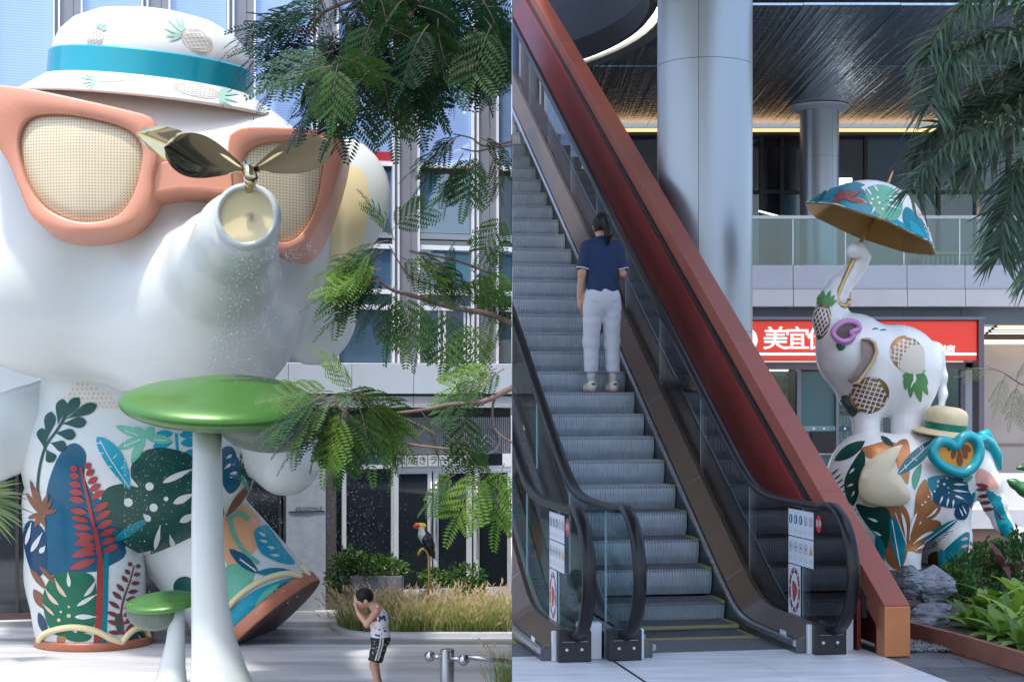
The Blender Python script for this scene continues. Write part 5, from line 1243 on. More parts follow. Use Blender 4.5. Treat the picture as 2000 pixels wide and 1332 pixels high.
# ---- upper elephant
ue = thing('elephant_statue', 'white elephant with gold pineapples standing on the lower elephant, raising its trunk', 'statue', tuple(P(1730, 860, YE)))
fu = uni([ell3(1752, 722, YE, 86, 76, 88), ell3(1668, 690, YE-.05, 74, 72, 78), ell3(1694, 758, YE, 60, 68, 62),
          chp([(1640, 668, YE-.02, 46), (1624, 625, YE, 36), (1624, 590, YE, 27), (1640, 560, YE, 21), (1660, 540, YE, 18), (1678, 518, YE-.02, 15.5), (1686, 500, YE-.06, 14), (1680, 488, YE-.12, 13), (1668, 489, YE-.17, 12), (1664, 494, YE-.16, 11)], .04),
          chp([(1690, 790, YE-.12, 34), (1692, 840, YE-.14, 24), (1693, 878, YE-.14, 25)]), chp([(1692, 790, YE+.25, 34), (1698, 850, YE+.25, 24), (1700, 878, YE+.25, 24)]),
          chp([(1782, 765, YE-.12, 42), (1772, 830, YE-.14, 29), (1770, 862, YE-.14, 30)]), chp([(1784, 770, YE+.25, 38), (1778, 850, YE+.25, 26)]),
          chp([(1822, 690, YE+.05, 24), (1840, 735, YE+.05, 9), (1842, 770, YE+.05, 7), (1835, 812, YE, 6)])], [.12, .12, .05, .08, .08, .08, .08, .05])
lo, hi = bounds(1570, 470, 1870, 900, YE-.65, YE+.75)
ub = sdf_obj('body', fu, lo, hi, .0125, M_wht2, ue, it=2); uv = bvh_of(ub)
# ---- lower elephant
YL2 = 15.95
le = thing('elephant_statue', 'leaf painted elephant with cream ears and teal heart sunglasses carrying the white one', 'statue', tuple(P(1760, 1118, YL2).xy)+(.12,))
fl_ = uni([ell3(1735, 965, YL2, 122, 100, 118), ell3(1690, 930, YL2+.05, 70, 85, 85), ell3(1868, 915, YL2-.06, 62, 70, 72), ell3(1800, 930, YL2, 80, 80, 85),
           chp([(1900, 905, YL2-.1, 42), (1926, 945, YL2-.12, 29), (1943, 985, YL2-.12, 22), (1957, 1020, YL2-.12, 17), (1972, 1040, YL2-.12, 14.5), (1990, 1046, YL2-.12, 14), (2012, 1043, YL2-.12, 14)], .05),
           chp([(1740, 1020, YL2-.16, 62), (1752, 1075, YL2-.2, 44), (1757, 1130, YL2-.2, 42)]), chp([(1850, 985, YL2-.14, 48), (1864, 1050, YL2-.16, 32), (1866, 1130, YL2-.16, 30)]),
           chp([(1680, 1010, YL2+.2, 60), (1690, 1130, YL2+.25, 40)]), chp([(1812, 1040, YL2+.3, 46), (1836, 1084, YL2+.3, 32), (1838, 1130, YL2+.3, 30)])], [.12, .12, .12, .06, .1, .1, .1, .1])
lo, hi = bounds(1590, 820, 2030, 1140, YL2-.75, YL2+.9)
lb = sdf_obj('body', fl_, lo, hi, .0125, M_wht2, le, it=2); lv = bvh_of(lb)
# hearts
def heart(cx, cy, w, h, n=36, rot=0):
    o = []
    for k in range(n):
        t = 2*math.pi*k/n; x = 16*math.sin(t)**3; y = 13*math.cos(t)-5*math.cos(2*t)-2*math.cos(3*t)-math.cos(4*t)
        x, y = x/17*w, -(y+2.5)/15*h; o.append((cx+x*math.cos(rot)-y*math.sin(rot), cy+x*math.sin(rot)+y*math.cos(rot)))
    return o
def heart_ring(name, par, c, w, h, rot, Y, tilt, r, mring, mlens, petals=None, tilty=0):
    pts = [P(x, y, Y+(x-c[0])*tilt+(y-c[1])*tilty) for x, y in (rnd_curve(w, len(w)*5) if isinstance(w, list) else heart(*c, w, h, 44, rot))]
    mb = MB(); mb.tube(pts, r, 12, mring, closed=True); ring = mb.build(name, None, par, True)
    mb = MB(); ctr = sum(pts, Vector())/len(pts); n = len(pts)
    mb.add([ctr+Vector((0, .0, 0))]+[p.lerp(ctr, .06)+Vector((0, .01, 0)) for p in pts], [(0, 1+k, 1+(k+1) % n) for k in range(n)], mlens); l = mb.build('heart_lens', None, ring, True)
    return ring, ctr
M_pinkr = mat('pink_ring', (.52, .23, .50), .3, 0, coat=.4); M_tealr = mat('teal_ring', (.0, .34, .40), .26, 0, coat=.5, noise=(2, .06)); M_orl = mat('orange_lens', (.62, .25, .015), .25, 0, coat=.4, noise=(6, .1)); M_brl = mat('brown_lens', (.085, .04, .038), .3, coat=.3)
heart_ring('heart_sunglasses', ue, (1652, 648), [(1627, 651), (1633, 639), (1646, 630), (1662, 628), (1675, 633), (1677, 643), (1663, 649), (1666, 656), (1660, 664), (1648, 667), (1635, 662)], 0, 0, YE-.41, .0006, .030, M_pinkr, M_brl)
heart_ring('heart_sunglasses', le, (1866, 888), [(1866, 871), (1879, 855), (1896, 852), (1910, 866), (1912, 889), (1902, 909), (1884, 922), (1862, 920), (1838, 908), (1823, 890), (1824, 873), (1837, 862), (1853, 864)], 0, 0, YL2-.48, .0012, .052, M_tealr, M_orl)
def mark(par, shapes, Y, m, name, tilt=0, c=0):
    mb = MB()
    for vs, fs in shapes: mb.add([P(v[0], v[1], Y+(v[0]-c)*tilt) for v in vs], fs, m)
    return mb.build(name, None, par)
M_lensbr = mat('lens_petal', (.16, .045, .012), .35)
mark(le, [leaf2(a, b, w_, bn, .7, 10, 2) for a, b, w_, bn in (((1871, 866), (1852, 880), 4.5, 2), ((1872, 868), (1861, 896), 5, 2), ((1873, 870), (1876, 910), 6, 0), ((1875, 868), (1888, 896), 5, -2), ((1876, 866), (1896, 882), 4.5, -2))], YL2-.484, M_lensbr, 'lens_petals', .0012, 1866)
# far lens of the teal glasses and its bridge
mb = MB(); mb.tube([P(1905, 862, YL2-.44), P(1920, 856, YL2-.3), P(1930, 866, YL2-.2), P(1945, 890, YL2-.15), P(1951, 918, YL2-.15)], [.045, .05, .075, .07, .03], 12, M_tealr); mb.tube([P(1913, 852, YL2-.2), P(1925, 848, YL2-.15), P(1940, 868, YL2-.1)], [.04, .06, .04], 12, M_tealr); mb.build('heart_sunglasses_arm', None, le, True)
# ears
def slabear(name, par, pts, Y, th, m, medge, tilt=0, c=0, bulge=0):
    o = rnd_curve(pts, len(pts)*6); n = len(o); ctr = sum(o, Vector((0, 0)))/n; mb = MB()
    f = lambda p, d: P(p.x, p.y, Y+(p.x-c)*tilt+d)
    mb.add([f(ctr, -bulge)]+[f(ctr+(p-ctr)*.5, -bulge*.75) for p in o]+[f(ctr+(p-ctr)*.92, -bulge*.15) for p in o]+[f(p, .02) for p in o], [(0, 1+k, 1+(k+1) % n) for k in range(n)]+[(1+r*n+k, 1+(r+1)*n+k, 1+(r+1)*n+(k+1) % n, 1+r*n+(k+1) % n) for r in range(2) for k in range(n)], m)
    k0 = len(mb.v); mb.add([f(p, .02) for p in o]+[f(p, th) for p in o], [(k, n+k, n+(k+1) % n, (k+1) % n) for k in range(n)], medge); mb.add([f(p, th) for p in o], [tuple(range(n))], medge)
    return mb.build(name, None, par, True, auto=50)
M_earc = mat('ear_cream', (.64, .57, .40), .4, 0, coat=.2, noise=(2, .06)); M_earb = mat('ear_edge_brown', (.12, .07, .035), .4)
slabear('ear', le, [(1763, 869), (1742, 874), (1712, 888), (1690, 907), (1679, 932), (1677, 958), (1683, 973), (1702, 984), (1732, 989), (1762, 986), (1778, 974), (1774, 955), (1757, 930), (1746, 908), (1750, 888)], YL2-.60, .14, M_earc, M_earb, .0003, 1720, .04)
slabear('mouth', ue, [(1683, 661), (1693, 664), (1705, 668), (1711, 685), (1706, 704), (1692, 724), (1677, 745), (1664, 749), (1656, 741), (1668, 728), (1684, 706), (1690, 688), (1688, 672)], YE-.47, .12, mat('ear_mauve', (.25, .18, .17), .4, noise=(3, .1)), mat('ear_gold', (.55, .40, .24), .35, .2), .0008, 1680, .02)
mb = MB(); mb.tube([P(x, y, YE-.485+(x-1680)*.0008) for x, y in ((1684, 662), (1697, 662), (1708, 670), (1712, 687), (1706, 705), (1692, 725), (1677, 746), (1664, 750))], [.008, .016, .022, .022, .022, .02, .018, .01], 10, MATS['ear_gold']); mb.build('mouth_rim', None, ue, True)
# hat on the lower elephant
HC2 = P(1845, 846, YL2-.14); h2 = Matrix.Rotation(R(7), 3, 'Y') @ Matrix.Rotation(R(5), 3, 'X'); TH2 = lambda v: HC2+h2 @ v
M_straw = mat('straw_cream', (.60, .51, .32), .45, noise=(9, .08))
ht = thing('sun_hat', 'cream sun hat with a green band on the lower elephant', 'hat', tuple(HC2))
mb = MB(); mb.lathe([(.205, .03), (.205, .13), (.200, .19), (.175, .235), (.12, .258), (0, .265)], 36, M_straw, TH2, False); mb.build('crown', None, ht, True)
mb = MB(); mb.lathe([(.20, .03), (.213, .03), (.213, .105), (.20, .105)], 36, mat('band_green', (.0, .17, .10), .3, coat=.3), TH2, False); mb.build('band', None, ht, True, auto=40)
mb = MB(); mb.lathe([(.19, .04), (.22, .035), (.30, .0), (.315, -.015), (.30, -.02), (.2, .01)], 40, M_straw, TH2, False); mb.build('brim', None, ht, True)
# ---- umbrella
M_ug = mat('umbrella_gold', (.30, .17, .04), .36, .35, noise=(2, .1)); M_stick = mat('stick_gold', (.50, .36, .17), .25, .75, noise=(8, .1))
um = thing('umbrella', 'leaf painted umbrella with a gold lining and hooked gold handle held by the raised trunk', 'umbrella', tuple(P(1655, 590, YE-.13)))
RC = P(1700, 446, YE); ax = (P(1737, 352, YE)-RC).normalized(); sxv = Vector((ax.z, 0, -ax.x)); syv = Vector((0, 1, 0)); Rr = .71; Hh = .47
def upt(th, r, inner=0):
    k = 8; a = th % (2*math.pi/k); cf = math.cos(math.pi/k)/math.cos(a-math.pi/k); g = r
    rad = Rr*r*(cf*(r**1.0)+(1-r)*1)*(1-.0) if r > 0 else 0
    h = Hh*(1-r**2.1)-inner-.03*(1-cf)/.08*0
    return RC+sxv*rad*math.cos(th)+syv*rad*math.sin(th)+ax*h
panels = []
PH = R(4)
for k in range(8):
    mb = MB(); vs = []; N, M_ = 12, 8
    for i in range(N+1):
        for j in range(M_+1): vs.append(upt(PH+2*math.pi*(k+j/M_*.99999)/8-PH*0, i/N))
    mb.add(vs, [(i*(M_+1)+j, i*(M_+1)+j+1, (i+1)*(M_+1)+j+1, (i+1)*(M_+1)+j) for i in range(N) for j in range(M_)], mat('umbrella_cloth', (.66, .68, .70), .4, coat=.25)); panels.append(mb.build('canopy_panel', None, um, True))
for k in range(8):
    mb = MB(); vs = []
    for i in range(N+1):
        for j in range(M_+1): vs.append(upt(PH+2*math.pi*(k+j/M_*.99999)/8, i/N, .014))
    mb.add(vs, [(i*(M_+1)+j, i*(M_+1)+j+1, (i+1)*(M_+1)+j+1, (i+1)*(M_+1)+j) for i in range(N) for j in range(M_)], M_ug); mb.build('lining_panel', None, um, True)
pu = bvh_of(*[p for p in panels if p])
mb = MB(); hk = [P(x, y, YE-.13+(597-y)*.0006) for x, y in ((1658, 584), (1658, 591), (1652, 598), (1643, 597), (1637, 590), (1636, 580), (1640, 565))]
mb.tube(hk+[P(1690, 455, YE-.04), RC+ax*.2], .024, 12, M_stick); mb.tube([RC+ax*.18, RC+ax*(Hh+.02), RC+ax*(Hh+.15)], [.014, .014, .006], 10, mat('ferrule', (.55, .28, .16), .35, .5)); mb.build('handle', None, um, True)
# umbrella painting
up_ = [blob([(1580, 394), (1610, 374), (1650, 362), (1680, 366), (1690, 385), (1660, 398), (1620, 402)], 56, 8)+(K_teal, 0), blob([(1690, 378), (1740, 420), (1775, 445), (1800, 480), (1740, 446), (1690, 425), (1640, 404)], 56, 8)+(K_cyan, 0), blob([(1690, 372), (1712, 362), (1738, 366), (1758, 385), (1762, 410), (1752, 428), (1735, 432), (1715, 420), (1698, 400)], 72, 9)+(K_mint, 1), blob([(1640, 402), (1660, 392), (1690, 405), (1710, 420), (1735, 436), (1700, 432), (1665, 416)], 56, 8)+(K_cyan, 0)]
up_ += slits([((1690, 366), (1702, 383), 2), ((1705, 362), (1715, 376), 2), ((1758, 383), (1735, 387), 2.4), ((1762, 396), (1733, 392), 2), ((1756, 410), (1732, 401), 2.4), ((1702, 420), (1709, 406), 2)], K_w)+[ell(x, y, 2.6)+(K_w, 3) for x, y in ((1701, 399), (1717, 398), (1724, 410), (1704, 391), (1714, 388))]
up_ += [leaf2((1648, 389), q, 4.5, 0, .55, 8, 2)+(K_red, 2) for q in ((1632, 380), (1644, 372), (1660, 372), (1682, 374), (1690, 396), (1620, 400), (1628, 394))]+[leaf2((1660, 390), (1695, 397), 5)+(K_peach, 1)]
up_ += [leaf2((1600, 392), (1650, 366), 9, 0, .5, 12, 4)+(K_blue, 0), leaf2((1590, 396), (1615, 372), 5)+(K_dg, 1), leaf2((1630, 362), (1690, 362), 7, 0, .5, 12, 4)+(K_teal, 0), leaf2((1585, 392), (1606, 380), 4)+(K_teal, 1)]
up_ += [blob([(1762, 420), (1772, 405), (1800, 430), (1820, 460), (1826, 490), (1805, 482), (1780, 468), (1768, 445)], 56, 8)+(K_teal, 0), blob([(1775, 432), (1790, 440), (1806, 462), (1800, 474), (1782, 462)], 40, 6)+(K_cyan, 1), blob([(1806, 466), (1822, 476), (1826, 492), (1810, 484)], 28, 5)+(K_navy, 2)]
up_ += [ell(1795+5*i, 418+9.5*i, 3.2, 2.4, .9, 10, 2)+(K_pink, 2) for i in range(5)]+[ell(1787+5*i, 404+8*i, 2, 1.8, .9, 8, 2)+(K_pink, 2) for i in range(4)]
paint('painted_leaves', um, pu, up_, jump=.2, off=.003)
# upper elephant painting
paint('painted_pineapple', ue, uv, pineapple(1697, 772, 41, 35, R(152), K_bronze, K_w, (26, 7), K_dg, 6, lw=1.15), 'bronze pineapple low on the shoulder', off=.003)
paint('painted_pineapple', ue, uv, pineapple(1772, 692, 38, 32, R(52), K_bronze, K_w, None, None, 6, lw=1.15)+[blob([(1775, 680), (1800, 676), (1806, 705), (1800, 728), (1772, 728), (1756, 715)], 48, 6)+(mat('paint_faded', (.60, .56, .47), .4), 2)], 'faded pineapple on the flank', off=.003)
paint('painted_pineapple_crown', ue, uv, [leaf2(a, b, w_, 0, .4, 10, 4)+(K_lg, 1) for a, b, w_ in (((1786, 728), (1798, 786), 9), ((1780, 728), (1778, 778), 7), ((1772, 728), (1768, 762), 6), ((1792, 728), (1812, 772), 7), ((1796, 726), (1812, 752), 6), ((1786, 726), (1808, 724), 5), ((1780, 726), (1762, 736), 5))]+[leaf2((1786, 748), (1786, 728), 3)+(K_w, 2), leaf2((1778, 758), (1787, 735), 1.5)+(K_w, 2)], off=.003)
paint('painted_pineapple', ue, uv, pineapple(1603, 628, 36, 19, R(-78), K_bronze, K_w, (34, 5), K_lg, 5, lw=1.1), 'bronze pineapple on the trunk', off=.003, jump=.3)
paint('painted_green_mark', ue, uv, [blob([(1633, 672), (1640, 672), (1646, 675), (1652, 676), (1647, 684), (1638, 684)], 36, 5)+(K_g, 1)], off=.003)
paint('painted_back_strokes', ue, uv, [leaf2((1702, 645), (1716, 643), 1.2, -2)+(K_dg, 1), leaf2((1718, 646), (1732, 645), 1.2, -1)+(K_dg, 1)], off=.003)
# lower elephant painting
L = [blob([(1748, 870), (1770, 858), (1778, 885), (1776, 930), (1770, 945), (1752, 910)], 48, 8)+(K_cop, 0), leaf2((1752, 928), (1828, 858), 13, 0, .5, 14, 4)+(K_teal, 1), strip2([(1756, 924), (1822, 862)], .8)+(K_w, 2)]
L += [strip2([a, b], .8)+(K_w, 2) for a, b in (((1780, 895), (1792, 900)), ((1795, 872), (1800, 880)), ((1800, 870), (1804, 878)), ((1766, 908), (1770, 916)))]
paint('painted_banana_leaf', le, lv, L, off=.003)
L = [blob([(1812, 935), (1840, 928), (1862, 935), (1862, 965), (1840, 975), (1820, 962)], 48, 7)+(K_cyan, 0), blob([(1838, 935), (1860, 932), (1885, 936), (1891, 955), (1885, 975), (1868, 990), (1845, 990), (1824, 980), (1822, 962), (1832, 950)], 60, 8)+(K_blue, 1)]
L += slits([((1888, 945), (1861, 945), 2.2), ((1891, 960), (1860, 957), 2.2), ((1882, 975), (1864, 967), 2.2), ((1848, 990), (1852, 972), 2.2), ((1834, 984), (1840, 968), 2.2), ((1860, 990), (1862, 975), 2)], K_w)+[ell(x, y, r_)+(K_w, 3) for x, y, r_ in ((1831, 940, 2.6), (1843, 945, 2.6), (1851, 952, 1.5), (1848, 933, 2), (1852, 962, 1.5))]
paint('painted_blue_monstera', le, lv, L, off=.003)
L = [blob([(1785, 1000), (1790, 960), (1806, 936), (1815, 955), (1820, 985), (1800, 1010), (1790, 1040), (1778, 1050)], 56, 8)+(K_cop, 0), blob([(1800, 990), (1825, 975), (1838, 990), (1825, 1010), (1800, 1020)], 40, 6)+(K_cop, 0)]
L += [leaf2((1772, 1060), q, 11, 0, .6, 12, 4)+(K_cop, 1) for q in ((1832, 1024), (1818, 1052), (1762, 985), (1745, 1010))]+[leaf2((1775, 1072), (1808, 1068), 10, 0, .6, 12, 4)+(K_cop, 1)]
L += [leaf2((1760, 1112), (1740, 1006), 13, 4, .55, 14, 4)+(K_teal, 2), strip2([(1758, 1105), (1742, 1015)], .8)+(K_w, 3), leaf2((1800, 1060), (1872, 1012), 8, 0, .5, 12, 4)+(K_teal, 2), strip2([(1803, 1058), (1868, 1014)], .8)+(K_w, 3)]
L = [blob([(1700, 1000), (1735, 985), (1770, 1000), (1775, 1060), (1760, 1110), (1735, 1100), (1715, 1050)], 56, 8)+(K_cop, 0), blob([(1772, 1075), (1790, 1030), (1815, 1015), (1838, 1020), (1830, 1045), (1805, 1065)], 48, 7)+(K_cop, 0)]+L
L += [ell(1800+6*i, 985-7*i+2*math.sin(i*2), 2)+(K_w, 3) for i in range(6)]
L += [blob([(1868, 988), (1884, 980), (1892, 992), (1886, 1012), (1872, 1014), (1864, 1004)], 36, 5)+(K_navy, 2)]+slits([((1872, 990), (1880, 1008), 1.2), ((1878, 986), (1886, 1004), 1.2)], K_w)
L += [blob([(1838, 1085), (1870, 1050), (1892, 1040), (1890, 1080), (1888, 1118), (1862, 1122), (1850, 1110)], 56, 8)+(K_teal, 1)]+[leaf2((1890, 1050+14*i), (1876, 1054+14*i), 3)+(K_pink, 2) for i in range(5)]
L += [blob([(1815, 1082), (1835, 1076), (1852, 1090), (1850, 1118), (1832, 1124), (1815, 1105)], 40, 6)+(mat('paint_dark_copper', (.16, .075, .03), .34, .4), 1)]
L += slits([((1768, 1058), (1760, 1000), 3, 3), ((1776, 1050), (1790, 1000), 3, -3), ((1782, 1062), (1822, 1036), 3, -3), ((1786, 1075), (1818, 1060), 2.6, -2), ((1808, 1010), (1830, 990), 2, 2)], K_w, 3)
L += [strip2([(1770, 1062), (1748, 1000)], .8)+(K_w, 3), leaf2((1800, 1082), (1862, 1030), 7, 4, .5, 12, 4)+(K_w, 2)]+[strip2([(1812+7*i, 1070-6*i), (1826+7*i, 1066-6*i)], .7)+(K_dg, 3) for i in range(6)]
L += [leaf2((1842, 1118), (1838, 1070), 9, 3, .5, 12, 4)+(K_cyan, 2), leaf2((1786, 958), (1800, 905), 8, -4, .5, 12, 4)+(K_mint, 0), leaf2((1870, 1000), (1905, 960), 8, 3, .5, 12, 4)+(K_teal, 0), leaf2((1722, 1105), (1712, 1040), 9, 3, .5, 12, 4)+(K_teal, 2)]
paint('painted_copper_leaves', le, lv, L, off=.003)
L = [blob([(1665, 905), (1685, 880), (1690, 905), (1680, 935), (1678, 960), (1668, 985), (1655, 975), (1650, 940)], 56, 8)+(K_dg, 1), blob([(1672, 985), (1700, 990), (1735, 995), (1738, 1030), (1732, 1070), (1715, 1050), (1690, 1020)], 48, 8)+(K_dg, 1), leaf2((1630, 900), (1690, 862), 12, 0, .5, 12, 4)+(K_dg, 1), blob([(1680, 878), (1705, 868), (1730, 862), (1752, 868), (1730, 884), (1700, 896)], 40, 6)+(K_cop, 0), leaf2((1720, 852), (1745, 872), 6)+(K_dg, 1)]
L += slits([((1660, 925), (1670, 915), 2.2), ((1655, 950), (1668, 945), 2.2), ((1664, 970), (1670, 958), 2), ((1695, 1010), (1715, 1018), 2.4), ((1705, 1035), (1722, 1045), 2.4)], K_w)+[leaf2((1622+6*i, 930+8*i), (1640+4*i, 915+10*i), 1.6)+(K_dg, 2) for i in range(10)]
paint('painted_dark_monstera', le, lv, L, off=.003, jump=.3)
L = [blob([(1905, 930), (1912, 915), (1935, 925), (1950, 950), (1940, 955), (1920, 955), (1908, 946)], 40, 6)+(K_pink, 0)]+[leaf2((1905+4*i, 956+13*i), (1930+4*i, 954+13*i), 4)+(K_mar, 1) for i in range(4)]+[leaf2((1905, 945), (1930, 950), 4)+(K_mar, 1)]
L += [strip2([(1936, 960), (1945, 990), (1955, 1015)], 3)+(K_mar, 1)]+[ell(1950+3*i, 972+12*i, 6, 4, .6, 12, 3)+(K_cyan, 2) for i in range(6)]+[blob([(1940, 990), (1955, 985), (1968, 1010), (1980, 1032), (1965, 1050), (1950, 1030)], 36, 6)+(K_cyan, 0), strip2([(1966, 1020), (1976, 1044), (2000, 1050), (2012, 1048)], 14)+(K_cyan, 0)]
L += [leaf2((1888, 950), (1905, 1000), 6, 3, .5, 10, 3)+(K_blue, 1), leaf2((1925, 955), (1962, 1015), 9, -4, .45, 12, 4)+(K_cyan, 1), leaf2((1900, 930), (1880, 940), 5)+(K_mint, 1)]
paint('painted_trunk_marks', le, lv, L, off=.003, jump=.3)
# a green bird figure at the right edge
gb = thing('bird_figure', 'green bird shaped figure with an open bill at the right edge of the garden', 'figure', tuple(P(1990, 950, 15.6)))
M_gbird = mat('bird_green', (.02, .13, .03), .35, coat=.3, noise=(3, .2))
sdf_obj('lower_bill', chp([(1970, 938, 15.5, 4), (1980, 944, 15.5, 9), (2000, 956, 15.5, 13), (2030, 970, 15.5, 20)], .03), *bounds(1955, 920, 2060, 1000, 15.3, 15.75), .009, M_gbird, gb)
sdf_obj('upper_bill', chp([(1988, 914, 15.5, 4), (2005, 912, 15.5, 7), (2030, 916, 15.5, 11)], .03), *bounds(1975, 895, 2050, 935, 15.35, 15.7), .009, M_gbird, gb)
# =================================================================== people
M_skin = mat('skin', (.47, .26, .18), .5, noise=(9, .06)); M_hair = mat('hair_black', (.007, .006, .006), .5, spec=.25, noise=(60, .3), stretch=(1, 1, .15))
def finger_chain(base_, dirs, lens, r0, r1):
    pts = [(base_, r0)]; p = Vector(base_)
    for i, (d, l) in enumerate(zip(dirs, lens)): p = p+Vector(d).normalized()*l; pts.append((p.copy(), r0+(r1-r0)*(i+1)/len(lens)))
    return pts
K_w = MATS['paint_white']
# ---- woman on the escalator, seen from behind
wp = E(3.43, -.28, 1.784+.009)
wo = thing('person', 'woman seen from behind in navy polo shirt and pale grey trousers riding the escalator', 'person', tuple(wp))
tw = R(3)
WR3 = Matrix((ER, ED, (0, 0, 1))).transposed()
def TWm(v): return wp+WR3 @ Vector(v)
WI = np.array(WR3)                      # world->local rows
def loc(p): return (p-np.asarray(wp, np.float32)) @ WI.astype(np.float32)
cv = lambda pts, k=.03: (lambda p: s_chain(p, [(Vector(a), r) for a, r in pts], k))
HDT = np.array(Matrix.Rotation(R(-12), 3, 'X') @ Matrix.Rotation(R(4), 3, 'Y'))
def hand(w_, down, palm_n, side, curl=.5):
    """palm and five fingers; w_ wrist, down = finger direction, palm_n = palm normal, side = thumb side"""
    w_ = Vector(w_); d = Vector(down).normalized(); n = Vector(palm_n).normalized(); s = Vector(side).normalized(); out = []
    out.append([(w_, .024), (w_+d*.045, .029), (w_+d*.08, .026)])
    for i, (o, l) in enumerate(((.028, .075), (.010, .085), (-.010, .08), (-.027, .062))):
        b = w_+d*.085+s*o; d2 = (d+n*curl*.7).normalized(); d3 = (d+n*curl*1.6).normalized()
        out.append([(b-d*.02, .0105), (b+d*l*.4, .0095), (b+d*l*.4+d2*l*.32, .0088), (b+d*l*.4+d2*l*.32+d3*l*.28, .0078)])
    b = w_+d*.03+s*.022; out.append([(b, .013), (b+(s*.7+d*.6+n*.3).normalized()*.035, .0115), (b+(s*.7+d*.6+n*.3).normalized()*.035+(d+n*.4).normalized()*.03, .0095)])
    return out
la = [((-.148, -.01, 1.365), .050), ((-.198, -.03, 1.12), .039), ((-.212, .01, .90), .029)]
ra_ = [((.148, -.01, 1.365), .050), ((.194, -.02, 1.12), .039), ((.16, .20, 1.07), .029)]
lh = hand((-.212, .01, .895), (.10, .14, -1), (.6, .5, 0), (.3, 1, 0), .5); rh = hand((.157, .215, 1.07), (-.25, 1, .15), (-.3, 0, -1), (-1, 0, .2), .6)
legs = [[((s*.085, 0, .86), .092), ((s*.098, .015, .47), .058), ((s*.103, -.02, .10), .040)] for s in (-1, 1)]
tors = lambda q: smin(smin(s_ell(q, (0, 0, .90), (.172, .118, .14)), s_ell(q, (0, .0, 1.08), (.135, .095, .16)), .06), s_ell(q, (0, 0, 1.27), (.168, .108, .17)), .08)
def w_body(p):
    q = loc(p); d = tors(q)
    d = smin(d, s_chain(q, [(Vector((-.15, 0, 1.37)), .05), (Vector((0, .0, 1.405)), .055), (Vector((.15, 0, 1.37)), .05)], .03), .05)
    d = smin(d, s_cone(q, (0, 0, 1.40), (0, .025, 1.50), .052, .048), .03)
    d = smin(d, s_ell(q, (.005, .035, 1.575), (.074, .092, .112), HDT), .02)
    d = smin(d, s_ell(q, (.005, .125, 1.555), (.012, .022, .02)), .012)          # nose
    for s in (-1, 1): d = smin(d, s_ell(q, (.005+s*.075, .03, 1.565), (.012, .02, .032)), .008)   # ears
    for a in (la, ra_): d = smin(d, s_chain(q, [(Vector(v), r) for v, r in a], .02), .02)
    for h in lh+rh: d = smin(d, s_chain(q, h, .006), .006)
    for l in legs: d = smin(d, s_chain(q, [(Vector(v), r) for v, r in l], .03), .04)
    return d
cs = [TWm(v) for v in ((-.34, -.22, 0), (.34, -.22, 0), (-.34, .36, 1.75), (.34, .36, 1.75))]
lo = Vector((min(c.x for c in cs), min(c.y for c in cs), wp.z)); hi = Vector((max(c.x for c in cs), max(c.y for c in cs), wp.z+1.74))
sdf_obj('body', w_body, lo, hi, .0095, M_skin, wo)
def w_shirt(p):
    q = loc(p); d = smin(smin(s_ell(q, (0, -.0, 1.26), (.166, .12, .20)), s_ell(q, (0, 0, .99), (.172, .13, .22)), .12), s_chain(q, [(Vector((-.143, -.005, 1.365)), .06), (Vector((0, -.005, 1.405)), .07), (Vector((.143, -.005, 1.365)), .06)], .03), .05)
    for s in (-1, 1): d = smin(d, s_cone(q, (s*.147, -.01, 1.365), (s*.19, -.03, 1.165), .062, .060), .025)
    wr = .008*np.sin(q[:, 2]*34+q[:, 0]*22+3*np.sin(q[:, 0]*11))*np.clip((1.25-q[:, 2])*3, 0, 1); d = d+wr
    hem = .925+.018*np.sin(q[:, 0]*9+.6)
    d = np.maximum(d, hem-q[:, 2])
    cut = np.where(np.abs(q[:, 0]) > .150, 1.165-.28*(np.abs(q[:, 0])-.19)-q[:, 2], -1); d = np.maximum(d, cut)
    return np.maximum(d, .058-np.linalg.norm(q[:, :2]-np.array([0, .02], np.float32), axis=1)-np.where(q[:, 2] > 1.43, 0, 9))
M_navy = mat('navy_polo', (.006, .022, .075), .75, noise=(4, .25), bump=(260, .12, .002)); M_trous = mat('pale_trousers', (.50, .51, .56), .8, noise=(3, .06), bump=(16, .35, .012))
sh = sdf_obj('polo_shirt', w_shirt, lo, hi, .009, M_navy, wo, it=2)
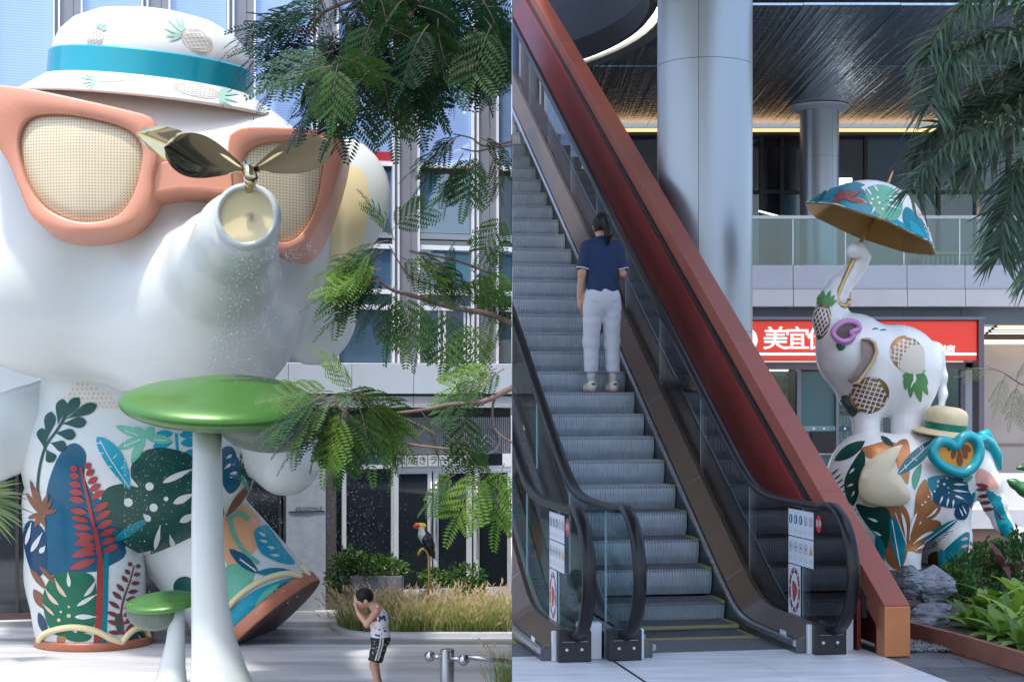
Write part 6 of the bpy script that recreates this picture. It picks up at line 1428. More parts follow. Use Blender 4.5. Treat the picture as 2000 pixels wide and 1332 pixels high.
# collar and cuff trims
def ring(c, r, ax_, tube, m, name, sx=1, par=sh):
    c = Vector(c); ax_ = Vector(ax_).normalized(); u = ax_.orthogonal().normalized(); v = ax_.cross(u); mb = MB()
    mb.tube([TWm(c+(u*math.cos(a)+v*math.sin(a))*r) for a in [2*math.pi*k/24 for k in range(24)]], tube, 6, m, closed=True); return mb.build(name, None, par, True)
M_trim = mat('white_trim', (.62, .64, .70), .7)
ring((-.190, -.03, 1.163), .060, (.2, .05, 1), .006, M_trim, 'cuff_trim'); ring((.190, -.03, 1.163), .060, (-.2, .05, 1), .006, M_trim, 'cuff_trim')
ring((0, .008, 1.447), .060, (0, -.25, 1), .013, M_navy, 'collar'); ring((0, .008, 1.460), .057, (0, -.25, 1), .004, M_trim, 'collar_trim')
def w_trous(p):
    q = loc(p); d = s_ell(q, (0, -.012, .88), (.178, .130, .17))
    for s, l in zip((-1, 1), legs):
        e = s_chain(q, [(Vector((s*.088, -.012, .80)), .099), (Vector((s*.10, .01, .47)), .074), (Vector((s*.106, -.015, .20)), .066)], .04); d = smin(d, e, .03)
    wr = .005*np.sin(q[:, 2]*62+q[:, 0]*40+2*np.sin(q[:, 0]*30))*(np.exp(-((q[:, 2]-.70)/.1)**2)+.8*np.exp(-((q[:, 2]-.45)/.09)**2)+.9*np.exp(-((q[:, 2]-.25)/.06)**2))
    return np.maximum(np.maximum(d+wr*.6, .185-q[:, 2]), q[:, 2]-.985)
tz = sdf_obj('trousers', w_trous, lo, hi, .009, M_trous, wo)
mb = MB()
for s in (-1, 1): mb.tube([TWm((s*.125, -.122, .86)), TWm((s*.06, -.135, .845))], .003, 6, mat('seam_grey', (.36, .37, .42), .8))
mb.build('pocket_seams', None, tz); 
for s in (-1, 1):
    mb = MB(); mb.tube([TWm((s*.104, -.02, .085)), TWm((s*.104, -.02, .14)), TWm((s*.104, -.018, .20))], [.042, .040, .044], 14, mat('sock_grey', (.44, .45, .46), .85, bump=(120, .3))); mb.build('sock', None, wo, True)
    def w_shoe(p, s=s):
        q = loc(p); d = smin(s_ell(q, (s*.106, -.035, .055), (.046, .062, .062)), s_ell(q, (s*.110, .07, .04), (.050, .12, .045)), .03); return np.maximum(d, .018-q[:, 2])
    c = TWm((s*.108, .04, .05)); sho = sdf_obj('shoe', w_shoe, (c.x-.25, c.y-.25, c.z-.06), (c.x+.25, c.y+.25, c.z+.12), .007, mat('shoe_cream', (.55, .50, .42), .6, noise=(14, .12)), wo)
    def w_sole(p, s=s):
        q = loc(p); d = smin(s_ell(q, (s*.106, -.03, .02), (.05, .07, .05)), s_ell(q, (s*.110, .07, .02), (.053, .125, .05)), .03); return np.maximum(np.maximum(d, .001-q[:, 2]), q[:, 2]-.026)
    sdf_obj('shoe_sole', w_sole, (c.x-.25, c.y-.25, c.z-.06), (c.x+.25, c.y+.25, c.z+.12), .007, mat('shoe_sole_rose', (.40, .20, .17), .6), sho)
    mb = MB(); a = TWm((s*.106, -.098, .075)); mb.tube([a-ER*.016, a+ER*.016], .008, 8, M_black); mb.build('heel_tab', None, sho, True)
def w_hair(p):
    q = loc(p); d = s_ell(q, (.005, .018, 1.592), (.088, .105, .112), HDT); d = np.maximum(d, -(s_ell(q, (.005, .16, 1.53), (.075, .10, .12))))
    d = np.maximum(d, 1.515-q[:, 2]-.15*(q[:, 1]-.0))
    t = s_chain(q, [(Vector((.012, -.085, 1.62)), .03), (Vector((.02, -.118, 1.56)), .036), (Vector((.03, -.125, 1.47)), .034), (Vector((.034, -.112, 1.385)), .014)], .02)
    d = smin(d, t, .02); return d+.0025*np.sin(q[:, 0]*260+q[:, 2]*30)
sdf_obj('hair', w_hair, lo, hi, .0075, M_hair, wo)
ph = thing('phone', 'red cased phone held in the lowered left hand of the woman', 'phone', tuple(TWm((-.165, .04, .80))))
mb = MB(); mb.box((-.186, .0, .76), (-.174, .085, .91), mat('phone_red', (.50, .05, .06), .4), TWm); mb.build('case', None, ph, bevel=.004)

# ---- boy under the spray, seen from his left side
YB = 18.97
bp_ = Vector(P(738, 1345, YB)); bp_.z = PZ
by = thing('person', 'wet boy in white printed vest and black shorts bending forward, hands over his face', 'person', tuple(bp_))
B = lambda x, y, d=0: P(x, y, YB)+Vector((0, d, 0))
head_c = B(709, 1168)
HB = np.array(Matrix.Rotation(R(-24), 3, 'Y'))
def b_hand(w_, dirv, side, n):
    return [[(a[0] if isinstance(a[0], Vector) else Vector(a[0]), a[1]*.80) for a in f] for f in [[(Vector(w_)+(q[0]-Vector(w_))*.80, q[1]) for q in f] for f in hand(w_, dirv, n, side, .35)]]
bla = [(B(737, 1191, -.125), .040), (B(719, 1216, -.17), .031), (B(701, 1196, -.10), .024)]; bra = [(B(735, 1191, .125), .040), (B(716, 1214, .16), .031), (B(698, 1194, .09), .024)]
hl = b_hand(B(701, 1196, -.10), (B(693, 1170, -.055)-B(701, 1196, -.10)), (-.15, 1, .1), (.9, .3, .1)); hr = b_hand(B(698, 1194, .09), (B(692, 1170, .055)-B(698, 1194, .09)), (-.15, -1, .1), (.9, -.3, .1))
bl = [[(B(741, 1252, s*.065), .072), (B(731, 1296, s*.075), .050), (B(738, 1332, s*.08), .036), (B(740, 1341, s*.08), .032)] for s in (-1, 1)]
def b_body(p):
    d = smin(s_ell(p, B(742, 1246), (.105, .125, .115)), s_ell(p, B(740, 1212), (.100, .125, .15)), .06)
    d = smin(d, s_chain(p, [(B(737, 1192, -.11), .045), (B(735, 1187), .055), (B(737, 1192, .11), .045)], .03), .04)
    d = smin(d, s_cone(p, B(734, 1188), B(720, 1176), .048, .045), .03)
    d = smin(d, s_ell(p, head_c, (.108, .082, .108), HB), .02); d = smin(d, s_ell(p, B(701, 1180), (.062, .06, .062)), .03)
    d = smin(d, s_ell(p, B(692, 1179), (.016, .016, .016)), .015)
    for s in (-1, 1): d = smin(d, s_ell(p, B(716, 1173, s*.083), (.024, .010, .034), HB), .008)
    for a in (bla, bra): d = smin(d, s_chain(p, a, .02), .02)
    for h in hl+hr: d = smin(d, s_chain(p, h, .005), .006)
    for l in bl: d = smin(d, s_chain(p, l, .02), .03)
    for s in (-1, 1): d = smin(d, s_chain(p, [(B(741, 1342, s*.08), .032), (B(727, 1344, s*.085), .022)], .02), .02)
    return np.maximum(d, PZ+.002-p[:, 2])
lo = B(680, 1349); hi = B(775, 1142); lo.y = YB-.30; hi.y = YB+.30
sdf_obj('body', b_body, lo, hi, .0085, M_skin, by)
def b_hair(p):
    d = s_ell(p, head_c+Vector((.012, 0, .018)), (.114, .092, .105), HB); d = np.maximum(d, -s_ell(p, B(694, 1184), (.085, .12, .075))); d = np.maximum(d, -s_ell(p, B(713, 1187), (.05, .2, .06)))
    return d+.003*np.sin(p[:, 0]*190)*np.sin(p[:, 2]*170+p[:, 1]*150)
sdf_obj('hair', b_hair, lo, hi, .0075, M_hair, by)
def b_vest(p):
    d = smin(s_ell(p, B(740.5, 1213), (.113, .138, .165)), s_ell(p, B(743, 1243), (.118, .138, .12)), .05)
    for s in (-1, 1): d = smin(d, s_chain(p, [(B(741, 1203, s*.085), .052), (B(738, 1184, s*.075), .022)], .02), .03)
    d = np.maximum(d, p[:, 2]-B(0, 1177).z); d = np.maximum(d, B(0, 1243).z-p[:, 2]); 
    for s in (-1, 1): d = np.maximum(d, -s_ell(p, B(735, 1192, s*.15), (.052, .075, .075)))
    return d+.003*np.sin(p[:, 2]*80+p[:, 0]*40)
M_vest = mat('vest_white', (.66, .66, .66), .8, noise=(5, .06), bump=(14, .25, .01))
ve = sdf_obj('vest', b_vest, lo, hi, .008, M_vest, by); vb = bvh_of(ve)
def b_shorts(p):
    d = s_ell(p, B(743, 1248), (.118, .142, .105))
    for s in (-1, 1): d = smin(d, s_chain(p, [(B(742, 1256, s*.065), .092), (B(734, 1287, s*.08), .084)], .03), .02)
    ax_ = (B(734, 1287)-B(742, 1256)).normalized(); d = np.maximum(d, (p-np.asarray(B(733.5, 1289), np.float32)) @ np.asarray(ax_, np.float32)); return np.maximum(d, p[:, 2]-B(0, 1238).z)+.003*np.sin(p[:, 2]*60+p[:, 1]*50)
shs = sdf_obj('shorts', b_shorts, lo, hi, .008, mat('shorts_black', (.012, .013, .016), .7, noise=(22, .5)), by); sb_ = bvh_of(shs)
paint('side_stripes', shs, sb_, [strip2([(744, 1243), (741, 1262), (733, 1289)], 1.4)+(K_w, 1), strip2([(748.5, 1243), (746, 1262), (738, 1289)], 1.4)+(K_w, 1)], off=.002)
pr = [strip2([(752, 1213), (750, 1206)], 1.2)+(K_navy, 1)]
def seg(pts, m, w_=1.5): return [strip2([a, b], w_)+(m, 1) for a, b in zip(pts[:-1], pts[1:])]
M_pb = mat('print_blue', (.01, .035, .20), .7); M_pr = mat('print_red', (.42, .03, .05), .7)
prints = seg([(741, 1214), (742, 1203), (746, 1209), (749, 1201), (752, 1212)], M_pb, 1.8)+seg([(731, 1214), (733, 1204), (736, 1213)], M_pr, 1.8)+seg([(732, 1210), (736, 1210)], M_pr, 1.2)
prints += [ell(x, y, r_, r_*.7, .4, 10, 2)+(m, 1) for x, y, r_, m in ((741, 1229, 2.5, M_pb), (752, 1232, 3, M_pb), (749, 1226, 1.5, M_pr), (734, 1226, 1.5, M_pb), (745, 1238, 1.8, M_pb), (735, 1240, 3, M_pb), (740, 1241, 3, M_pb), (746, 1192, 1.4, M_pr), (750, 1196, 1.4, M_pb))]
tag(paint('vest_print', ve, vb, prints, off=.002), kind='stuff')
tag(paint('shorts_speckles', shs, sb_, [ell(random.uniform(727, 758), random.uniform(1248, 1285), .9, .9, 0, 6, 1)+(K_w, 1) for _ in range(26)], off=.002), kind='stuff')
# =================================================================== vegetation
def leafmat(name, col, var=.3, tr=.35, rough=.5):
    m = mat(name, col, rough, 0, noise=(3.5, var), spec=.2); t = m.node_tree; b = t.nodes['Principled BSDF']; o = t.nodes['Material Output']
    mx = t.nodes.new('ShaderNodeMixShader'); mx.inputs[0].default_value = tr; tl = t.nodes.new('ShaderNodeBsdfTranslucent'); tl.inputs[0].default_value = (col[0]*1.7, col[1]*1.6, col[2]*.9, 1)
    oi = t.nodes.new('ShaderNodeObjectInfo'); hs = t.nodes.new('ShaderNodeHueSaturation'); mr = t.nodes.new('ShaderNodeMapRange'); mr.inputs[3].default_value = .65; mr.inputs[4].default_value = 1.45; m2 = t.nodes.new('ShaderNodeMapRange'); m2.inputs[3].default_value = .515; m2.inputs[4].default_value = .475
    t.links.new(oi.outputs['Random'], mr.inputs[0]); t.links.new(oi.outputs['Random'], m2.inputs[0]); t.links.new(mr.outputs[0], hs.inputs['Value']); t.links.new(m2.outputs[0], hs.inputs['Hue'])
    src = b.inputs['Base Color'].links[0].from_socket; t.links.new(src, hs.inputs['Color']); t.links.new(hs.outputs[0], b.inputs['Base Color'])
    t.links.new(b.outputs[0], mx.inputs[1]); t.links.new(tl.outputs[0], mx.inputs[2]); t.links.new(mx.outputs[0], o.inputs[0]); return m
M_bark = mat('bark_brown', (.15, .095, .075), .8, noise=(12, .3), bump=(30, .3))
L_dark = leafmat('leaflet_shaded', (.014, .050, .024), .35, .15); L_mid = leafmat('leaflet_mid', (.030, .078, .018), .3, .2); L_light = leafmat('leaflet_light', (.065, .145, .02), .25, .3)  # first tone has the shade of the top clump put into the leaf colour
rg = random.Random(5)
def bipinnate(seed, m, L=.25, np_=5, pl=.165, nl=10, ll=.044, lw=.0135, droop=.08):
    """feathery leaf: rachis, paired pinnae, each with many narrow leaflets"""
    r = random.Random(seed); mb = MB(); z = Vector((0, 0, 1))
    def cur(t): return Vector((L*t, 0, -droop*t*t))
    pts = [cur(i/8) for i in range(9)]; mb.tube(pts, [.0035*(1-.6*i/8) for i in range(9)], 4, M_bark, cap=False)
    pn = []
    for i in range(np_):
        t = .22+.70*i/(np_-1)
        for s in (1, -1): pn.append((cur(t), Vector((.62, s*.9, -.12+r.uniform(-.15, .15))), pl*(.75+.35*math.sin(math.pi*(i+.6)/np_))*r.uniform(.85, 1.1)))
    pn.append((cur(1), Vector((1, r.uniform(-.1, .1), -.2)), pl*.95))
    for b, d, l in pn:
        d = d.normalized(); s = d.cross(z).normalized(); n = s.cross(d); dr = r.uniform(.25, .5)
        at = lambda q: b+d*l*q-z*(l*dr*q*q*.6)
        mb.add([at(0)+s*.001, at(0)-s*.001, at(.5)-s*.001, at(.5)+s*.001, at(1)+s*.0005, at(1)-s*.0005], [(0, 1, 2, 3), (3, 2, 5, 4)], m)
        tw = r.uniform(-.5, .5)
        for k in range(nl):
            q = .06+.92*k/(nl-1); p = at(q); w = ll*(1-.45*abs(2*q-.9)**2)
            for sg in (1, -1):
                v = (s*sg*.93+d*.42+n*(tw*sg*.4+r.uniform(-.12, .12))-z*.12).normalized(); u = v.cross(n).normalized()*lw*.5
                mb.add([p, p+v*w*.45+u, p+v*w, p+v*w*.45-u], [(0, 1, 2, 3)], m)
    me = bpy.data.meshes.new('leaf'); me.from_pydata(mb.v, [], mb.f)
    for q in mb.mats: me.materials.append(q)
    me.polygons.foreach_set('material_index', mb.m); return me
LD = [bipinnate(i, L_dark) for i in range(3)]; LM = [bipinnate(10+i, L_mid) for i in range(3)]; LL = [bipinnate(20+i, L_light) for i in range(2)]
def put_leaf(me, par, pos, d, roll, sc, clip='L', name='leaf'):
    d = Vector(d).normalized(); s = d.cross(Vector((0, 0, 1)))
    if s.length < .1: s = Vector((0, 1, 0))
    s.normalize(); n = s.cross(d).normalized(); s = -s
    M = Matrix(((d.x, s.x, n.x, pos[0]), (d.y, s.y, n.y, pos[1]), (d.z, s.z, n.z, pos[2]), (0, 0, 0, 1))) @ Matrix.Rotation(roll, 4, 'X') @ Matrix.Scale(sc, 4)
    if clip:
        sg = 1 if clip == 'R' else -1
        xs = [(M @ v.co).x*sg for v in list(me.vertices)]
        if max(xs) < 0: return None
        if min(xs) < .03:
            m2 = me.copy(); m2.transform(M); return fin(name, m2, par, False, clip, recalc=False)
    o = bpy.data.objects.new(name, me); COL.objects.link(o); o.parent = par; o.matrix_local = WM[par].inverted() @ M; return o
tree = thing('overhanging_tree', 'feathery leaved tree reaching in from the right over the plaza and the statue', 'tree', (-.2, 8.2, 3.5))
def branch(pts, r0, r1, n=10):
    q = [Vector((v[0], v[1])) for v in strip2([p[:2] for p in pts], 0)[0][::2]]; Y0, Y1 = pts[0][2], pts[-1][2]
    w3 = [P(v.x, v.y, Y0+(Y1-Y0)*i/(len(q)-1)) for i, v in enumerate(q)]
    mb = MB(); mb.tube(w3, [r0+(r1-r0)*i/(len(w3)-1) for i in range(len(w3))], n, M_bark); mb.build('branch', None, tree, True, clip='L'); return w3
def leaves(spec, protos, spread=.35):
    """spec: (x, y, Y, dx, dy, scale) base in photo and heading in the picture plane"""
    for x, y, Y, dx, dy, sc in spec:
        put_leaf(protos[rg.randrange(len(protos))], tree, P(x, y, Y), (dx, rg.uniform(-spread, spread), -dy), rg.uniform(-.9, -.2), sc)
branch([(1030, -60, 8.6), (900, -10, 8.5), (830, 0, 8.4), (775, 60, 8.3), (720, 102, 8.2), (690, 116, 8.1)], .020, .008)
branch([(1030, 60, 8.8), (930, 70, 8.7), (800, 130, 8.6), (700, 175, 8.5)], .018, .006); branch([(900, -40, 8.5), (760, -20, 8.4), (640, 20, 8.3), (600, 70, 8.3)], .016, .006); branch([(1030, 130, 8.9), (900, 150, 8.8), (830, 200, 8.7)], .014, .005)
top = []
for _ in range(98):
    x = rg.uniform(610, 990); y = rg.uniform(-50, 150) if x < 860 else rg.uniform(-40, 110)
    if x < 700 and y > 110: y -= 40
    a = rg.uniform(.1, 1.2) if rg.random() < .5 else rg.uniform(1.6, 2.9); top.append((x, y, rg.uniform(7.9, 9.2), math.cos(a), math.sin(a)*.75, rg.uniform(.85, 1.15)))
leaves(top[:80], LD); leaves(top[80:], LM)
rim = [(640, 130, 8.1, -1, .55), (630, 110, 8.2, -1, .25), (610, 85, 8.3, -1, .2), (600, 60, 8.3, -1, .05), (610, 30, 8.3, -1, -.05), (620, 5, 8.3, -1, .15), (650, 150, 8.1, -.9, .8), (680, 150, 8.1, -.5, 1), (720, 150, 8.2, -.15, 1), (750, 160, 8.2, .2, 1), (700, 160, 8.3, -.7, .8), (640, 160, 8.3, -.8, .6),
       (790, 140, 8.4, .2, 1), (820, 110, 8.4, .45, .8), (860, 90, 8.5, .5, .8), (900, 80, 8.6, .4, .8), (940, 60, 8.6, .3, .9), (960, 40, 8.7, .2, 1), (770, 120, 8.3, -.2, 1), (585, 110, 8.3, -.9, .6), (560, 60, 8.4, -.9, .5), (560, 20, 8.5, -1, .4)]
leaves([r + (rg.uniform(.85, 1.1),) for r in rim], LD+[LM[0]])
leaves([(650, 130, 7.8, -1, .1, .85), (655, 120, 7.8, -.6, .5, .85), (660, 125, 7.7, -.2, .8, .8), (655, 110, 7.8, .9, .1, .8)], LM)
# second bough
branch([(1020, 282, 8.6), (960, 290, 8.5), (930, 296, 8.5), (900, 290, 8.4)], .007, .003); branch([(1020, 272, 8.6), (950, 286, 8.5), (920, 270, 8.4), (885, 262, 8.4)], .006, .003)
leaves([(900, 265, 8.4, -1, .35, .95), (890, 272, 8.3, -1, .75, .9), (905, 300, 8.4, -.7, .9, .85), (920, 300, 8.4, -.2, 1, .85), (935, 298, 8.5, .1, 1, .8), (940, 270, 8.5, .8, .4, .8), (915, 320, 8.4, -.9, .5, .8), (960, 300, 8.5, .5, .9, .7)], LM)
# third bough with the cluster over the ear
branch([(1030, 648, 8.4), (960, 615, 8.3), (880, 600, 8.2), (800, 576, 8.1), (765, 566, 8.0), (735, 545, 7.9)], .017, .006); branch([(1030, 565, 8.6), (960, 535, 8.5), (900, 512, 8.4), (850, 500, 8.3), (800, 490, 8.3)], .008, .004); branch([(900, 605, 8.3), (850, 560, 8.2), (800, 540, 8.1), (760, 480, 8.0)], .007, .003)
leaves([(770, 470, 8.0, -.3, -1, .72), (765, 450, 8.0, .6, -.6, .72), (760, 470, 8.0, -1, .15, .95), (750, 490, 7.9, -1, .4, 1.0), (745, 510, 7.9, -1, .45, 1.0), (740, 530, 7.9, -1, .15, 1.0), (735, 548, 7.9, -1, .5, 1.0), (750, 560, 7.9, -.8, .7, .9), (780, 500, 8.0, .8, .4, .9), (800, 492, 8.1, 1, .3, .9), (770, 560, 8.0, -.4, 1, .95), (790, 570, 8.0, .1, 1, .9),
        (760, 540, 8.0, -.9, .25, 1.0), (740, 500, 8.0, -1, .0, .9), (820, 500, 8.2, .8, .5, .85), (850, 505, 8.3, .7, .6, .8), (900, 590, 8.2, .5, -.3, .85), (920, 560, 8.3, .9, .4, .85), (880, 600, 8.2, -.2, 1, .9), (830, 590, 8.1, -.4, .9, .85), (860, 520, 8.3, .3, 1, .7), (960, 600, 8.3, .2, .9, .9), (980, 560, 8.4, .3, 1, .9), (930, 620, 8.2, -.1, 1, .95), (985, 470, 8.5, -.8, .9, .9), (990, 420, 8.5, -.7, .8, .8), (985, 520, 8.4, -.5, .9, .8), (890, 470, 8.4, -.6, .9, .75)], LM+[LL[0]])
leaves([(745, 525, 7.8, -1, .1, .8), (730, 490, 7.8, -.5, .4, .7), (740, 550, 7.8, -.9, -.1, .85), (970, 720, 8.0, -1, .25, .9)], LL)
# lowest bough
branch([(1030, 742, 8.0), (985, 765, 8.0), (940, 785, 7.9), (880, 790, 7.9), (830, 800, 7.8), (765, 808, 7.7)], .016, .007); branch([(968, 772, 8.0), (962, 800, 7.9), (968, 840, 7.9), (1010, 870, 7.9)], .007, .004)
branch([(765, 808, 7.7), (810, 826, 7.7), (850, 848, 7.7)], .006, .003); branch([(655, 790, 7.5), (690, 818, 7.5), (740, 850, 7.6), (790, 866, 7.6), (878, 877, 7.6)], .007, .006)
leaves([(660, 775, 7.5, -1, .15, 1.05), (655, 780, 7.4, -1, .45, .95), (665, 785, 7.5, -.8, .8, .95), (680, 790, 7.5, -.3, 1, .95), (700, 790, 7.5, .3, .9, .9), (670, 760, 7.5, .9, .15, .95), (690, 770, 7.5, 1, .35, .9), (720, 800, 7.6, .7, .7, .9), (650, 765, 7.5, -1, -.15, .85), (640, 800, 7.5, -.9, .6, .9), (700, 820, 7.5, -.4, 1, .8), (760, 808, 7.7, -.3, 1, .8), (780, 810, 7.7, .2, 1, .85), (820, 800, 7.8, .5, .6, .8), (870, 850, 7.7, .5, .3, .85),
        (900, 800, 7.9, .3, 1, .9), (690, 765, 7.4, -.2, -.5, .6), (745, 770, 7.6, -.9, -.1, .7), (640, 770, 7.4, -.9, .3, 1.0), (675, 800, 7.4, -.6, .9, .9), (710, 785, 7.5, .8, .55, .85), (665, 770, 7.45, -.7, .5, .9)], LM+[LL[1]])
leaves([(950, 742, 7.9, -1, .4, 1.0), (985, 720, 8.0, -.8, .45, .9), (950, 920, 7.7, -.8, .9, .95), (985, 905, 7.7, -.35, 1, 1.0), (995, 930, 7.7, .0, 1, .95), (890, 925, 7.6, -.8, .5, .7)], LM+LL)

# ---- ornamental grasses, kerb
def grass(name, label, region, n, h0, h1, mats_, plume, clip=None, seed=1, lean=.35, cat='grass'):
    r = random.Random(seed); mb = MB()
    for i in range(n):
        x, y = region(r); a = r.uniform(0, 6.283); h = r.uniform(h0, h1); l = h*r.uniform(.1, lean)*2; w_ = r.uniform(.0022, .0055); dx, dy = math.cos(a), math.sin(a); px, py = -dy*w_, dx*w_
        m = mats_[r.randrange(len(mats_))]; vs = []
        for k in range(5):
            t = k/4; q = (1-t)**.7; vs += [(x+dx*l*t*t-px*q, y+dy*l*t*t-py*q, PZ+.05+h*(t-.22*t*t*l/h)), (x+dx*l*t*t+px*q, y+dy*l*t*t+py*q, PZ+.05+h*(t-.22*t*t*l/h))]
        mb.add(vs, [(2*k, 2*k+1, 2*k+3, 2*k+2) for k in range(4)], m)
        if r.random() < plume:
            b = Vector((x+dx*l, y+dy*l, PZ+.05+h*(1-.22*l/h))); d = Vector((dx*.6, dy*.6, .7)).normalized(); L = r.uniform(.06, .12); s = d.orthogonal().normalized()
            for s_ in (s, d.cross(s)): mb.add([b-d*.02, b+d*L*.4+s_*.010, b+d*L, b+d*L*.4-s_*.010], [(0, 1, 2, 3)], M_plume)
    return tag(mb.build(name, None, None, False, clip), label, cat, kind='stuff')
M_plume = leafmat('grass_plume', (.52, .43, .31), .2, .35, .7)
Gm = [leafmat('grass_green', (.17, .26, .085), .3, .35), leafmat('grass_olive', (.28, .31, .14), .3, .35), leafmat('grass_straw', (.40, .34, .19), .25, .3), leafmat('grass_deep', (.08, .15, .045), .3, .25)]
def bed(r):
    while True:
        x = r.uniform(-2.65, -.0); y = r.uniform(23.35, 25.0)
        if (x+1.9)**2/.72**2+(y-24.3)**2/.95**2 < 1 or x > -1.9: return x, y
grass('grass_bed', 'bed of tall feathery tan and green grasses in front of the restaurant doors', bed, 11000, .12, .58, Gm+[Gm[0], Gm[1], Gm[0]], .20, 'L', 3, .75)
grass('grass_clump', 'clump of long green grasses at the right edge beside the grey rail', lambda r: (-abs(r.gauss(0, .075))-.004, 17.2+r.uniform(-.3, .5)), 520, .35, .80, [Gm[0], Gm[3], Gm[1]], .12, 'L', 4, .28)
mb = MB(); mb.box((-1.9, 23.12, PZ+.001), (-.001, 23.3, PZ+.055), mat('kerb_white', (.56, .57, .60), .5, noise=(4, .1)))
kp = [(-1.9+.86*math.cos(a)*-1, 24.25-1.12*math.sin(a)) for a in [math.pi/2*k/10 for k in range(11)]][::-1]
tag(mb.build('bed_kerb'), kind='structure')
mb = MB(); vs = []
for k in range(13):
    a = math.pi/2*(1+k/12); c, s = math.cos(a), -math.sin(a)
    for q in (1.0, 1.0): pass
    for rx, ry in ((.80, 1.12), (.68, .96)):
        for z in (PZ+.001, PZ+.055): vs.append((-1.902+rx*c, 24.26+ry*s*1.0-.02, z))
mb.add(vs, [(i*4+a, i*4+b, i*4+4+b, i*4+4+a) for i in range(12) for a, b in ((0, 1), (1, 3), (3, 2), (2, 0))]+[(0, 1, 3, 2), (48, 49, 51, 50)], MATS['kerb_white']); tag(mb.build('bed_kerb'), kind='structure')
mb = MB(); mb.prism([(-.001, 23.3), (-.001, 25.0), (-2.5, 25.0), (-2.55, 24.4), (-2.45, 23.85), (-2.2, 23.5), (-1.9, 23.32)][::-1], PZ+.001, PZ+.03, MATS['soil']); tag(mb.build('bed_soil', clip='L'), kind='structure')
# ---- leafy masses
def bushmesh(name, c, rad, n, ls, m, par=None, seed=1, up=.3, clip=None, hang=0):
    r = random.Random(seed); mb = MB()
    for i in range(n):
        v = Vector((r.gauss(0, 1), r.gauss(0, 1), r.gauss(0, 1))).normalized()*r.uniform(.45, 1)**.6; p = Vector((c[0]+v.x*rad[0], c[1]+v.y*rad[1], c[2]+v.z*rad[2]))
        p += Vector((r.gauss(0, .05)*rad[0], r.gauss(0, .05)*rad[1], r.gauss(0, .12)*rad[2]))
        d = (v+Vector((r.gauss(0, .6), r.gauss(0, .6), r.gauss(0, .6)+up))).normalized(); s = d.orthogonal().normalized(); l = ls*r.uniform(.6, 1.3); w_ = l*.28
        a = r.uniform(0, 6.28); s = s*math.cos(a)+d.cross(s)*math.sin(a); nn = d.cross(s)
        mm = m[r.randrange(len(m))] if isinstance(m, list) else m
        mb.add([p, p+d*l*.5+s*w_+nn*l*.06, p+d*l-nn*l*.08, p+d*l*.5-s*w_+nn*l*.06], [(0, 1, 2, 3)], mm)
    return mb.build(name, None, par, False, clip)
Lf = [leafmat('box_leaf', (.07, .16, .045), .3), leafmat('box_leaf_light', (.14, .25, .07), .3), leafmat('box_leaf_dark', (.025, .07, .025), .3)]
pk = thing('planter_shrub', 'trailing green shrub with small pale flowers filling the grey planter', 'shrub', tuple(P(730, 1125, 25.3)))
a_ = P(668, 1125, 25.25); b_ = P(790, 1125, 25.25)
f1 = bushmesh('foliage', ((a_.x+b_.x)/2, 25.27, a_.z+.10), ((b_.x-a_.x)*.54, .3, .20), 1500, .075, Lf, pk, 1); f2 = bushmesh('foliage', (a_.x, 25.1, a_.z+.02), (.22, .2, .34), 620, .075, Lf, pk, 2, -.2); f3 = bushmesh('foliage', (a_.x+.12, 25.2, a_.z+.26), (.17, .2, .16), 350, .08, Lf, pk, 7)
bushmesh('flowers', ((a_.x+b_.x)/2, 25.2, a_.z+.06), ((b_.x-a_.x)*.56, .35, .16), 60, .04, mat('petal_white', (.7, .66, .64), .6), pk, 3)
for x, y, s in ((910, 1125, .24), (845, 1128, .16), (918, 1150, .2)):
    c = P(x, y, 25.25); q = thing('leafy_shrub', {910: 'taller green shrub rising behind the grasses near the third door', 845: 'small green shrub behind the gold post', 918: 'low green shrub among the grasses below the taller one'}[x], 'shrub', (c.x, 25.25, PZ))
    bushmesh('foliage', c, (s*1.3, s, s*.8), 420, .07, Lf, q, int(x)); mb = MB(); mb.tube([(c.x, 25.25, PZ), c], .012, 6, M_bark); mb.build('stem', None, q)
# ---- palm frond low at the left edge
M_palm = leafmat('palm_leaf', (.07, .115, .05), .3, .25); M_palmd = leafmat('palm_leaf_deep', (.075, .125, .095), .3, .2, .36); M_palml = leafmat('palm_leaf_pale', (.15, .22, .16), .3, .25, .42)
fp = thing('fan_palm', 'fan palm frond poking in at the left edge beside the statue leg', 'palm', tuple(P(-60, 1200, 20.6).xy)+(PZ,))
cb = P(-58, 975, 20.6)
for k in range(22):
    a = R(-62+5.2*k); L = .70+.10*math.sin(k*1.7); mb = MB(); d = Vector((math.cos(a), -.25+.02*k, math.sin(a)*.8)); vs = []
    for i in range(7):
        t = i/6; p = cb+d*L*t-Vector((0, 0, .22*L*t*t)); w_ = .020*math.sin(math.pi*min(.97, t*.8+.15)); vs += [p+Vector((-math.sin(a), .2, math.cos(a)))*w_, p-Vector((-math.sin(a), .2, math.cos(a)))*w_]
    mb.add(vs, [(2*i, 2*i+1, 2*i+3, 2*i+2) for i in range(6)], M_palm); mb.build('leaflet', None, fp)
mb = MB(); mb.tube([(cb.x-.25, cb.y, PZ), (cb.x-.15, cb.y, cb.z-.5), cb], .03, 8, M_bark); mb.build('stem', None, fp)
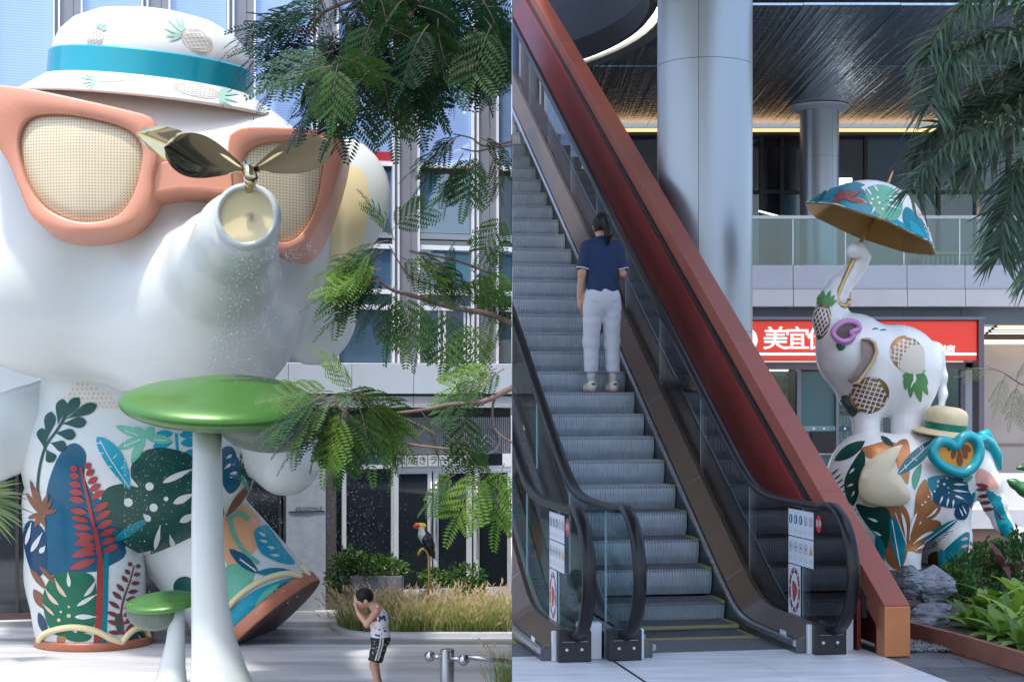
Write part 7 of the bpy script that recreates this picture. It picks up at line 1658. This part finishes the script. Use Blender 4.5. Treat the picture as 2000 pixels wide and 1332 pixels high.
# ---- feathery palm, upper right
pa = thing('feather_palm', 'feathery dark green palm hanging its fronds in from the upper right', 'palm', (3.55, 9.4, 0))
crownp = Vector((3.45, 9.4, 3.75))
mb = MB(); mb.tube([(3.6, 9.4, 0), (3.55, 9.4, 1.5), (3.5, 9.4, 3.0), (3.45, 9.4, 3.8)], [.12, .09, .08, .07], 14, mat('palm_trunk', (.25, .22, .19), .8, noise=(8, .25))); mb.build('trunk', None, pa, True)
def frond(pts, nl, ll, seed, Y1):
    r = random.Random(seed); q = strip2(pts, 0)[0][::2]; n = len(q); w3 = [P(v.x, v.y, 9.3+(Y1-9.3)*i/(n-1)) for i, v in enumerate(q)]
    mb = MB(); mb.tube(w3, [.012*(1-.8*i/(n-1)) for i in range(n)], 6, M_palm); fo = mb.build('frond', None, pa, True)
    mb = MB()
    nl = int(nl*1.35)
    for k in range(nl):
        t = .08+.92*k/(nl-1); f = t*(n-1); i = min(n-2, int(f)); p = w3[i].lerp(w3[i+1], f-i); d = (w3[i+1]-w3[i]).normalized()
        s = d.cross(Vector((0, 0, 1))).normalized(); u = s.cross(d)
        for sg in (1, -1):
            for pl in (0, 1):
                v = (s*sg*r.uniform(.5, 1)+d*r.uniform(.45, .95)+u*(r.uniform(-.1, .8) if pl else r.uniform(-.7, .1))).normalized(); l = ll*(1-.45*t*t)*r.uniform(.75, 1.15); wv_ = v.cross(u+s*.3).normalized(); w_ = .0105*r.uniform(.7, 1.2); g = r.uniform(.15, .65); vs = []
                for j in range(5):
                    tt = j/4; c = p+v*l*tt-Vector((0, 0, l*g*tt*tt)); ww = w_*math.sin(math.pi*min(.96, .25+tt*.72)); vs += [c+wv_*ww, c-wv_*ww]
                mb.add(vs, [(2*j, 2*j+1, 2*j+3, 2*j+2) for j in range(4)], (M_palmd, M_palmd, M_palmd, M_palml)[r.randrange(4)])
    o = mb.build('leaflets', None, fo, False); tag(o, kind='stuff')
for i, (pts, nl, ll, Y1) in enumerate((([(2150, 60), (2040, -10), (1930, -20), (1840, 50), (1812, 110)], 48, .30, 9.0), ([(2150, 110), (2030, 70), (1920, 80), (1850, 120), (1815, 205)], 52, .30, 8.8), ([(2150, 150), (2040, 170), (1940, 200), (1850, 240), (1790, 300)], 52, .30, 9.5), ([(2150, 200), (2030, 210), (1930, 240), (1840, 290), (1775, 375)], 54, .28, 8.7), ([(2150, 220), (2060, 250), (1990, 320), (1965, 410), (1950, 500)], 54, .28, 8.9), ([(2150, 170), (2050, 190), (1960, 250), (1910, 310), (1885, 345)], 46, .25, 9.6), ([(2150, 100), (2060, 60), (2000, 20), (1940, -30)], 40, .30, 9.9), ([(2150, 240), (2080, 300), (2040, 420), (2020, 540)], 40, .28, 9.0), ([(2150, 120), (2050, 120), (1980, 140), (1900, 200), (1860, 260)], 46, .28, 9.9))): frond(pts, nl, ll, i, Y1)
# ---- planting bed on the right
M_soil = MATS['soil']
mb = MB(); mb.prism([(3.045, 10.98), (3.24, 10.1), (3.45, 9.0), (5.5, 9.0), (6.2, 16.9), (2.9, 17.2), (2.76, 13.5), (2.81, 11.79)], .001, .085, M_soil); tag(mb.build('planting_bed'), kind='structure')
ce = thing('metal_edging', 'rust brown metal edging strip along the front of the planting bed', 'edging', (3.1, 10.4, 0))
M_cor = mat('rust_edging', (.21, .085, .06), .6, .1, noise=(5, .2))
for (x0, y0), (x1, y1) in (((2.78, 11.75), (3.015, 10.97)), ((3.015, 10.97), (3.215, 10.1)), ((3.215, 10.1), (3.4, 9.2))):
    d = Vector((x1-x0, y1-y0, 0)).normalized(); n = Vector((-d.y, d.x, 0))*.02; mb = MB(); vs = [Vector((x0, y0, .002))-n, Vector((x1, y1, .002))-n, Vector((x1, y1, .002))+n, Vector((x0, y0, .002))+n]
    mb.add(vs+[v+Vector((0, 0, .13)) for v in vs], [(0, 3, 2, 1), (4, 5, 6, 7), (0, 1, 5, 4), (1, 2, 6, 5), (2, 3, 7, 6), (3, 0, 4, 7)], M_cor); mb.build('strip', None, ce)
def rock(name, label, c, r, seed, m):
    rr = np.random.RandomState(seed); bm = bmesh.new(); bmesh.ops.create_icosphere(bm, subdivisions=5, radius=1.25); pl = [(Vector(rr.normal(size=3)).normalized(), rr.uniform(.55, .82)) for _ in range(26)]
    from mathutils import noise as N_
    for v in bm.verts:
        p = v.co.copy()
        for n, dd in pl:
            k = p.dot(n)
            if k > dd: p -= n*(k-dd)*.9
        p *= 1+.06*N_.fractal(p*3.0+Vector((seed, 0, 0)), .7, 2.1, 7)
        v.co = Vector((p.x*r[0], p.y*r[1], p.z*r[2]))+Vector(c)
    me = bpy.data.meshes.new(name); bm.to_mesh(me); bm.free(); me.materials.append(m); o = fin(name, me, None, True, auto=16); return tag(o, label, 'rock', 'rocks by the red wall')
M_rock = mat('slate_rock', (.15, .175, .215), .6, 0, noise=(5, .6), bump=(7, 1.0, .07), stretch=(1, 1.4, 3.0))
c = P(1816, 1142, 12.6); rock('rock', 'upper blue grey rock leaning below the painted elephant', c, (.24, .2, .19), 3, M_rock)
c = P(1815, 1205, 11.75); rock('rock', 'lower blue grey rock with a flat lit top behind the gravel', c, (.22, .18, .12), 8, M_rock)
c = P(1778, 1135, 12.4); rock('rock', 'narrow dark rock half hidden behind the red coping', c, (.14, .12, .17), 12, M_rock)
rp = random.Random(9); mb = MB()
for i in range(900):
    u = rp.random(); x = 2.62+rp.random()*.42; y = 11.0+rp.random()*.65
    if x > 3.03-.25*(y-10.97): continue
    s = rp.uniform(.009, .02); c = Vector((x, y, .006+rp.random()*.018)); vs = [c+Vector((rp.uniform(-.4, .4)*s+s*dx, rp.uniform(-.4, .4)*s+s*dy, rp.uniform(-.3, .3)*s+.7*s*dz)) for dx, dy, dz in ((1, 0, 0), (-1, 0, 0), (0, 1, 0), (0, -1, 0), (0, 0, 1), (0, 0, -1))]
    mb.add(vs, [(0, 2, 4), (2, 1, 4), (1, 3, 4), (3, 0, 4), (2, 0, 5), (1, 2, 5), (3, 1, 5), (0, 3, 5)], mat('gravel', (.17, .19, .22), .7, noise=(30, .4)))
tag(mb.build('gravel'), 'patch of dark blue grey gravel at the foot of the end pillar', 'gravel', kind='stuff')
# dark pavers in front of the bed
pv_ = thing('paved_strip', None, None, (3, 10, 0), kind='structure')
for j in range(7):
    for i in range(6):
        x0 = 2.05+i*.6+(.3 if j % 2 else 0); y0 = 8.6+j*.36
        mb = MB(); z = -.005+rp.uniform(0, .002); mb.box((x0+.003, y0+.003, -.011), (x0+.597, y0+.357, z), mat('paver_%d' % ((i*3+j) % 3), [(.095, .105, .118), (.075, .085, .095), (.12, .13, .145)][(i*3+j) % 3], .42, noise=(8, .25), bump=(40, .1)))
        mb.build('paver', None, pv_)
# broad leaved rosettes: each leaf a part
def rosette(seed, m, n=17, L=.30, w_=.042):
    r = random.Random(seed); out = []
    for k in range(n):
        a = k*2.39996+r.uniform(-.2, .2); el_ = r.uniform(.25, 1.25) if k > n*.4 else r.uniform(.05, .5); l = L*r.uniform(.75, 1.15); mb = MB(); vs = []; ca, sa = math.cos(a), math.sin(a)
        for i in range(8):
            t = i/7; rr = l*t*math.cos(el_*(1-.5*t)); z = l*t*math.sin(el_)-l*.45*t*t*(1.2-el_*.5); hw = w_*math.sin(math.pi*min(.985, t**.75*.97+.03))**.8+.003
            c = Vector((ca*rr, sa*rr, z)); s = Vector((-sa, ca, 0)); vs += [c-s*hw+Vector((0, 0, hw*.35)), c, c+s*hw+Vector((0, 0, hw*.35))]
        mb.add(vs, [(3*i+j, 3*i+j+1, 3*i+j+4, 3*i+j+3) for i in range(7) for j in range(2)], m)
        me = bpy.data.meshes.new('leaf'); me.from_pydata(mb.v, [], mb.f); me.materials.append(m); me.polygons.foreach_set('use_smooth', [True]*len(me.polygons)); out.append(me)
    return out
L_ros = leafmat('rosette_leaf', (.115, .22, .045), .22, .3, .35); L_ros2 = leafmat('rosette_leaf_deep', (.055, .14, .035), .25, .3, .35); L_cord = leafmat('cordyline_leaf', (.10, .04, .05), .35, .25, .35)
RS = [rosette(1, L_ros), rosette(2, L_ros, 15), rosette(3, L_ros2, 16)]
def plant(ms, name, label, cat, pos, rot, sc, group=None):
    t = thing(name, label, cat, pos, rot, group); t.scale = (sc, sc, sc)
    for me in ms: o = bpy.data.objects.new('leaf', me); COL.objects.link(o); o.parent = t; WM[o] = WM[t]
    return t
spots = [(1902, 1222, 11.5, 0, 1.0, 'bright green rosette plant at the front corner of the bed beside the rocks'), (1955, 1245, 11.1, 1, 1.1, 'bright green rosette plant just behind the rust edging'), (1998, 1225, 11.2, 0, 1.05, 'bright green rosette plant cut by the right edge, front row'), (1925, 1185, 12.1, 1, 1.1, 'bright green rosette plant in the second row behind the corner one'), (1975, 1180, 12.0, 0, 1.2, 'tall bright rosette plant in the second row near the right edge'), (1945, 1140, 12.8, 2, 1.1, 'deeper green rosette plant in the third row'), (1995, 1130, 12.7, 1, 1.2, 'rosette plant at the right edge, third row'), (1885, 1195, 12.0, 2, .8, 'small deep green rosette plant close to the rocks'), (1998, 1268, 10.7, 1, .9, 'low rosette plant at the right edge in front'), (1965, 1215, 11.5, 1, 1.0, 'bright rosette plant in the middle of the front group'), (2015, 1190, 11.7, 0, 1.1, 'rosette plant half outside the right edge')]
for i, (x, y, Y, k, s, lab) in enumerate(spots):
    q = P(x, y, Y); plant(RS[k], 'rosette_plant', lab, 'plant', (q.x, Y, .08), i*1.3, s, 'rosette plants in the right bed')
CM = rosette(5, L_cord, 9, .34, .032)
for i, (x, y, Y, s, lab) in enumerate(((1958, 1085, 13.6, .85, 'dark red leaved plant in front of the elephant trunk'), (1935, 1105, 13.9, .7, 'smaller dark red leaved plant left of the other one'))):
    q = P(x, y, Y); plant(CM, 'red_leaved_plant', lab, 'plant', (q.x, Y, max(.08, q.z-.1)), i*2, s, 'red leaved plants')
for i, (x, y, Y, rx, rz, n, lab) in enumerate(((1868, 1150, 13.2, .20, .17, 900, 'low dense shrub of fine dark leaves between the rocks and the rosettes'), (1900, 1125, 13.8, .24, .2, 900, 'dense fine leaved shrub in front of the teal painted leg'), (1945, 1100, 14.2, .26, .2, 700, 'fine leaved shrub under the elephant trunk'), (1990, 1095, 13.8, .22, .22, 600, 'fine leaved shrub at the right edge'))):
    c = P(x, y, Y); q = thing('dense_shrub', lab, 'shrub', (c.x, Y, .08), group='fine leaved shrubs'); bushmesh('foliage', c, (rx, .3, rz), n, .055, [Lf[2], Lf[0], Lf[2]], q, 40+i, .8)
    mb = MB(); mb.tube([(c.x, Y, .05), c], .015, 6, M_bark); mb.build('stem', None, q)
ws = thing('wispy_branch', 'thin light green feathery branch in front of the sandy wall at the right edge', 'branch', tuple(P(2000, 740, 13.5)))
mb = MB(); mb.tube([P(2040, 770, 13.5), P(1990, 748, 13.5), P(1960, 728, 13.5), P(1925, 715, 13.5)], [.008, .006, .004, .002], 6, M_bark); mb.build('stem', None, ws)
LW = bipinnate(77, leafmat('wisp_leaf', (.17, .24, .12), .25, .35), .26, 4, .15, 9, .04, .008)
for x, y, dx, dy, sc in ((1945, 722, -1, -.1, .8), (1965, 732, -.6, 1, .9), (1985, 745, .2, -1, .8), (1990, 748, -.5, 1, 1.0), (2000, 755, .5, .9, 1.0)): put_leaf(LW, ws, P(x, y, 13.5), (dx, .1, -dy), -.5, sc, None)
